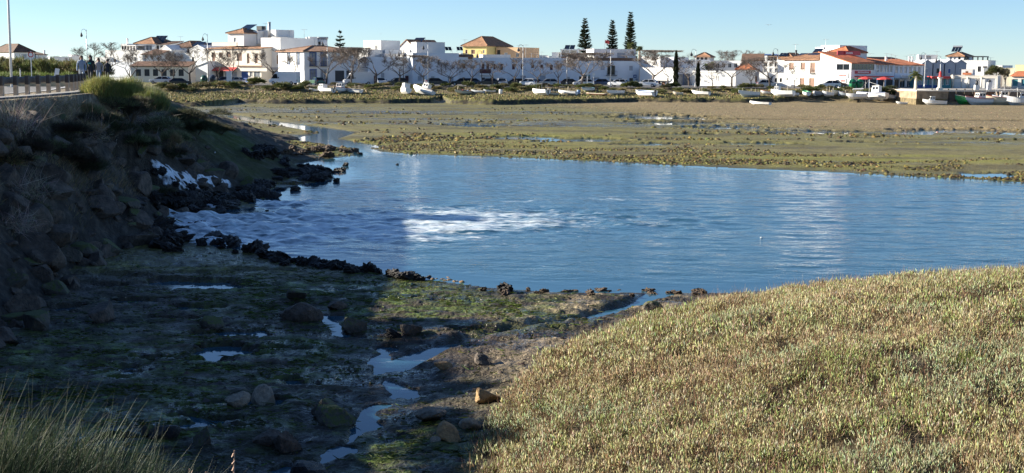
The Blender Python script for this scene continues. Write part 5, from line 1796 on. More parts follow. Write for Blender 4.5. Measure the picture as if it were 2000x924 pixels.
b = Bldg("white_house", "narrow sunlit white house with a rough bay window, right of the corner house", (697, 284, 719, 282), 97, 8, F=[(707, 713, 118, 135, 'g')], ybase=164)
b.block("upper_cube", 710, 744, 79.5, 98, 4, 6, F=[(733, 737, 89, 97, 'g')])
b = Bldg("long_house", "long white house row with slit windows and roof blocks behind the umbrella trees", (719, 277, 806, 280.5), 112, 10, wall=M_wallb,
         F=[(729, 733, 147, 158, 'w'), (744, 751, 142, 156, 's'), (757, 760, 128, 138, 's'), (791.5, 798.5, 148, 158, 'w'), (780, 783, 130, 140, 's')], ybase=164)
b.block("set_back_room", 752, 780, 105.5, 113, 4, 5)
b.block("roof_wall", 752, 785, 98, 106, 6.5, .4, wall=M_wallb)
b = Bldg("white_house", "white gabled house with a brown roof and a tilted solar panel above the long row", (777, 300, 812, 296.5), 96, 9, F=[(801, 811, 98, 104, 's')], L=(), roof='gable', ridge='y', rh=2.0, tile=M_tile, ov=.15, ybase=164)
b.solar(800, 819, 74, 88, 3, 3, 38)
b = Bldg("block_house", "tall blank white block house with a stepped top behind the umbrella trees", (806, 277, 896, 279.5), 104, 10, wall=M_wallb,
         F=[(816, 824, 148, 158, 's'), (842, 849, 149, 159, 's'), (861, 864, 128, 140, 's'), (875, 885.5, 149.5, 162, 's'), (818, 821, 130, 139, 's')], ybase=164)
b.block("stair_block", 813, 869, 82.5, 105, 2.0, 6, wall=M_wall)
b.solar(870, 883, 92, 98.5, 5, 2, 35); b.solar(893, 905, 92, 98.5, 6, 2, 35)
b.block("step", 896, 914, 112, 118, .5, 5, wall=M_wall)

b = Bldg("yellow_house", "yellow house with a terracotta hipped roof rising over the white row", (904, 300, 950, 297), 89.5, 11, wall=M_yellow, F=[(909, 913, 97.5, 105, 'w'), (920.5, 927.5, 97.5, 105.5, 'b'), (943, 946, 98, 104, 's')], roof='hip', rh=2.1, tile=M_tile, ov=.4, ybase=164)
b.antenna(908, 77, 88, 3)
b = Bldg("tan_house", "tan plastered house with a flat pale roof edge, right of the yellow house", (969, 300, 1014, 297), 93, 9, wall=M_orange, F=[(985, 991, 103.5, 107, 's'), (1008, 1013, 104, 111, 'g'), (971, 977, 98, 107, 'd')], ybase=164)
b.antenna(1015, 88, 98, 2)
b = Bldg("long_house", "very long white two-storey row with dark red shutters and one red balcony", (895, 280.5, 1130, 285), 113.5, 10, wall=M_wallb,
         F=[(903, 909, 124, 134.5, 'b'), (941.5, 946.5, 124.5, 135, 'w'), (950, 955.5, 124.5, 135, 'w'), (964, 968, 124.5, 136, 'w'), (977, 982.5, 124.5, 136, 'w'), (1000, 1006, 125, 136, 'w'), (1017.5, 1020.5, 125.5, 136, 'w'), (1038, 1043.5, 126, 133, 'w'),
            (1055.5, 1061, 126, 133, 'w'), (1074, 1080, 126.5, 137, 'w'), (903, 908, 151, 161, 'w'), (941.5, 947, 152, 164, 'd'), (958, 964, 152, 164, 'd'), (976.5, 983, 152.5, 158, 'd'), (999.5, 1007, 153, 162, 'u'), (1016.5, 1027, 148, 162, 's'),
            (1038, 1044.5, 153, 162, 'w'), (1054.5, 1065.5, 148, 164, 's'), (1074, 1080, 153.5, 164, 'w'), (1090, 1094, 128, 137, 's'), (1108, 1113, 150, 162, 's')], ybase=166)
b.bx("balcony", 938, 959, 135, 143, -.7, .68, M_wine)
b.bx("balcony_slab", 936, 968, 143.5, 147, -.8, .78, M_wall)
b.block("tile_eaves", 896, 923, 111, 115, -.3, .6, wall=M_tile, roof='mono', rh=.4)
b.block("parapet_room", 943, 997, 107, 115, 1.5, 5, wall=M_wall)
for q, yt in ((1027, 87), (1038, 104), (1049, 105), (1060, 108)):
    b.antenna(q, yt, 114, 5)
b = Bldg("white_house", "white rooftop rooms with a pale pergola and solar panel, left of the tall pines", (1073, 300, 1166, 298), 113, 9, F=(), ybase=166)
b.block("left_cube", 1078, 1091, 102.5, 114, 0, 4)
b.block("terrace_room", 1097, 1125, 99, 114, 2, 4)
b.pergola(1096, 1163, 96, 112, -.5, 3, M_wall, 5)
b.bx("lattice", 1096, 1163, 110.5, 115.5, -.9, .15, M_lattice)
b.solar(1102, 1122, 88.5, 96, 3, 2, 28)
b = Bldg("waterfront_house", "flat-roofed white house with a brown roof terrace, in front of the tall pines", (1130, 285, 1248, 288), 119.5, 10, wall=M_wallb,
         F=[(1131, 1145, 150, 164, 'p'), (1148, 1153, 146, 160, 'g'), (1156, 1170, 152, 162, 's'), (1173, 1181, 127.5, 137, 's'), (1186.5, 1201, 128.5, 146, 'gk'), (1229, 1236, 128.5, 138, 's'), (1207.5, 1215, 152.5, 158, 's'), (1192, 1197, 155, 163, 'g'), (1229.5, 1236, 153, 168, 'd')], ybase=169)
b.bx("terrace_railing", 1131, 1237, 112.5, 119.3, .1, .12, M_lattice)
b.block("upper_floor", 1160, 1242, 96, 119, 3.5, 6, wall=M_wall, F=[(1206, 1221, 103.5, 119, 's'), (1226, 1229.5, 104, 109, 's')], L=())
b.sign(1237, 1243, 146, 152, 0, M_blue)
b.sign(1241.5, 1245, 154, 158, 0, M_blue)
b.sign(1140, 1152, 146, 149, 0, M_teal)
b = Bldg("white_house", "sunlit white house with an open porch behind the wide bare tree and the taller cypress", (1249, 286, 1316, 280.5), 132.5, 9, F=[(1252, 1266, 158, 166, 'g'), (1282, 1290, 158, 164, 'g'), (1292, 1302, 160, 168, 'b')], ybase=170)
b.block("upper_storey", 1249, 1290, 111, 134, 3, 6, F=[(1281, 1284, 120, 126, 's')])
b.block("back_wing", 1290, 1316, 112, 134, 5, 6, wall=M_wallb)
b.bx("porch_wall", 1278, 1309, 152, 157, -1.2, 1.19, M_wall)
b = Bldg("garage", "garage with a blue-shaded front and a painted shutter between the two cypresses", (1316, 279, 1352, 281), 137, 8, wall=M_wallb, F=[(1324, 1347, 145.5, 166, 'e')], cat="garage", ybase=170)
b = Bldg("white_house", "small house with a tiled cap roof peeping over the garage", (1357, 318, 1384, 317), 111, 7, wall=M_cream, F=rowop(1359, 1383, 3, 4, 112.5, 117, 'd'), roof='hip', rh=1.0, ybase=166)
b.block("broad_wing", 1332, 1386, 117, 140, -1, 5, wall=M_wallb)
b = Bldg("boundary_building", "long low blank white building right of the smaller cypress", (1352, 279, 1436, 272.5), 139, 8, F=[(1399, 1401, 150, 158, 's'), (1403, 1405, 148, 159, 's')], cat="low building", ybase=170)
b.bx("cornice", 1352, 1436, 139, 141.5, -.15, .14, M_wall)
b = Bldg("apartment_row", "pale apartment row with many balconies filling the gap behind the low white building", (1383, 320, 1533, 311), 119, 9, F=rowop(1384, 1478, 8, 6, 124, 132, 'g') + rowop(1480, 1532, 5, 6, 122, 130, 'g') + rowop(1480, 1532, 5, 6, 134, 142, 's'), cat="apartments", ybase=166)
b.block("blue_edged_block", 1479, 1499, 106.5, 121, .5, 5)
b.block("glazed_attic", 1498, 1523, 107.5, 121, .5, 5, F=[(1500, 1521, 109, 118, 'p')], wall=M_wallb)
b.bx("blue_edge", 1479, 1520, 105.5, 107, .3, .15, M_blue)
b = Bldg("gable_house", "house with a dark gable roof and white gable window between the bare trees", (1448, 303, 1488, 302), 119, 8, F=[(1451, 1455, 113, 126, 'g')], roof='gable', ridge='x', rh=1.5, tile=M_tiled, ov=.2, ybase=166)
b = Bldg("orange_roof_house", "low house under a bright terracotta roof, half hidden by bare branches", (1436, 294, 1471, 293), 135.5, 7, F=(), roof='hip', rh=1.6, tile=M_tileo, ov=.2, ybase=166)
b = Bldg("barn", "grey-blue shed with a flat canopy and a blue door beside the road", (1434, 278, 1482, 280), 143, 7, wall=M_greyw, F=[(1460, 1470, 152, 160, 'u'), (1474, 1479, 149, 160, 'b')], cat="shed", ybase=169)
b.bx("canopy", 1432, 1483, 140, 143, -.8, 4, M_greyw)
b = Bldg("white_house", "white house with round-headed windows left of the big hip-roofed house", (1482, 287, 1532, 284), 143, 8, wall=M_wall, F=rowop(1500, 1530, 3, 4, 153, 160, 'd') + [(1504, 1509, 148, 158, 's')], ybase=169)
b.block("sunlit_half", 1482, 1498, 141.5, 168, -.6, 5)
b.bx("front_wall", 1436, 1545, 161, 169, -9, .3, M_wall)
b = Bldg("solar_house", "house with dark solar panels across a brown roof, left of the hip-roofed house", (1518, 302, 1547, 300), 114, 8, wall=M_wall, roof='hip', rh=1.2, tile=M_tile, ybase=166)
b.solar(1521, 1538, 104, 110, .2, 3, 30)

b = Bldg("hip_house", "big sunlit white two-storey house with brown shutters, iron balconies and a brown hip roof", (1530.5, 281, 1597.5, 272), 116.5, 10, wall=M_wall, zb=2.0,
         F=[(1542.5, 1549, 123.5, 136, 'bf'), (1564.5, 1571, 123.5, 136, 'bf'), (1583.5, 1590.5, 123.5, 142, 'bfk'), (1563, 1570, 154, 168, 'bf'), (1581.5, 1589, 154, 169, 'bf'), (1536, 1539, 152, 157, 'd'), (1555, 1558, 152, 156, 's')],
         R=[(1604.5, 1610.5, 122.5, 142.5, 'bfk'), (1602, 1609, 155, 167, 'd')], roof='hip', rh=1.55, tile=M_tile, ov=.5, ybase=171)
b.solar(1551, 1590, 104.5, 112.5, 2.0, 4, 24)
b.solar(1584, 1600, 95, 107, 6.5, 2, 45, True)
b.block("porch", 1597.2, 1625, 154.5, 172, .8, 3, roof='mono', rh=.7, tile=M_tile, F=[(1600, 1609, 157, 168, 'd')])
b.antenna(1554, 86, 104, 4)
b.cyl("chimney", 1555, 1.2, 99, 112, 4, M_dark, 8)
b = Bldg("restaurant", "tall white seafront restaurant with a red tiled roof, red signs and an open upstairs veranda", (1661, 264, 1709, 269.5), 124, 7.4, wall=M_wall, cat="restaurant", zb=2.1,
         F=[(1664, 1707, 124.5, 136.5, 'p'), (1683, 1698, 156, 171, 'd'), (1700, 1708, 156, 171, 'd')], L=[(1635, 1658, 126, 136, 'p'), (1662, 1668, 155.5, 168, 'g')], roof='mono', rh=2.2, tile=M_tileo, ov=.35, ybase=171)
b.bx("awning", 1682, 1746, 148.5, 150.5, -1.6, 1.58, M_redaw)
b.sign(1670, 1700, 138, 144, -.05, M_signr)
b.bx("veranda_rail", 1662, 1709, 136.5, 138, -.12, .1, M_wall)
b.sign(1637, 1657.5, 142, 152.5, 0, M_white, M_red, face="L")
b.sign(1642, 1653, 153.5, 162, 0, M_white, M_red, face="L")
b.sign(1632, 1641, 154, 163, 0, M_white, M_dark, 2, face="L")
b.block("ground_floor", 1680, 1746, 151, 172, -.6, .5, F=rowop(1681, 1745, 4, 12, 156, 171, 'd'), wall=M_wallb)
b.block("roof_room", 1657, 1693, 102, 118, 5.5, 5, roof='hip', rh=1.2, tile=M_tileo)
b.bx("red_sign_board", 1636, 1681, 99, 107.5, 3.2, .15, M_signr)
b.sign(1649, 1668, 99.3, 107.2, 3.2, M_signr)
b = Bldg("white_house", "highest white flat-topped house with a row of small windows, behind the restaurant", (1601, 287, 1637, 283), 89, 9, wall=M_wall, zb=2.1, F=[(1603, 1608, 97, 103, 's'), (1614.5, 1617, 97.5, 103.5, 's'), (1618.5, 1621, 97.5, 103.5, 's'), (1622.5, 1624.5, 97.5, 103.5, 's'), (1626, 1628.5, 97.5, 103.5, 's')],
         R=[(1644, 1647, 94, 97, 's')], ybase=171)
b.antenna(1613, 76, 89, 3)
b = Bldg("shop_row", "white upper-floor row with tall windows under a long red tiled roof, right of the restaurant", (1708, 270, 1746, 274.5), 126, 9, wall=M_wallb, F=rowop(1711, 1744, 5, 4.5, 127, 141, 'c') + [(1714, 1725, 156, 171, 'd')], roof='mono', rh=1.5, tile=M_tileo, ov=.4, ybase=171, cat="shops", zb=2.1)
b.sign(1711, 1717, 136, 141, 0, M_white, M_dark)
b.cyl("chimney", 1731, 1.4, 112, 122, 4, M_wall, 8)
b.antenna(1732, 104, 114, 4); b.antenna(1741, 105, 118, 5); b.antenna(1749, 108, 118, 5)
b = Bldg("shop_row", "last stretch of the red-roofed shop row with dark glass doors, behind the quay palm", (1746.5, 275, 1801, 279), 127.5, 9, wall=M_wallb, F=rowop(1747, 1800, 6, 4.5, 130, 143, 'c') + [(1746.8, 1755, 156, 170, 'd'), (1758, 1767, 157, 170, 'g'), (1772, 1779, 158, 170, 'g'), (1785, 1798, 154, 170, 'd')], roof='mono', rh=1.6, tile=M_tileo, ov=.35, ybase=171, cat="shops", zb=2.1)
b.bx("canopy", 1746.8, 1790, 150, 152.5, -1.3, 1.28, M_wallb)
b.sign(1758, 1778, 147, 150, -1.3, M_white, M_wine)
b.cyl("chimney", 1776, 1.3, 112, 124, 4, M_wall, 8); b.cyl("chimney", 1782, 1.3, 112, 124, 4, M_wall, 8)
b.antenna(1779, 106, 118, 4); b.antenna(1786, 106, 118, 5)
b = Bldg("white_house", "white cube house behind the saw-tooth gables", (1792, 318, 1829, 317), 107.5, 8, wall=M_wall, F=[(1810, 1818, 110, 118, 's')], ybase=160, zb=2.1)
b.antenna(1830, 100, 110, 3)
for i, (xa, xb, kd) in enumerate(((1800, 1820, 's'), (1822, 1842, 'd'), (1844.5, 1864, 'u'), (1865, 1886, 's'))):
    b = Bldg("gabled_store", ["grey-blue gabled store, leftmost of the saw-tooth row", "grey-blue gabled store with a dark door, second in the saw-tooth row", "grey-blue gabled store with the blue door", "grey-blue gabled store, rightmost of the saw-tooth row"][i],
             (xa, 296 + .4 * i, xb, 296 + .4 * i), 124.5, 8, wall=M_greyw, F=[((xa + xb) / 2 - 2.5, (xa + xb) / 2 + 2.5, 134, 143, kd)], roof='gable', ridge='y', rh=.75, tile=M_greyw, ov=.1, cat="store", group="saw-tooth gabled stores", ybase=160, zb=2.1)
b = Bldg("villa", "tile-roofed villa with a big solar panel and iron pergola behind the harbour", (1847, 312, 1880, 310), 109.5, 9, F=[(1855, 1860, 110, 120, 's'), (1863, 1867, 110, 122, 's'), (1871.5, 1876, 110, 118, 'd')], roof='hip', rh=.9, tile=M_tile, ybase=160, zb=2.1)
b.solar(1858, 1876, 92, 101, 2, 3, 32, True)
b.block("terrace_floor", 1880, 1930, 118, 160, 0, 8, F=[(1910, 1916, 130, 140, 'd'), (1920, 1928, 130, 138, 'd')])
b.pergola(1881, 1920, 109.5, 118, .3, 5, M_dark, 5)
b.antenna(1935, 112, 122, 3)
b = Bldg("yellow_house", "pale yellow block at the far right edge above the harbour", (1981.5, 300, 2015, 298), 127, 8, wall=mat("pale_yellow_wall", (0.80, 0.70, 0.38), 0.85, .06, 1), ybase=160, zb=2.1)
b = Bldg("harbour_hall", "low white market hall with slatted panels along the quay", (1855, 270, 1948, 266), 148, 8, wall=M_cream, F=rowop(1862, 1925, 4, 13, 154, 172, 'x') + [(1927, 1943, 154, 172, 's')], cat="market hall", ybase=172, zb=2.3)
b.cyl("pilaster", 1861, 1.5, 147, 173, -.2, M_cream, 8); b.cyl("pilaster", 1890, 1.5, 152, 173, -.2, M_cream, 8); b.cyl("pilaster", 1917, 1.5, 152, 173, -.2, M_cream, 8)
b.block("roof_room", 1878, 1900, 136, 149, 3, 4, F=[(1886, 1891, 139, 145, 'd')])
b.bx("terracotta_band", 1880, 1897, 142, 146, 2.6, .3, M_tileo)
b = Bldg("fish_stalls", "blue-green open stalls with slatted fronts and a red canopy on the quay", (1791, 268, 1857, 268), 151, 5, wall=M_teal, F=rowop(1792, 1856, 6, 6, 154, 166, 'c'), cat="stalls", ybase=172, zb=2.3)
b.bx("red_canopy", 1820, 1857, 149, 153.5, -1.5, 3, M_redaw)
b.bx("blue_base", 1791, 1830, 166, 172, -.4, .38, M_blue)
for q in (1804, 1822, 1836.5):
    b.cyl("column", q, 1.3, 150, 173, -.9, M_wall, 8)
b = Bldg("tile_roof_shed", "white shed with an orange tile roof and teal doors at the quay's right end", (1975, 270, 2015, 268), 149, 7, wall=M_cream, F=[(1978, 1988, 155, 168, 't'), (1995, 2005, 155, 168, 't')], roof='mono', rh=.9, tile=M_tileo, cat="shed", ybase=172, zb=2.3)
b = Bldg("white_house", "low white houses with dark roofs behind the harbour trees", (1920, 306, 1980, 304), 133, 8, ybase=160, F=[(1958, 1972, 136, 138, 's'), (1930, 1936, 136, 141, 's')], zb=2.1)

for xa, xb, yt, Yq, lab in ((643, 668, 92, 330, "plain white roof-top room behind the corner house's long tiled eave"), (868, 900, 104, 335, "low white rooftop behind the stepped block house"), (1016, 1042, 108, 335, "small white rooftop room behind the long shuttered row, by the tan house"),
                      (1044, 1072, 110, 338, "second small white rooftop room behind the long shuttered row"), (1290, 1330, 119, 335, "pale flat rooftop behind the two cypresses"), (1752, 1790, 118, 330, "white rooftop behind the red-roofed shop row"),
                      (1932, 1956, 128, 335, "white rooftop behind the broad olive-green tree"), (1690, 1712, 113, 320, "pale wall rising behind the restaurant roof")):
    b = Bldg("white_house", lab, (xa, Yq, xb, Yq - 2), yt, 7, F=rowop(xa + 2, xb - 2, 3, 4, yt + 4, yt + 11, 's'), ybase=160, zb=2.5)
    b.antenna((xa + xb) / 2, yt - 9, yt, 2)

# red-cross flag
p = PY(1181, 97, 292)
t = empty("flag", (p.x, p.y, 9.0), 0, "red flag on a pole above the flat-roofed waterfront house", "flag")
p2 = PY(1181, 77, 292)
MB().tube([(0, 0, 0), (0, 0, p2.z - 9.0)], .05, 6).build("pole", M_steel, t)
zz = p2.z - 9.0
vs, fs = [], []
for i in range(8):
    for k in range(5):
        vs.append((.08 + i * .13, .12 * math.sin(i * 1.1), zz - .15 - k * .17 - .03 * i))
fs = [(i * 5 + k, (i + 1) * 5 + k, (i + 1) * 5 + k + 1, i * 5 + k + 1) for i in range(7) for k in range(4)]
MB().add(vs, fs).build("cloth", M_red, t)

# ---------------- the quay
def quay():
    t = empty("stone_quay", (0, 0, 0), 0, "sunlit stone quay with a dark recessed berth at the right side of the flats", "quay")
    a, c, d_, e = PY(1790, 190, 233), PY(1851, 200, 233), PY(1946, 200, 244), PY(2060, 200, 240)
    top = 2.55
    mb = MB()
    mb.box(a.x - 0, c.x, a.y, 262, -.4, top)
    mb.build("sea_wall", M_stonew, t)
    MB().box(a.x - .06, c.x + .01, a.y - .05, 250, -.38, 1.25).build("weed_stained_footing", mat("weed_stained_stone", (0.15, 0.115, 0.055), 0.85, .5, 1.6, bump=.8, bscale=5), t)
    MB().box(c.x + .02, d_.x, 245, 262, -.4, top).build("recess_wall", mat("recess_shade_stone", (0.12, 0.09, 0.065), 0.7, .35, 1.2), t)  # shade of the recess put into a darker stone colour
    MB().box(d_.x + .02, e.x, 238, 262, -.4, top).build("sea_wall", mat("shaded_quay_stone", (0.20, 0.15, 0.11), 0.8, .35, 1.2), t)  # same quay stone with shade put into its colour
    MB().box(a.x - .1, e.x, 232.85, 233.5, top + .002, top + .16).box(a.x, c.x, 233.5, 268, top + .003, top + .10).build("quay_edge", M_cream, t)
    MB().box(c.x, e.x, 245, 268, top + .004, top + .10).build("quay_deck", M_concr, t)
    for k in range(6):
        x = c.x + .8 + k * 1.5
        pl = MB().tube([(x, 244.6, -.6), (x, 244.6, top + .3)], .13, 8).build("timber_pile", mat("tarred_timber", (0.05, 0.04, 0.03), .8), t)
    for x0 in (1905, 1925):
        q = PY(x0, 190, 243)
        fr = MB()
        for k in range(4):
            fr.tube([(q.x + k * .5, 243.5, 0), (q.x + k * .5, 243.5, 2.4)], .06, 5)
        for z in (.8, 1.5, 2.2):
            fr.tube([(q.x, 243.5, z), (q.x + 1.5, 243.5, z)], .05, 5)
        fr.build("timber_ladder", M_brown, t)
quay()
p = PY(1835.5, 173, 241)
t = empty("beacon_column", (p.x, p.y, 2.66), 0, "cream stone column with a red cap on the quay corner", "column")
MB().box(-.45, .45, -.45, .45, 0, .4).tube([(0, 0, .4), (0, 0, 2.1)], [.36, .30], 12).box(-.4, .4, -.4, .4, 2.1, 2.3).build("shaft", M_cream, t)
MB().tube([(0, 0, 2.3), (0, 0, 2.7), (0, 0, 3.1), (0, 0, 3.4)], [.34, .24, .24, .06], 10).build("cap", M_redaw, t)
p = PY(1907, 172, 244)
t = empty("statue", (p.x, p.y, 2.66), 0, "dark figure statue on a white pedestal on the quay", "statue")
MB().box(-.35, .35, -.35, .35, 0, .9).build("pedestal", M_wall, t)
MB().tube([(0, 0, .9), (.05, 0, 1.3), (.0, 0, 1.7)], [.22, .26, .16], 8).tube([(-.1, 0, 1.5), (.35, 0, 1.75)], [.10, .06], 6).sphere((.02, 0, 1.85), .14).build("figure", M_dark, t, True)
p = PY(1932, 172, 244)
t = empty("pedestal_lamp", (p.x, p.y, 2.66), 0, "white pedestal with a small dark bust, right of the statue", "pedestal")
MB().box(-.35, .35, -.35, .35, 0, 1.4).build("pedestal", M_wall, t)
MB().sphere((0, 0, 1.65), .25).build("bust", M_dark, t, True)

# ================================================================== trees, lamps, vehicles, boats
M_bark = mat("bare_bark", (0.10, 0.078, 0.062), 0.85, 0.25, 3)
M_twig = mat("bare_twigs", (0.135, 0.108, 0.09), 0.85, 0.25, 3)
M_palebark = mat("pale_bark", (0.24, 0.20, 0.17), 0.85, 0.25, 3)

def bare_tree(seed, h, spread, levels=5, trunk=0.34, twigs=True, bark=M_bark, umbrella=True, twig_leaf=0.0):
    """returns meshes (trunk, crown) of a leafless tree of height h"""
    r = random.Random(seed)
    tr, cr = MB(), MB()
    tips = []
    th = h * trunk
    lean = Vector((r.uniform(-.06, .06) * h, r.uniform(-.04, .04) * h, 0))
    r0 = 0.016 * h + .05
    tr.tube([(0, 0, -.2), lean * .4 + Vector((0, 0, th * .55)), lean + Vector((0, 0, th))], [r0 * 1.25, r0, r0 * .9], 7)
    def grow(p, d, L, rad, lv):
        n = 3
        pts, rr = [p], [rad]
        q, dd = p.copy(), d.copy()
        for k in range(n):
            dd = (dd + Vector((r.uniform(-.25, .25), r.uniform(-.25, .25), r.uniform(-.12, .16)))).normalized()
            q = q + dd * (L / n)
            if umbrella and q.z > h:
                q.z = h - r.uniform(0, .05 * h)
            pts.append(q.copy())
            rr.append(max(rad * (1 - .4 * (k + 1) / n), .010))
        (tr if lv >= levels - 1 else cr).tube(pts, rr, 6 if lv >= levels - 1 else 4 if lv > 1 else 3, cap=False)
        if lv <= 1:
            tips.extend([(q2, dd) for q2 in pts[1:]])
        if lv == 0:
            return
        kids = r.choice([2, 3, 3]) if lv > 1 else 4
        for k in range(kids):
            a = r.uniform(0, 6.28)
            out = Vector((math.cos(a), math.sin(a), r.uniform(-.1, .75)))
            nd = (dd * .75 + out * .75).normalized()
            start = pts[-1] if k < 2 else pts[r.choice([1, 2])]
            grow(start, nd, L * r.uniform(.58, .8), rr[-1] * .82, lv - 1)
    top = lean + Vector((0, 0, th))
    nb = r.choice([3, 4, 4])
    for k in range(nb):
        a = 6.28 * k / nb + r.uniform(-.4, .4)
        d = Vector((math.cos(a) * spread, math.sin(a) * spread, .75)).normalized()
        grow(top - Vector((0, 0, r.uniform(0, .08) * h)), d, h * r.uniform(.30, .38), r0 * .62, levels - 1)
    # fine twigs: slivers of wood round every outer branch
    for (q2, d2) in tips:
        for _ in range(4):
            v = (d2 + Vector((r.gauss(0, .6), r.gauss(0, .6), r.gauss(.25, .45)))).normalized()
            L = r.uniform(.25, .6)
            sd = v.cross(Vector((r.gauss(0, 1), r.gauss(0, 1), r.gauss(0, 1)))).normalized() * .009
            e = q2 + v * L
            if umbrella and e.z > h * 1.02:
                e.z = h * 1.02
            cr.add([q2 - sd, q2 + sd, e], [(0, 1, 2)])
    return tr, cr
_trees = []
for sd_ in range(6):
    tr, cr = bare_tree(40 + sd_, 6.0, [.9, 1.0, 1.1, .85, 1.0, .9][sd_])
    a, c = tr.build("trunk", M_bark), cr.build("crown", M_twig, fixn=False)
    _trees.append((a.data, c.data))
    bpy.data.objects.remove(a); bpy.data.objects.remove(c)
_thick = []
for sd_ in range(2):
    tr, cr = bare_tree(140 + sd_, 6.0, .95, levels=6)
    a, c = tr.build("trunk", M_palebark), cr.build("crown", M_palebark)
    _thick.append((a.data, c.data))
    bpy.data.objects.remove(a); bpy.data.objects.remove(c)

def place_tree(px, ytop, ybase, Y, wide, label, i, pool=_trees, group="bare street trees along the waterfront"):
    p = PY(px, ybase, Y)
    z = gz(p.x, p.y)
    h = PY(px, ytop, Y).z - z
    t = empty("bare_tree", (p.x, p.y, z), i * 1.9, label, "tree", group)
    s = h / 6.0
    t.scale = (s * wide, s * wide, s)
    for me, n in zip(pool[i % len(pool)], ("trunk", "crown")):
        link(bpy.data.objects.new(n, me), t)
TREES = [(195, 83, 130, 250, 1.35, "large bare dark tree standing alone left of the white houses"),
 (253, 98, 152, 262, 1.0, "small bare tree before the long low white house"), (318, 94, 150, 264, 1.0, "bare tree in front of the brown lean-to, left one"),
 (340, 110, 152, 266, .8, "thin small bare tree in front of the middle of the lean-to"), (371, 92, 155, 262, 1.0, "bare dark tree in front of the sharp white gable"),
 (424, 96, 160, 262, .95, "bare tree in front of the left end of the red awning"), (451, 92, 160, 262, 1.0, "bare tree in front of the right end of the red awning"),
 (535, 97, 160, 262, 1.0, "bare tree beside the front of the long white van"), (583, 104, 160, 274, .8, "bare tree behind the long white van at the corner house"),
 (637, 98, 165, 262, 1.15, "bare spreading tree before the blue-framed windows of the corner house"), (685, 94, 162, 262, 1.1, "dense bare round tree at the right end of the corner house"),
 (734, 97, 165, 261, 1.25, "leaning bare tree with a few clinging leaves, first before the long white row"), (780, 105, 165, 261, 1.15, "bare umbrella tree with a crooked double trunk behind the wrecked boats"),
 (828, 109, 165, 261, 1.3, "brown-leaved umbrella tree before the blank block house"), (878, 117, 166, 261, 1.2, "bare umbrella tree right of the brown-leaved one"),
 (919, 117, 166, 261, 1.2, "bare umbrella tree in front of the yellow house"), (962, 120, 166, 261, 1.0, "small bare tree in front of the red balcony"),
 (1006, 113, 166, 262, 1.1, "bare round tree left of the tall bright lamp post"), (1050.6, 116, 166, 261, 1.1, "bare tree above the parked pale cars, right of the bright lamp post"),
 (1091, 119, 166, 261, 1.1, "bare tree at the right end of the long shuttered row"), (1135, 104, 166, 261, 1.5, "biggest rusty-twigged umbrella tree in front of the pergola"),
 (1274, 99, 164, 262, 1.35, "pale-limbed wide bare tree left of the taller cypress"), (1304, 108, 164, 268, 1.0, "darker bare tree right behind the taller cypress"),
 (1346, 120, 160, 275, 1.3, "dark bare tree over the garage between the cypresses"), (1392, 128, 170, 262, .9, "slim bare tree before the low blank building"),
 (1429, 112, 165, 266, 1.3, "bare tree at the right end of the low blank building"), (1467, 128, 170, 261, .9, "dark slim tree in front of the blue door shed"),
 (1504, 112, 168, 261, 1.35, "dark-trunked wide bare tree left of the tall curved lamp"), (1551, 130, 170, 259, .9, "white-barked pruned tree leaning before the hip-roofed house"),
 (1398, 102, 135, 330, 1.3, "distant bare poplar behind the apartment row, left one"), (1445, 98, 130, 332, 1.5, "distant bare trees' tallest crown behind the apartment row"), (1372, 118, 160, 290, 1.2, "brownish low tree behind the smaller cypress")]
for i, (px, yt, yb, Y, wd, lab) in enumerate(TREES):
    place_tree(px, yt, yb, Y, wd, lab, i, _thick if i in (10, 21, 13, 20) else _trees)

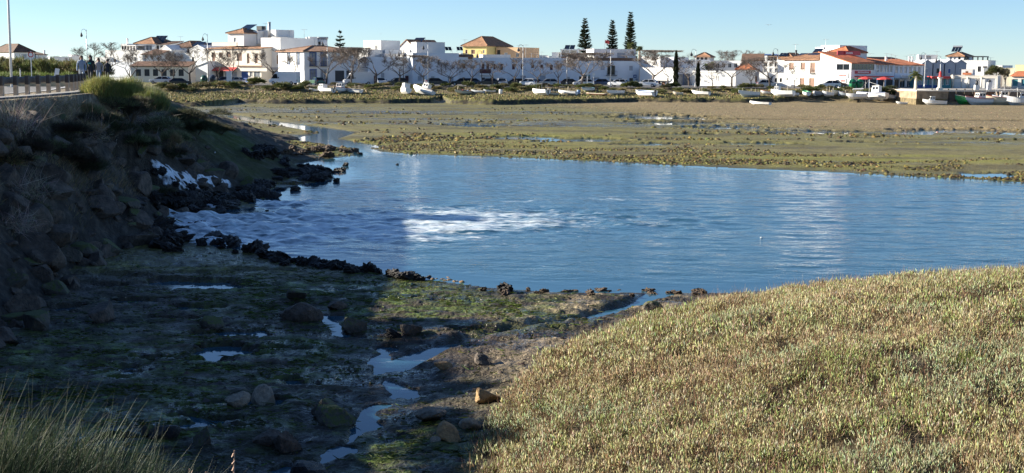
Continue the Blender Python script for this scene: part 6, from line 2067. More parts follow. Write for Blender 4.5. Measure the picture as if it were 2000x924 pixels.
def leaf_cloud(n, f, seed, cols, blade=(.25, .5), width=.09, segs=2, bend=.15):
    r = np.random.default_rng(seed)
    base, d = f(r, n)
    L = r.uniform(blade[0], blade[1], n)
    V, Q, T, m = ribbons(base, unit(d), L, np.full(n, width) * r.uniform(.7, 1.4, n), r.normal(size=(n, 3)) * bend, segs)
    C = np.repeat(jitter(np.array(cols)[r.integers(0, len(cols), n)], n, .25), m, 0)
    return V, Q, T, C
PINE = [(0.018, 0.030, 0.013), (0.026, 0.040, 0.016), (0.036, 0.046, 0.02)]
def norfolk_pine(px, ytop, ybase, Y, half_px, label, seed, tiers=24, lowcut=0.0, upturn=.25):
    p = PY(px, ybase, Y)
    z0 = 2.6
    h = PY(px, ytop, Y).z - z0
    rad = half_px / FPX * Y
    r = random.Random(seed)
    t = empty("norfolk_pine", (p.x, p.y, z0), 0, label, "tree", "tall tiered pines behind the houses")
    bs, ds = [], []
    br = MB().tube([(0, 0, 0), (0, 0, h * .5), (0, 0, h)], [.28, .18, .03], 8)
    for k in range(tiers):
        f = k / (tiers - 1)
        z = h * (.30 + .69 * f)
        R_ = rad * (1 - f) ** .75 * r.uniform(.88, 1.1) + .12
        nb = 7 if f < .8 else 5
        for q in range(nb):
            a = 6.28 * q / nb + k * .45 + r.uniform(-.1, .1)
            z = h * (.30 + .69 * f) + r.uniform(-.5, .5) * h * .7 / tiers * (1 - f * .5)
            dirn = Vector((math.cos(a), math.sin(a), 0))
            tip = dirn * R_ + Vector((0, 0, R_ * upturn))
            br.tube([(0, 0, z), tuple(dirn * R_ * .5 + Vector((0, 0, z + R_ * upturn * .2))), tuple(tip + Vector((0, 0, z)))], [.05, .035, .015], 3, cap=False)
            m = int(20 + R_ * 48)
            for j in range(m):
                s = (.12 + .88 * r.random())
                c = dirn * R_ * s + Vector((0, 0, z + R_ * upturn * s * s))
                bs.append((c.x + r.gauss(0, .04), c.y + r.gauss(0, .04), c.z + r.gauss(0, .03)))
                side = Vector((-dirn.y, dirn.x, 0)) * r.choice((-1, 1)) * r.uniform(.2, .8)
                ds.append(tuple(dirn * .7 + side + Vector((0, 0, r.uniform(.2, .9)))))
    n = len(bs)
    V, Q, T, C = leaf_cloud(n, lambda rr, n_: (np.array(bs), np.array(ds)), seed, PINE, (.28, .62), .12)
    c = np_mesh("crown", V, [Q, T], M_leaf, t, col=C)
    br.build("trunk", mat("pine_bark", (0.07, 0.055, 0.045), .85), t)
norfolk_pine(1141, 37, 165, 330, 15, "tall tiered pine, left of the three behind the flat-roofed house", 1, 21)
norfolk_pine(1194.5, 41, 165, 330, 13, "tall tiered pine, middle one rising behind the red flag", 2, 20)
norfolk_pine(1229.5, 25, 165, 326, 13, "tallest tiered pine, right of the three, with a palm at its foot", 3, 23)
norfolk_pine(665, 62, 165, 305, 15, "small open-branched pine peeping over the corner house roof", 4, 9, upturn=.12)
def cypress(px, ytop, ybase, Y, half_px, label, seed):
    p = PY(px, ybase, Y)
    z0 = gz(p.x, p.y)
    h = PY(px, ytop, Y).z - z0
    rad = half_px / FPX * Y
    t = empty("cypress", (p.x, p.y, z0), 0, label, "tree", "slender cypresses by the road")
    MB().tube([(0, 0, -.1), (0, 0, h * .8)], [.12, .03], 6).build("trunk", M_bark, t)
    def f(r, n):
        u = r.random(n)
        R_ = rad * np.minimum(1, (1 - u) * 2.2) ** .6 * (.5 + .5 * np.minimum(1, u * 8)) * np.sqrt(r.random(n) * .8 + .2) * (1 + .2 * np.sin(u * 30))
        a = r.random(n) * 6.28
        b = np.stack([np.cos(a) * R_, np.sin(a) * R_, .15 + u * h * .95], -1)
        return b, np.stack([np.cos(a) * .35, np.sin(a) * .35, np.ones(n)], -1)
    V, Q, T, C = leaf_cloud(4200, f, seed, [(0.035, 0.045, 0.018), (0.05, 0.055, 0.024), (0.028, 0.034, 0.014)], (.2, .42), .07)
    np_mesh("crown", V, [Q, T], M_leaf, t, col=C)
cypress(1319.5, 99, 165, 260, 4.6, "taller dark slender cypress between the white house and the garage", 5)
cypress(1363, 124, 164, 260, 3.8, "shorter dark slender cypress right of the garage", 6)
def palm(px, ycrown, ybase, Y, rad_px, label, seed, trunk_r=.28, tcol=(0.42, 0.34, 0.24), zb=None, droop=1.0):
    p = PY(px, ybase, Y)
    z0 = gz(p.x, p.y) if zb is None else zb
    h = PY(px, ycrown, Y).z - z0
    rad = rad_px / FPX * Y
    t = empty("palm_tree", (p.x, p.y, z0), 0, label, "palm tree")
    MB().tube([(0, 0, -.1), (.0, 0, h * .5), (0, 0, h)], [trunk_r * 1.2, trunk_r, trunk_r * .9], 9).build("trunk", mat("palm_trunk", tcol, .9, .2, 4), t)
    r = random.Random(seed)
    bs, ds = [], []
    for k in range(26):
        a = r.uniform(0, 6.28)
        e = r.uniform(-.2, 1.2)
        dr = Vector((math.cos(a) * math.cos(e), math.sin(a) * math.cos(e), math.sin(e)))
        q = Vector((0, 0, h))
        for j in range(26):
            dr = (dr + Vector((0, 0, -.055 * droop))).normalized()
            q = q + dr * rad / 24
            sd = Vector((-math.sin(a), math.cos(a), 0))
            for sg in (-1, 1):
                bs.append(tuple(q)); ds.append(tuple(dr * .6 + sd * sg * .7 + Vector((0, 0, -.25))))
    V, Q, T, C = leaf_cloud(len(bs), lambda rr, n_: (np.array(bs), np.array(ds)), seed, [(0.10, 0.125, 0.03), (0.14, 0.15, 0.04), (0.07, 0.09, 0.025)], (.3, .6), .06)
    np_mesh("crown", V, [Q, T], M_leaf, t, col=C)
palm(1788, 148, 173, 243, 13, "palm with a white-painted trunk on the quay corner", 8, .24, (0.68, 0.62, 0.5), zb=2.6)
palm(1233, 88, 165, 320, 10, "bushy palm crown behind the flat-roofed house, under the tallest pine", 9, zb=2.6)
palm(1248, 94, 165, 318, 6, "smaller dark palm at the right corner of the flat-roofed house", 10, zb=2.6)
palm(1383, 128, 165, 288, 10, "low shaggy palm behind the low blank building", 11, zb=2.6)
def round_tree(px, ytop, ybase, Y, wpx, label, seed, cols, n=3500, zb=2.6):
    p = PY(px, ybase, Y)
    h = PY(px, ytop, Y).z - zb
    w = wpx / FPX * Y / 2
    V, Q, T, C = shrub_mesh("crown", n, (w, w, h * .62), cols, blade=(.25, .55), width=.10, seed=seed, lumps=9)
    V[:, 2] += h * .38
    t = empty("leafy_tree", (p.x, p.y, zb), 0, label, "tree")
    MB().tube([(0, 0, -.1), (.1, 0, h * .3), (.0, .1, h * .6)], [.2, .15, .06], 7).tube([(.1, 0, h * .3), (w * .5, 0, h * .6)], [.1, .04], 5).tube([(.1, 0, h * .3), (-w * .5, 0, h * .62)], [.1, .04], 5).build("trunk", M_bark, t)
    np_mesh("crown", V, [Q, T], M_leaf, t, col=C)
round_tree(1945, 122, 165, 285, 44, "broad olive-green tree over the market hall roof", 31, [(0.10, 0.11, 0.04), (0.13, 0.125, 0.055), (0.07, 0.08, 0.03)])
round_tree(78, 97, 125, 345, 22, "distant dark tree behind the red-roofed house", 32, DKG)
round_tree(112, 104, 125, 350, 18, "distant dark tree behind the low flat white house", 33, DKG)
round_tree(1962, 128, 165, 283, 20, "smaller pale tree at the right of the broad olive-green tree", 34, [(0.15, 0.14, 0.08), (0.2, 0.18, 0.11)], 1500)

# ---- street lamps
def lamp_proto(h, style, col):
    t = empty("street_lamp", (0, 0, 0))
    mb = MB()
    mb.tube([(0, 0, 0), (0, 0, .9)], [.13, .10], 8).tube([(0, 0, .9), (0, 0, h)], [.075, .05], 8)
    mb.build("pole", col, t, True)
    if style == 'hook':
        pts = [(0, 0, h - .5)] + [(-.45 + .45 * math.cos(a), 0, h - .5 + .6 * math.sin(a)) for a in np.linspace(0.2, math.pi, 8)]
        MB().tube([tuple(float(c) for c in q) for q in pts], .03, 5).build("arm", M_dark, t)
        MB().tube([(-.9, 0, h - .5), (-.9, 0, h - .75), (-.9, 0, h - 1.15)], [.06, .16, .30], 8).tube([(-.9, 0, h - 1.15), (-.9, 0, h - 1.3)], [.2, .1], 8).build("lantern", M_dark, t)
    else:
        MB().tube([(0, 0, h - .05), (.05, -.5, h + .2), (.1, -1.3, h + .25)], .035, 5).build("arm", col, t)
        MB().box(-.05, .25, -1.7, -1.1, h + .2, h + .32).build("lantern", M_dark, t)
    return t
LAMPS = [(171, 58, 135, 240, 'hook', M_steel, "hooked street lamp left of the large bare tree"), (407, 67, 163, 262, 'hook', M_steel, "tall hooked street lamp at the left corner of the shop house"),
         (640, 77, 164, 262, 'hook', M_steel, "street lamp in front of the right half of the corner house"), (836, 84, 165, 261, 'hook', M_white, "white street lamp before the blank block house"),
         (941, 100, 168, 262, 'hook', M_dark, "dark street lamp in front of the red balcony"), (1021, 88, 168, 262, 'hook', M_white, "bright white street lamp before the long shuttered row"),
         (1107, 95, 168, 262, 'hook', M_steel, "slim grey lamp near the right end of the shuttered row"), (1192, 95, 168, 262, 'hook', M_white, "white lamp in front of the dark balcony"),
         (1358, 97, 166, 263, 'hook', M_white, "hooked lamp beside the shorter cypress"), (1517, 96, 168, 262, 'hook', M_steel, "tall hooked lamp left of the hip-roofed house"),
         (788, 97, 164, 266, 'hook', M_dark, "dark lamp post in front of the gabled solar house"), (1805, 104, 172, 262, 'hook', M_white, "lamp post on the quay before the saw-tooth gables"), (1835, 110, 172, 266, 'hook', M_white, "second quay lamp, behind the red-capped column")]
for px, yt, yb, Y, st, m, lab in LAMPS:
    p = PY(px, yb, Y)
    z = gz(p.x, p.y)
    t = lamp_proto(PY(px, yt, Y).z - z, st, m)
    t.location = (p.x, p.y, z)
    tag(t, lab, "street lamp", "street lamps")
for px, yt, yb, Y, lab in ((1147, 146, 168, 260, "round-topped white bus-stop pole before the dark shop front"), (1159, 148, 168, 260, "second thin white pole right of the bus-stop pole")):
    p = PY(px, yb, Y)
    z = gz(p.x, p.y)
    h = PY(px, yt, Y).z - z
    t = empty("bus_stop_pole", (p.x, p.y, z), 0, lab, "pole")
    MB().tube([(0, 0, 0), (0, 0, h)], .06, 6).build("post", M_white, t)
    MB().box(-.22, .22, -.03, .03, h, h + .5).build("sign_plate", M_white, t)

# ---- vehicles
M_carglass = mat("car_glass", (0.012, 0.015, 0.02), 0.06, .1, 2)
M_chrome = mat("head_lamp", (0.7, 0.72, 0.75), 0.15, .05, 3, metallic=.3)
M_tail = mat("tail_lamp", (0.35, 0.01, 0.01), 0.25, .05, 3)
def vehicle(kind, paint):
    """nose towards +x"""
    t = empty("parked_van" if kind == 'van' else "parked_car", (0, 0, 0))
    if kind == 'van':
        L, W, H = 5.9, 2.0, 2.55
        low = [(-2.95, .35), (2.75, .35), (2.95, .55), (2.92, .95), (2.55, 1.12), (1.75, 2.15), (1.30, 2.5), (.9, 2.55), (-2.75, 2.55), (-2.92, 2.4), (-2.95, .9)]
        win = [(2.42, 1.20), (1.72, 2.10), (1.15, 2.10), (1.02, 1.20)]
        scr = [(2.50, 1.16), (1.78, 2.16), (1.72, 2.18), (2.44, 1.18)]
        wb, wr = (1.95, -1.85), .34
    else:
        L, W, H = 4.2, 1.74, 1.47
        low = [(-2.08, .28), (1.95, .28), (2.1, .5), (2.05, .74), (1.85, .85), (.95, .96), (-2.0, .96), (-2.1, .8), (-2.12, .5)]
        win = None
        wb, wr = (1.3, -1.25), .31
    mb = MB()
    mb.prism(low, -W / 2, W / 2, 'y')
    body = mb.build("body", paint, t)
    bv = body.modifiers.new("bevel", 'BEVEL'); bv.width = .07; bv.segments = 2; bv.limit_method = 'ANGLE'
    if kind == 'car':
        g = MB()
        gb = [(1.0, .955), (-1.95, .955)]
        vs = []
        for y, s in ((-1, 1), (1, 1)):
            yb_, yt_ = y * (W / 2 - .05), y * (W / 2 - .22)
            vs += [(1.0, yb_, .95), (.25, yt_, 1.40), (-1.35, yt_, 1.42), (-1.98, yb_, .95)]
        g.add(vs, [(0, 1, 2, 3), (7, 6, 5, 4), (0, 4, 5, 1), (2, 6, 7, 3), (1, 5, 6, 2)])
        gl = g.build("window_glass", M_carglass, t)
        rf = MB()
        rf.box(-1.40, .28, -(W / 2 - .2), W / 2 - .2, 1.405, 1.47)
        for y in (-1, 1):
            yb_, yt_ = y * (W / 2 - .045), y * (W / 2 - .21)
            for (xa, xb_) in ((1.0, .25), (-.42, -.5), (-1.96, -1.34)):
                rf.tube([(xa, yb_, .95), (xb_, yt_, 1.42)], .04, 4)
        rf.build("roof", paint, t)
        hl, tlx = (2.03, .64), -2.1
    else:
        for y in (-1, 1):
            g = MB(); g.prism(win, y * (W / 2 + .006), y * (W / 2 + .02), 'y'); g.build("side_window", M_carglass, t)
        g = MB(); g.prism([(2.62, 1.14), (1.84, 2.12), (1.79, 2.10), (2.56, 1.12)], -W / 2 + .12, W / 2 - .12, 'y'); g.build("windscreen", M_carglass, t)
        hl, tlx = (2.88, .85), -2.96
    for wx in wb:
        for y in (-1, 1):
            w = MB().tube([(wx, y * (W / 2 - .2), wr), (wx, y * (W / 2 + .015), wr)], wr, 14).build("wheel", M_black, t)
            MB().tube([(wx, y * (W / 2 + .016), wr), (wx, y * (W / 2 + .03), wr)], wr * .6, 10).build("rim", M_steel, w)
    for y in (-1, 1):
        MB().box(hl[0] - .12, hl[0] + .06, y * (W / 2 - .28) - .16, y * (W / 2 - .28) + .16, hl[1] - .08, hl[1] + .08).build("headlight", M_chrome, t)
        MB().box(tlx - .03, tlx + .05, y * (W / 2 - .18) - .1, y * (W / 2 - .18) + .1, .75, 1.0).build("tail_light", M_tail, t)
        MB().box(.75, .9, y * (W / 2 + .1) - .08, y * (W / 2 + .1) + .08, .95 if kind == 'car' else 1.25, 1.1 if kind == 'car' else 1.5).build("mirror", M_dark, t)
    MB().box(hl[0] + .03, hl[0] + .1, -.55, .55, .38, .55).build("grille", M_dark, t)
    return t
P_white = mat("white_car_paint", (0.75, 0.76, 0.78), 0.25, .03, 2, coat=.5)
P_dark = mat("dark_car_paint", (0.025, 0.028, 0.034), 0.25, .05, 2, coat=.5)
P_silver = mat("silver_car_paint", (0.42, 0.43, 0.45), 0.28, .05, 2, metallic=.5, coat=.4)
P_blue = mat("blue_car_paint", (0.03, 0.06, 0.14), 0.25, .05, 2, coat=.5)
P_green = mat("green_car_paint", (0.03, 0.09, 0.05), 0.3, .05, 2, coat=.4)
CARS = [('van', P_white, 556, 262, 165, 271, "long white high-roofed van parked before the corner house"), ('van', P_white, 700, 264, 195, 271, "smaller-looking white van seen from the front, right of the corner house"),
        ('car', P_dark, 353, 262, 10, 262, "dark car parked before the sharp white gable"), ('car', P_white, 314, 264, 178, 268, "white car by the brown lean-to"), ('car', P_silver, 457, 262, 160, 265, "silver car under the red awning"),
        ('car', P_blue, 438, 265, 178, 271, "dark blue car behind the silver one"), ('car', P_green, 619, 263, 120, 266, "dark green car seen from behind before the corner house"),
        ('car', P_white, 743, 263, -70, 267, "white car facing the flats, before the leaning tree"), ('car', P_dark, 775, 263, 200, 267, "dark car with shining headlights behind the wrecked boats"),
        ('car', P_dark, 853, 263, 15, 268, "black car right of the wrecked boats"), ('car', P_dark, 902, 263, 175, 268, "black car in front of the yellow house"), ('car', P_blue, 927, 264, 0, 269, "dark blue car right of the black car by the yellow house"),
        ('car', P_dark, 952, 263, 190, 268, "dark car beneath the red balcony"), ('car', P_silver, 980, 264, -80, 268, "silver car facing the flats left of the bright lamp post"), ('car', P_dark, 1006, 263, 170, 268, "dark car left of the bright white lamp post"),
        ('car', P_white, 1031, 262, 150, 265, "white car right of the bright white lamp post"), ('car', P_silver, 1046, 264, -60, 268, "silver car beyond the white car by the lamp"), ('car', P_silver, 1070, 263, 180, 267, "pale silver car above the grounded canopy boat"),
        ('car', P_dark, 1116, 264, 0, 268, "dark car below the biggest umbrella tree"), ('car', P_white, 1139, 263, 185, 266, "white car before the dark shop front"), ('car', P_white, 1209, 263, 150, 266, "white estate car by the white lamp"),
        ('car', P_blue, 1180, 265, 0, 269, "dark blue car left of the white lamp"), ('car', P_white, 1264, 262, 160, 266, "white old car before the open porch"), ('car', P_white, 1620, 262, 175, 266, "white car with a dark rear by the hip-roofed house porch"),
        ('car', P_dark, 1632, 265, 10, 270, "dark car half hidden behind the white one at the porch"), ('car', P_silver, 1500, 266, 0, 270, "silver car behind the wide bare tree")]
_proto = {}
for kd, pt, px, Y, rz, _, lab in CARS:
    key = (kd, pt.name)
    p = PY(px, 164, Y)
    if key not in _proto:
        t = _proto[key] = vehicle(kd, pt)
    else:
        t = copy_tree(_proto[key])
    t.location = (p.x, p.y, max(gz(p.x, p.y), 2.3) + .03)
    t.rotation_euler = (0, 0, R(rz))
    tag(t, lab, "van" if kd == 'van' else "car", "vehicles parked along the waterfront road")

# ---- bins, parasol
for px, yb, m, lab in ((399, 163, P_green, "green bottle bank left of the shop house"), (417, 163, P_dark, "dark green waste container by the hooked lamp"), (1665, 171, mat("green_plastic", (0.02, 0.22, 0.10), .5), "bright green recycling dome before the restaurant"),
                       (1679, 172, mat("green_plastic", (0.02, 0.20, 0.09), .5), "green recycling bin right of the bright green dome")):
    p = PY(px, yb, 259)
    t = empty("recycling_bin", (p.x, p.y, gz(p.x, p.y)), 0, lab, "bin", "waste bins")
    MB().tube([(0, 0, 0), (0, 0, 1.2), (0, 0, 1.6), (0, 0, 1.85)], [.62, .72, .55, .2], 10).build("body", m, t, True)
    MB().box(-.3, .3, -.74, -.66, 1.0, 1.25).build("slot", M_dark, t)
for px, yt, yb, Y, m, lab in ((1726, 163, 174, 258, M_redaw, "red cafe parasol before the shop row"), (1690, 158, 172, 262, M_redaw, "small red stall canopy beside the fishing boat wheelhouse")):
    p = PY(px, yb, Y)
    z = gz(p.x, p.y)
    t = empty("parasol", (p.x, p.y, z), 0, lab, "parasol", "red parasols")
    MB().tube([(0, 0, 0), (0, 0, 2.3)], .03, 6).build("pole", M_white, t)
    MB().tube([(0, 0, 1.75), (0, 0, 1.95), (0, 0, 2.3)], [1.5, 1.35, .05], 8).build("canopy", m, t)
p = PY(448, 163, 259)
t = empty("white_pillar", (p.x, p.y, gz(p.x, p.y)), 0, "white masonry pillar before the red awning", "pillar")
MB().box(-.45, .45, -.45, .45, 0, 2.4).build("shaft", M_wall, t)
MB().box(-.55, .55, -.55, .55, 2.402, 2.6).build("cap", M_wall, t)

# ---- bushes along the far shore
FB = []
for sd_ in range(6):
    V, Q, T, C = shrub_mesh("foliage", 1500, (1.9, 1.4, 1.55), [[(0.125, 0.14, 0.05), (0.09, 0.11, 0.04), (0.16, 0.155, 0.065)], [(0.20, 0.18, 0.085), (0.15, 0.145, 0.06), (0.25, 0.21, 0.11)],
                                                              [(0.11, 0.13, 0.035), (0.14, 0.155, 0.05), (0.08, 0.10, 0.03)]][sd_ % 3], seed=200 + sd_, width=.07, blade=(.18, .42), up=.5)
    o = np_mesh("foliage", V, [Q, T], M_leaf, col=C)
    FB.append(o.data)
    bpy.data.objects.remove(o)
px = 325
k = 0
while px < 1725:
    Y = 250 + rnd.uniform(-2.5, 5)
    p = PY(px, 172, Y)
    s = rnd.uniform(.7, 1.25) * (1.1 if px < 600 else .9)
    if 600 < px < 720 or 1060 < px < 1130 or 1490 < px < 1560: s *= .8
    o = bpy.data.objects.new("waterfront_bush", FB[k % 6])
    COL.objects.link(o)
    o.location = (p.x, p.y, gz(p.x, p.y) - .1)
    o.scale = (s * rnd.uniform(.9, 1.3), s, s * rnd.uniform(.6, 1.0))
    o.rotation_euler = (0, 0, rnd.uniform(0, 6.28))
    tag(o, ["dark green salt bush on the far shore below the road", "brownish dry salt bush on the far shore below the road", "bright olive salt bush on the far shore below the road"][k % 3], "bush", "bushes along the far shore")
    k += 1
    px += rnd.uniform(11, 19)
for px, yb, Y, sz, lab in ((1735, 186, 247, (4.0, 2.2, 2.8), "large dark green bush at the end of the quay wall"), (1762, 186, 246, (2.4, 1.8, 2.0), "second dark bush against the quay wall")):
    p = PY(px, yb, Y)
    shrub("quay_bush", (p.x, p.y, gz(p.x, p.y) - .1), 3800, sz, [(0.06, 0.075, 0.025), (0.085, 0.10, 0.035), (0.045, 0.055, 0.02)], lab, "bush", seed=int(px), width=.08, blade=(.2, .45), up=.5)
for i, (px, yb, s, lab) in enumerate(((1768, 196, 1.0, "tan rock with dark hollows at the foot of the quay bushes"), (1777, 193, 1.3, "largest tan rock below the quay bushes"), (1786, 198, .8, "lowest tan rock beside the quay wall"))):
    p = PG(px, yb)
    rock("quay_rock", ANG, M_rocko, (p.x, p.y, p.z + s * .3), s, lab, "rocks at the quay foot")

# ---- boats
M_hullw = mat("white_hull", (0.78, 0.77, 0.74), 0.4, .06, 2)
M_hullg = mat("green_hull", (0.015, 0.30, 0.09), 0.4, .06, 2)
M_hullgrey = mat("grey_hull", (0.30, 0.34, 0.38), 0.5, .1, 2)
M_hullcream = mat("cream_hull", (0.74, 0.65, 0.48), 0.45, .06, 2)
M_inblue = mat("blue_deck", (0.20, 0.30, 0.46), .6, .1, 2)
M_inred = mat("red_deck", (0.42, 0.07, 0.04), .6, .1, 2)
M_ingrey = mat("grey_deck", (0.30, 0.30, 0.30), .7, .1, 2)
M_rope = mat("fender_white", (0.7, 0.7, 0.68), .6)
def boat(name, L, B, D, hull, inside, rail, cabin=None, engine=False, mast=0.0, canopy=None, junk=0, posts=0, stripe=None, seed=0):
    """bow towards +x, keel at z = 0"""
    t = empty(name, (0, 0, 0))
    n = 14
    def sec(s, shrink=0.0):
        x = -L / 2 + L * s
        f = 1 - max(0, (s - .42) / .58) ** 2.3
        b = B / 2 * max(f * (.86 + .14 * min(1, s / .3)), .03) - shrink
        b = max(b, .012)
        sh = D * (.82 + .38 * s * s)
        kz = D * .50 * max(0, (s - .6) / .4) ** 2.5 + shrink * .9
        ch = kz + (sh - kz) * .38
        x2 = x - (.18 * L * max(0, (s - .7) / .3) ** 2) * 0
        return [(x2, -b, sh), (x2 + .02, -b * .86, ch), (x2 - .12 * L * max(0, (s - .7) / .3) ** 2, -b * .12, kz), (x2 - .12 * L * max(0, (s - .7) / .3) ** 2, b * .12, kz), (x2 + .02, b * .86, ch), (x2, b, sh)]
    def loft(shr, MBx, cap):
        rows = [sec(i / n, shr) for i in range(n + 1)]
        vs = [p for r_ in rows for p in r_]
        fs = [(i * 6 + k, i * 6 + k + 1, (i + 1) * 6 + k + 1, (i + 1) * 6 + k) for i in range(n) for k in range(5)]
        fs += [tuple(range(6)), tuple(n * 6 + k for k in range(5, -1, -1))]
        MBx.add(vs, fs)
        return rows
    h = MB()
    outr = loft(0, h, True)
    h.build("hull", hull, t)
    ins = MB()
    rows = [sec(i / n, .07) for i in range(n)]
    vs = [(p[0] + (.05 if i == 0 else 0), p[1], p[2] + .015) for i, r_ in enumerate(rows) for p in r_]
    fs = [(i * 6 + k, (i + 1) * 6 + k, (i + 1) * 6 + k + 1, i * 6 + k + 1) for i in range(n - 1) for k in range(5)]
    ins.add(vs, fs).build("interior", inside, t, fixn=False)
    g = MB()
    for e in (0, 5):
        g.tube([(r_[e][0], r_[e][1], r_[e][2] + .02) for r_ in outr], .045, 5)
    g.tube([(outr[0][0][0], outr[0][0][1], outr[0][0][2] + .02), (outr[0][5][0], outr[0][5][1], outr[0][5][2] + .02)], .045, 5)
    g.build("gunwale", rail, t)
    if stripe:
        g = MB()
        for e, k2 in ((0, 1), (5, 4)):
            pts = [tuple(np.array(r_[e]) * .82 + np.array(r_[k2]) * .18 + np.array((0, -.012 if e == 0 else .012, 0))) for r_ in outr]
            g.tube(pts, .05, 4)
        g.build("stripe", stripe, t)
    for s in (.22, .48):
        q = sec(s, .07)
        MB().box(q[0][0] - .14, q[0][0] + .14, q[0][1] + .01, q[5][1] - .01, q[0][2] * .72, q[0][2] * .72 + .05).build("thwart", inside if cabin else hull, t)
    if cabin:
        cx, cl, cw, ch, cm = cabin
        z0 = D * .75
        c = MB()
        c.prism([(cx - cl / 2, z0), (cx + cl / 2, z0), (cx + cl / 2 - .10, z0 + ch * .5), (cx + cl / 2 - .35, z0 + ch), (cx - cl / 2, z0 + ch)], -cw / 2, cw / 2, 'y')
        co = c.build("cabin", cm, t)
        w = MB()
        for sg in (-1, 1):
            for (a0, a1) in ((-.40, -.12), (.0, .28)):
                w.box(cx + cl * a0, cx + cl * a1 - .05, sg * (cw / 2 + .006) - .006, sg * (cw / 2 + .006) + .006, z0 + ch * .52, z0 + ch * .86)
        for (y0, y1) in ((-.42, -.05), (.05, .42)):
            fx0, fx1 = cx + cl / 2 - .10, cx + cl / 2 - .35
            w.add([(fx0 + .02, y0 * cw, z0 + ch * .54), (fx0 + .02, y1 * cw, z0 + ch * .54), (fx1 + .05, y1 * cw, z0 + ch * .92), (fx1 + .05, y0 * cw, z0 + ch * .92)], [(0, 1, 2, 3)])
        w.build("window", M_glass, co)
        MB().box(cx - cl / 2 - .12, cx + cl / 2 - .25, -cw / 2 - .08, cw / 2 + .08, z0 + ch + .002, z0 + ch + .07).build("cabin_roof", rail if cm is not M_hullw else cm, co)
    if engine:
        e = MB()
        e.box(-L / 2 - .32, -L / 2 - .02, -.16, .16, D * .75, D * .75 + .45).box(-L / 2 - .22, -L / 2 - .10, -.06, .06, D * .1, D * .75)
        e.build("outboard_engine", M_dark, t)
    if mast:
        m = MB()
        m.tube([(L * .08, 0, D * .6), (L * .08, 0, D + mast)], .045, 6).tube([(L * .08, 0, D + mast * .8), (-L * .3, 0, D + mast * .45)], .03, 5).tube([(L * .08, 0, D + mast * .95), (L * .46, 0, D * 1.15)], .012, 4)
        m.build("mast", M_white, t)
    if canopy:
        c = MB()
        fr = MB()
        for xx in (-L * .28, L * .1):
            for y in (-B * .4, B * .4):
                fr.tube([(xx, y, D * .8), (xx, y, D + 1.05)], .025, 5)
        fr.build("canopy_frame", M_steel, t)
        c.prism([(-B * .46, D + 1.0), (-B * .3, D + 1.22), (B * .3, D + 1.22), (B * .46, D + 1.0), (B * .46, D + 1.04), (B * .3, D + 1.27), (-B * .3, D + 1.27), (-B * .46, D + 1.04)], -L * .32, L * .14, 'x')
        c.build("canopy", canopy, t)
    r = random.Random(seed)
    for k in range(posts):
        x, y = r.uniform(-L * .4, L * .3), r.choice((-1, 1)) * B * .35
        MB().tube([(x, y, D * .5), (x + r.uniform(-.1, .1), y, D + r.uniform(.5, 1.2))], .05, 5).build("post", M_hullcream, t)
    for k in range(junk):
        x, y = r.uniform(-L * .35, L * .25), r.uniform(-B * .28, B * .28)
        MB().sphere((x, y, D * .82), r.uniform(.18, .3), 7, 5, .8).build("fender", r.choice([M_rope, M_inred, M_inblue, M_rope]), t)
    return t
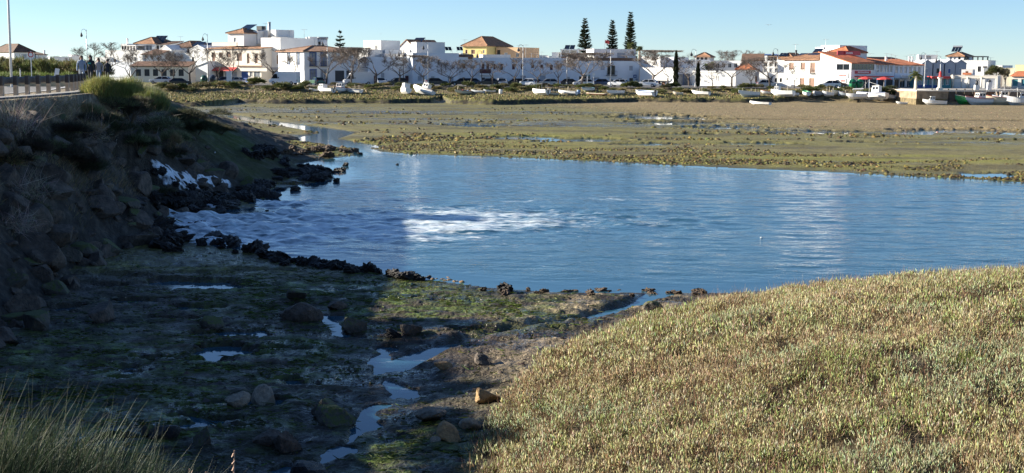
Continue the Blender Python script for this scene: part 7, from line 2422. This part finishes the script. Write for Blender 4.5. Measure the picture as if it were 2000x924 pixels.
# (px centre, py waterline, length px, heading deg, roll, pitch, builder args, label)
BT = [
 (614, 179, 17, 185, 2, 0, dict(L=2.6, B=1.2, D=.6, hull=M_hullw, inside=M_ingrey, rail=M_white), "tiny white skiff left of the white cabin boat at the far shore"),
 (636, 182, 34, 175, 4, 2, dict(L=5.2, B=2.0, D=1.0, hull=M_hullw, inside=M_ingrey, rail=M_white, cabin=(1.0, 1.6, 1.4, 1.1, M_hullw), engine=True), "white cabin boat lying on the far shore below the corner house"),
 (667, 182, 26, 205, 3, 0, dict(L=4.2, B=1.8, D=.9, hull=M_hullw, inside=M_inred, rail=M_redaw, cabin=(.3, 1.5, 1.3, 1.2, M_hullw), junk=2), "white boat with a glazed wheelhouse and red trim beside the white cabin boat"),
 (692, 182, 30, 170, -6, 0, dict(L=4.6, B=1.7, D=.7, hull=M_hullw, inside=M_ingrey, rail=M_white, posts=2, junk=2), "low cluttered white boat right of the red-trimmed one"),
 (790, 184, 22, 120, 10, 6, dict(L=4.2, B=2.0, D=1.2, hull=M_hullw, inside=M_ingrey, rail=M_white, cabin=(-.3, 1.7, 1.5, 1.4, M_hullw)), "white wrecked cabin boat standing nose-on, left of the two wrecks"),
 (824, 184, 38, 147, 20, -10, dict(L=6.4, B=2.2, D=1.3, hull=M_hullw, inside=M_inblue, rail=M_brown, cabin=(-.6, 1.8, 1.5, 1.5, M_hullw), mast=2.2, stripe=M_brown), "white wrecked cabin boat heeled hard over, right of the two wrecks"),
 (902, 184, 32, 195, -8, 0, dict(L=4.8, B=1.7, D=.7, hull=M_hullcream, inside=M_ingrey, rail=M_brown, junk=3, posts=1), "broken cream boat on the grassy bank left of the small dark skiff"),
 (932, 182, 24, 178, 3, 0, dict(L=3.8, B=1.5, D=.55, hull=M_hullgrey, inside=M_ingrey, rail=M_white), "small dark skiff on the grassy bank under the red balcony"),
 (956, 180, 17, 184, 0, 0, dict(L=3.0, B=1.3, D=.5, hull=M_hullw, inside=M_ingrey, rail=M_white), "small white rowing boat right of the dark skiff"),
 (1055, 186, 31, 165, 4, 3, dict(L=4.8, B=1.9, D=1.0, hull=M_hullw, inside=M_ingrey, rail=M_white, canopy=M_dark, engine=True, posts=1), "white boat with a dark canopy grounded on the middle bank"),
 (1080, 186, 18, 180, 0, 0, dict(L=3.0, B=1.4, D=.6, hull=M_hullcream, inside=M_ingrey, rail=M_tile, posts=4), "low cream boat with mooring posts right of the canopy boat"),
 (1108, 185, 31, 178, 8, 0, dict(L=5.0, B=1.8, D=.75, hull=M_hullw, inside=M_ingrey, rail=M_white, junk=3, posts=1), "white open boat with fenders and blue drum on the middle bank"),
 (1148, 178, 20, 180, 0, 4, dict(L=3.4, B=1.5, D=.8, hull=M_hullw, inside=M_inblue, rail=M_teal, stripe=M_teal), "white and teal boat propped up before the road"),
 (1164, 186, 36, 176, 0, 0, dict(L=5.6, B=1.6, D=.4, hull=M_brown, inside=M_brown, rail=M_hullcream), "long low brown hull lying beside the teal boat"),
 (1202, 185, 29, 170, 8, 2, dict(L=4.6, B=1.8, D=.8, hull=M_hullw, inside=M_inred, rail=M_white, junk=1), "white boat with a red inside near the right end of the bank"),
 (1261, 189, 37, 155, -6, 2, dict(L=5.2, B=2.0, D=.9, hull=M_hullw, inside=M_inblue, rail=M_white, engine=True, stripe=M_blue), "clean white boat with a blue-grey inside alone on the grass, engine to the right"),
 (1324, 186, 15, 180, 0, 0, dict(L=2.5, B=1.2, D=.6, hull=M_hullcream, inside=M_ingrey, rail=M_white), "tiny cream dinghy below the taller cypress"),
 (1368, 186, 32, 178, 2, 0, dict(L=4.8, B=1.7, D=.8, hull=M_hullw, inside=M_ingrey, rail=M_white, posts=3, junk=1), "white boat with upright posts below the low blank building"),
 (1462, 190, 36, 165, 6, 0, dict(L=5.6, B=2.0, D=1.1, hull=M_hullw, inside=M_ingrey, rail=M_white, posts=3, junk=2), "white open fishing boat with leaning spars, left of the tall-cabin boat"),
 (1484, 205, 35, 172, 3, 0, dict(L=4.6, B=1.7, D=.55, hull=M_hullw, inside=M_inblue, rail=M_white), "flat white skiff lying out on the bare mud"),
 (1498, 184, 18, 178, 0, 0, dict(L=3.2, B=1.5, D=.7, hull=M_hullw, inside=M_inred, rail=M_redaw), "white boat with a red rim behind the two larger white boats"),
 (1528, 189, 37, 178, 3, 3, dict(L=6.0, B=2.2, D=1.3, hull=M_hullw, inside=M_ingrey, rail=M_white, cabin=(1.4, 1.3, 1.5, 1.3, M_hullw), posts=1), "white boat with an upright cabin at its bow, below the hip-roofed house"),
 (1551, 188, 12, 175, 0, 0, dict(L=2.4, B=1.2, D=.8, hull=M_hullw, inside=M_ingrey, rail=M_dark, junk=1), "short white dinghy with a dark rim right of the upright-cabin boat"),
 (1574, 187, 14, 100, 0, 0, dict(L=3.4, B=1.6, D=.9, hull=M_hullw, inside=M_hullg, rail=M_hullg, junk=3), "white boat under a green cover and fenders"),
 (1601, 187, 20, 178, -3, 0, dict(L=3.6, B=1.6, D=.8, hull=M_hullgrey, inside=M_ingrey, rail=M_white), "grey skiff right of the green-covered boat"),
 (1617, 188, 14, 180, 0, 0, dict(L=2.8, B=1.5, D=.9, hull=M_hullw, inside=M_ingrey, rail=M_white, posts=2), "little white boat with a frame right of the grey skiff"),
 (1633, 187, 18, 178, 0, 0, dict(L=3.4, B=1.6, D=.9, hull=M_hullcream, inside=M_ingrey, rail=M_white, posts=1, junk=2), "cream boat with fenders left of the crowded white boats"),
 (1652, 189, 16, 174, 0, 0, dict(L=3.2, B=1.6, D=.8, hull=M_hullgrey, inside=M_ingrey, rail=M_brown, posts=1), "grey boat with a brown rim at the left of the crowded white boats"),
 (1673, 194, 30, 150, 8, 3, dict(L=5.0, B=1.9, D=1.0, hull=M_hullw, inside=M_ingrey, rail=M_white, canopy=M_white, engine=True), "white boat with a pale frame canopy in the crowd before the restaurant"),
 (1702, 195, 46, 140, 7, 4, dict(L=8.0, B=2.6, D=1.5, hull=M_hullw, inside=M_inblue, rail=M_blue, cabin=(-1.2, 2.0, 1.7, 1.9, M_hullw), mast=3.2, stripe=M_blue, junk=3), "biggest white fishing boat with a blue-trimmed wheelhouse and mast before the restaurant"),
 (1739, 195, 46, 160, -10, -3, dict(L=7.0, B=2.2, D=1.1, hull=M_hullw, inside=M_ingrey, rail=M_hullgrey, engine=True, junk=1), "long pale grey skiff tilted towards the flats near the quay"),
 (1761, 204, 16, 178, 0, 0, dict(L=2.6, B=1.2, D=.5, hull=M_hullw, inside=M_ingrey, rail=M_white), "white dinghy lying on the mud below the quay rocks"),
 (1825, 205, 45, 172, 2, 0, dict(L=5.2, B=1.9, D=.9, hull=M_hullw, inside=M_ingrey, rail=M_white, cabin=(.6, 1.2, 1.3, 1.1, M_hullw), engine=True, junk=3), "small white cabin boat moored before the sunlit quay wall"),
 (1886, 204, 34, 205, 0, 2, dict(L=6.5, B=2.4, D=1.6, hull=M_hullg, inside=M_ingrey, rail=M_white, junk=1), "bright green fishing boat in the dark berth"),
 (1911, 205, 44, 195, 0, 2, dict(L=6.8, B=2.4, D=1.5, hull=M_hullw, inside=M_inred, rail=M_redaw, cabin=(-.4, 2.0, 1.6, 1.4, M_hullw), stripe=M_redaw, junk=2), "white and red fishing boat with a wheelhouse, right of the green one"),
 (1950, 205, 54, 168, 0, 2, dict(L=7.5, B=2.5, D=1.7, hull=M_hullcream, inside=M_ingrey, rail=M_redaw, cabin=(-1.2, 1.8, 1.6, 1.6, M_hullw), mast=3.0, junk=1), "cream fishing boat with a mast next to the white and red one"),
 (1992, 206, 50, 165, 0, 2, dict(L=7.2, B=2.5, D=1.6, hull=M_hullw, inside=M_ingrey, rail=M_white, cabin=(-.8, 2.0, 1.7, 1.4, M_hullw), mast=2.2, junk=2), "white fishing boat cut by the right frame edge"),
 (1965, 190, 30, 175, 0, 0, dict(L=6.5, B=2.4, D=1.5, hull=M_hullw, inside=M_ingrey, rail=M_blue, cabin=(-.2, 1.8, 1.6, 1.7, M_hullw), mast=3.4), "white boat with gantry masts moored behind the cream fishing boat"),
]
for i, (px, py, lpx, hd, rl, pt, kw, lab) in enumerate(BT):
    if px > 1795:
        Yb = {1825: 230.5, 1886: 236, 1911: 234.0, 1950: 235.0, 1992: 233.5, 1965: 241}[px]
        p = PY(px, py, Yb)
        z = max(gz(p.x, p.y), .0) - .05
    else:
        p = PG(px, py)
        z = p.z - .06
    if abs(math.cos(R(hd))) > .85 and kw["L"] > 3.3:
        hd += (30, -34, 38, -28)[i % 4] if px < 1795 else 0
    kw = dict(kw, D=kw["D"] * 1.25)
    k = 1.0 * lpx / FPX * p.y / kw["L"] / max(.7, abs(math.cos(R(hd))))
    t = boat("fishing_boat" if kw.get("cabin") else "rowing_boat", seed=i, **kw)
    k = min(max(k, .75), 1.6)
    t.scale = (k, k, k)
    t.location = (p.x, p.y, z + .18 * abs(math.sin(R(rl))))
    t.rotation_euler = (R(rl), R(pt), R(hd))
    tag(t, lab, "boat", "boats along the far shore")

# loose drums and planks among the boats
for i, (px, py, m, lab) in enumerate(((1130, 185, M_inblue, "pale blue drum beside the white open boat on the middle bank"), (978, 184, M_hullw, "white jerrycan on the grass right of the small white rowing boat"), (1591, 190, M_hullw, "white buoy lying right of the green-covered boat"),
                                      (1640, 189, M_hullgrey, "grey crate-like drum by the cream boat"), (1722, 198, M_hullw, "white round buoy under the long grey skiff"))):
    p = PG(px, py)
    t = empty("drum", (p.x, p.y, p.z), i, lab, "drum", "drums and buoys among the boats")
    MB().tube([(0, 0, 0), (0, 0, .1), (0, 0, .75), (0, 0, .85)], [.28, .33, .33, .28], 10).build("body", m, t, True)
    MB().tube([(0, 0, .85), (0, 0, .95)], .1, 8).build("lid", M_dark, t)

# ---- gulls
def gull(px, py, Y, s, lab, rz):
    p = PY(px, py, Y)
    mb = MB()
    mb.tube([(0, -.22, 0), (0, -.05, .02), (0, .12, 0), (0, .26, -.01)], [.03, .07, .06, .015], 7)
    for sg in (-1, 1):
        pts = [(sg * .04, 0, .03), (sg * .35, -.03, .14), (sg * .72, .06, .05)]
        vs, n = [], len(pts)
        for (x, y, z) in pts:
            c = .12 if abs(x) < .5 else .03
            vs += [(x, y - c, z), (x, y + c, z), (x, y, z + .02)]
        mb.add(vs, [(0, 3, 4, 1), (3, 6, 7, 4), (0, 3, 5, 2), (2, 5, 4, 1), (3, 6, 8, 5), (5, 8, 7, 4)])
    o = mb.build("gull", mat("gull_feathers", (0.22, 0.22, 0.23), .8))
    o.location = p
    o.scale = (s, s, s)
    o.rotation_euler = (0, 0, rz)
    tag(o, lab, "bird")
gull(1501, 49, 170, .62, "gull gliding high over the hip-roofed house", .2)
gull(744, 66, 260, .42, "tiny distant bird over the sunlit white cube", 0)
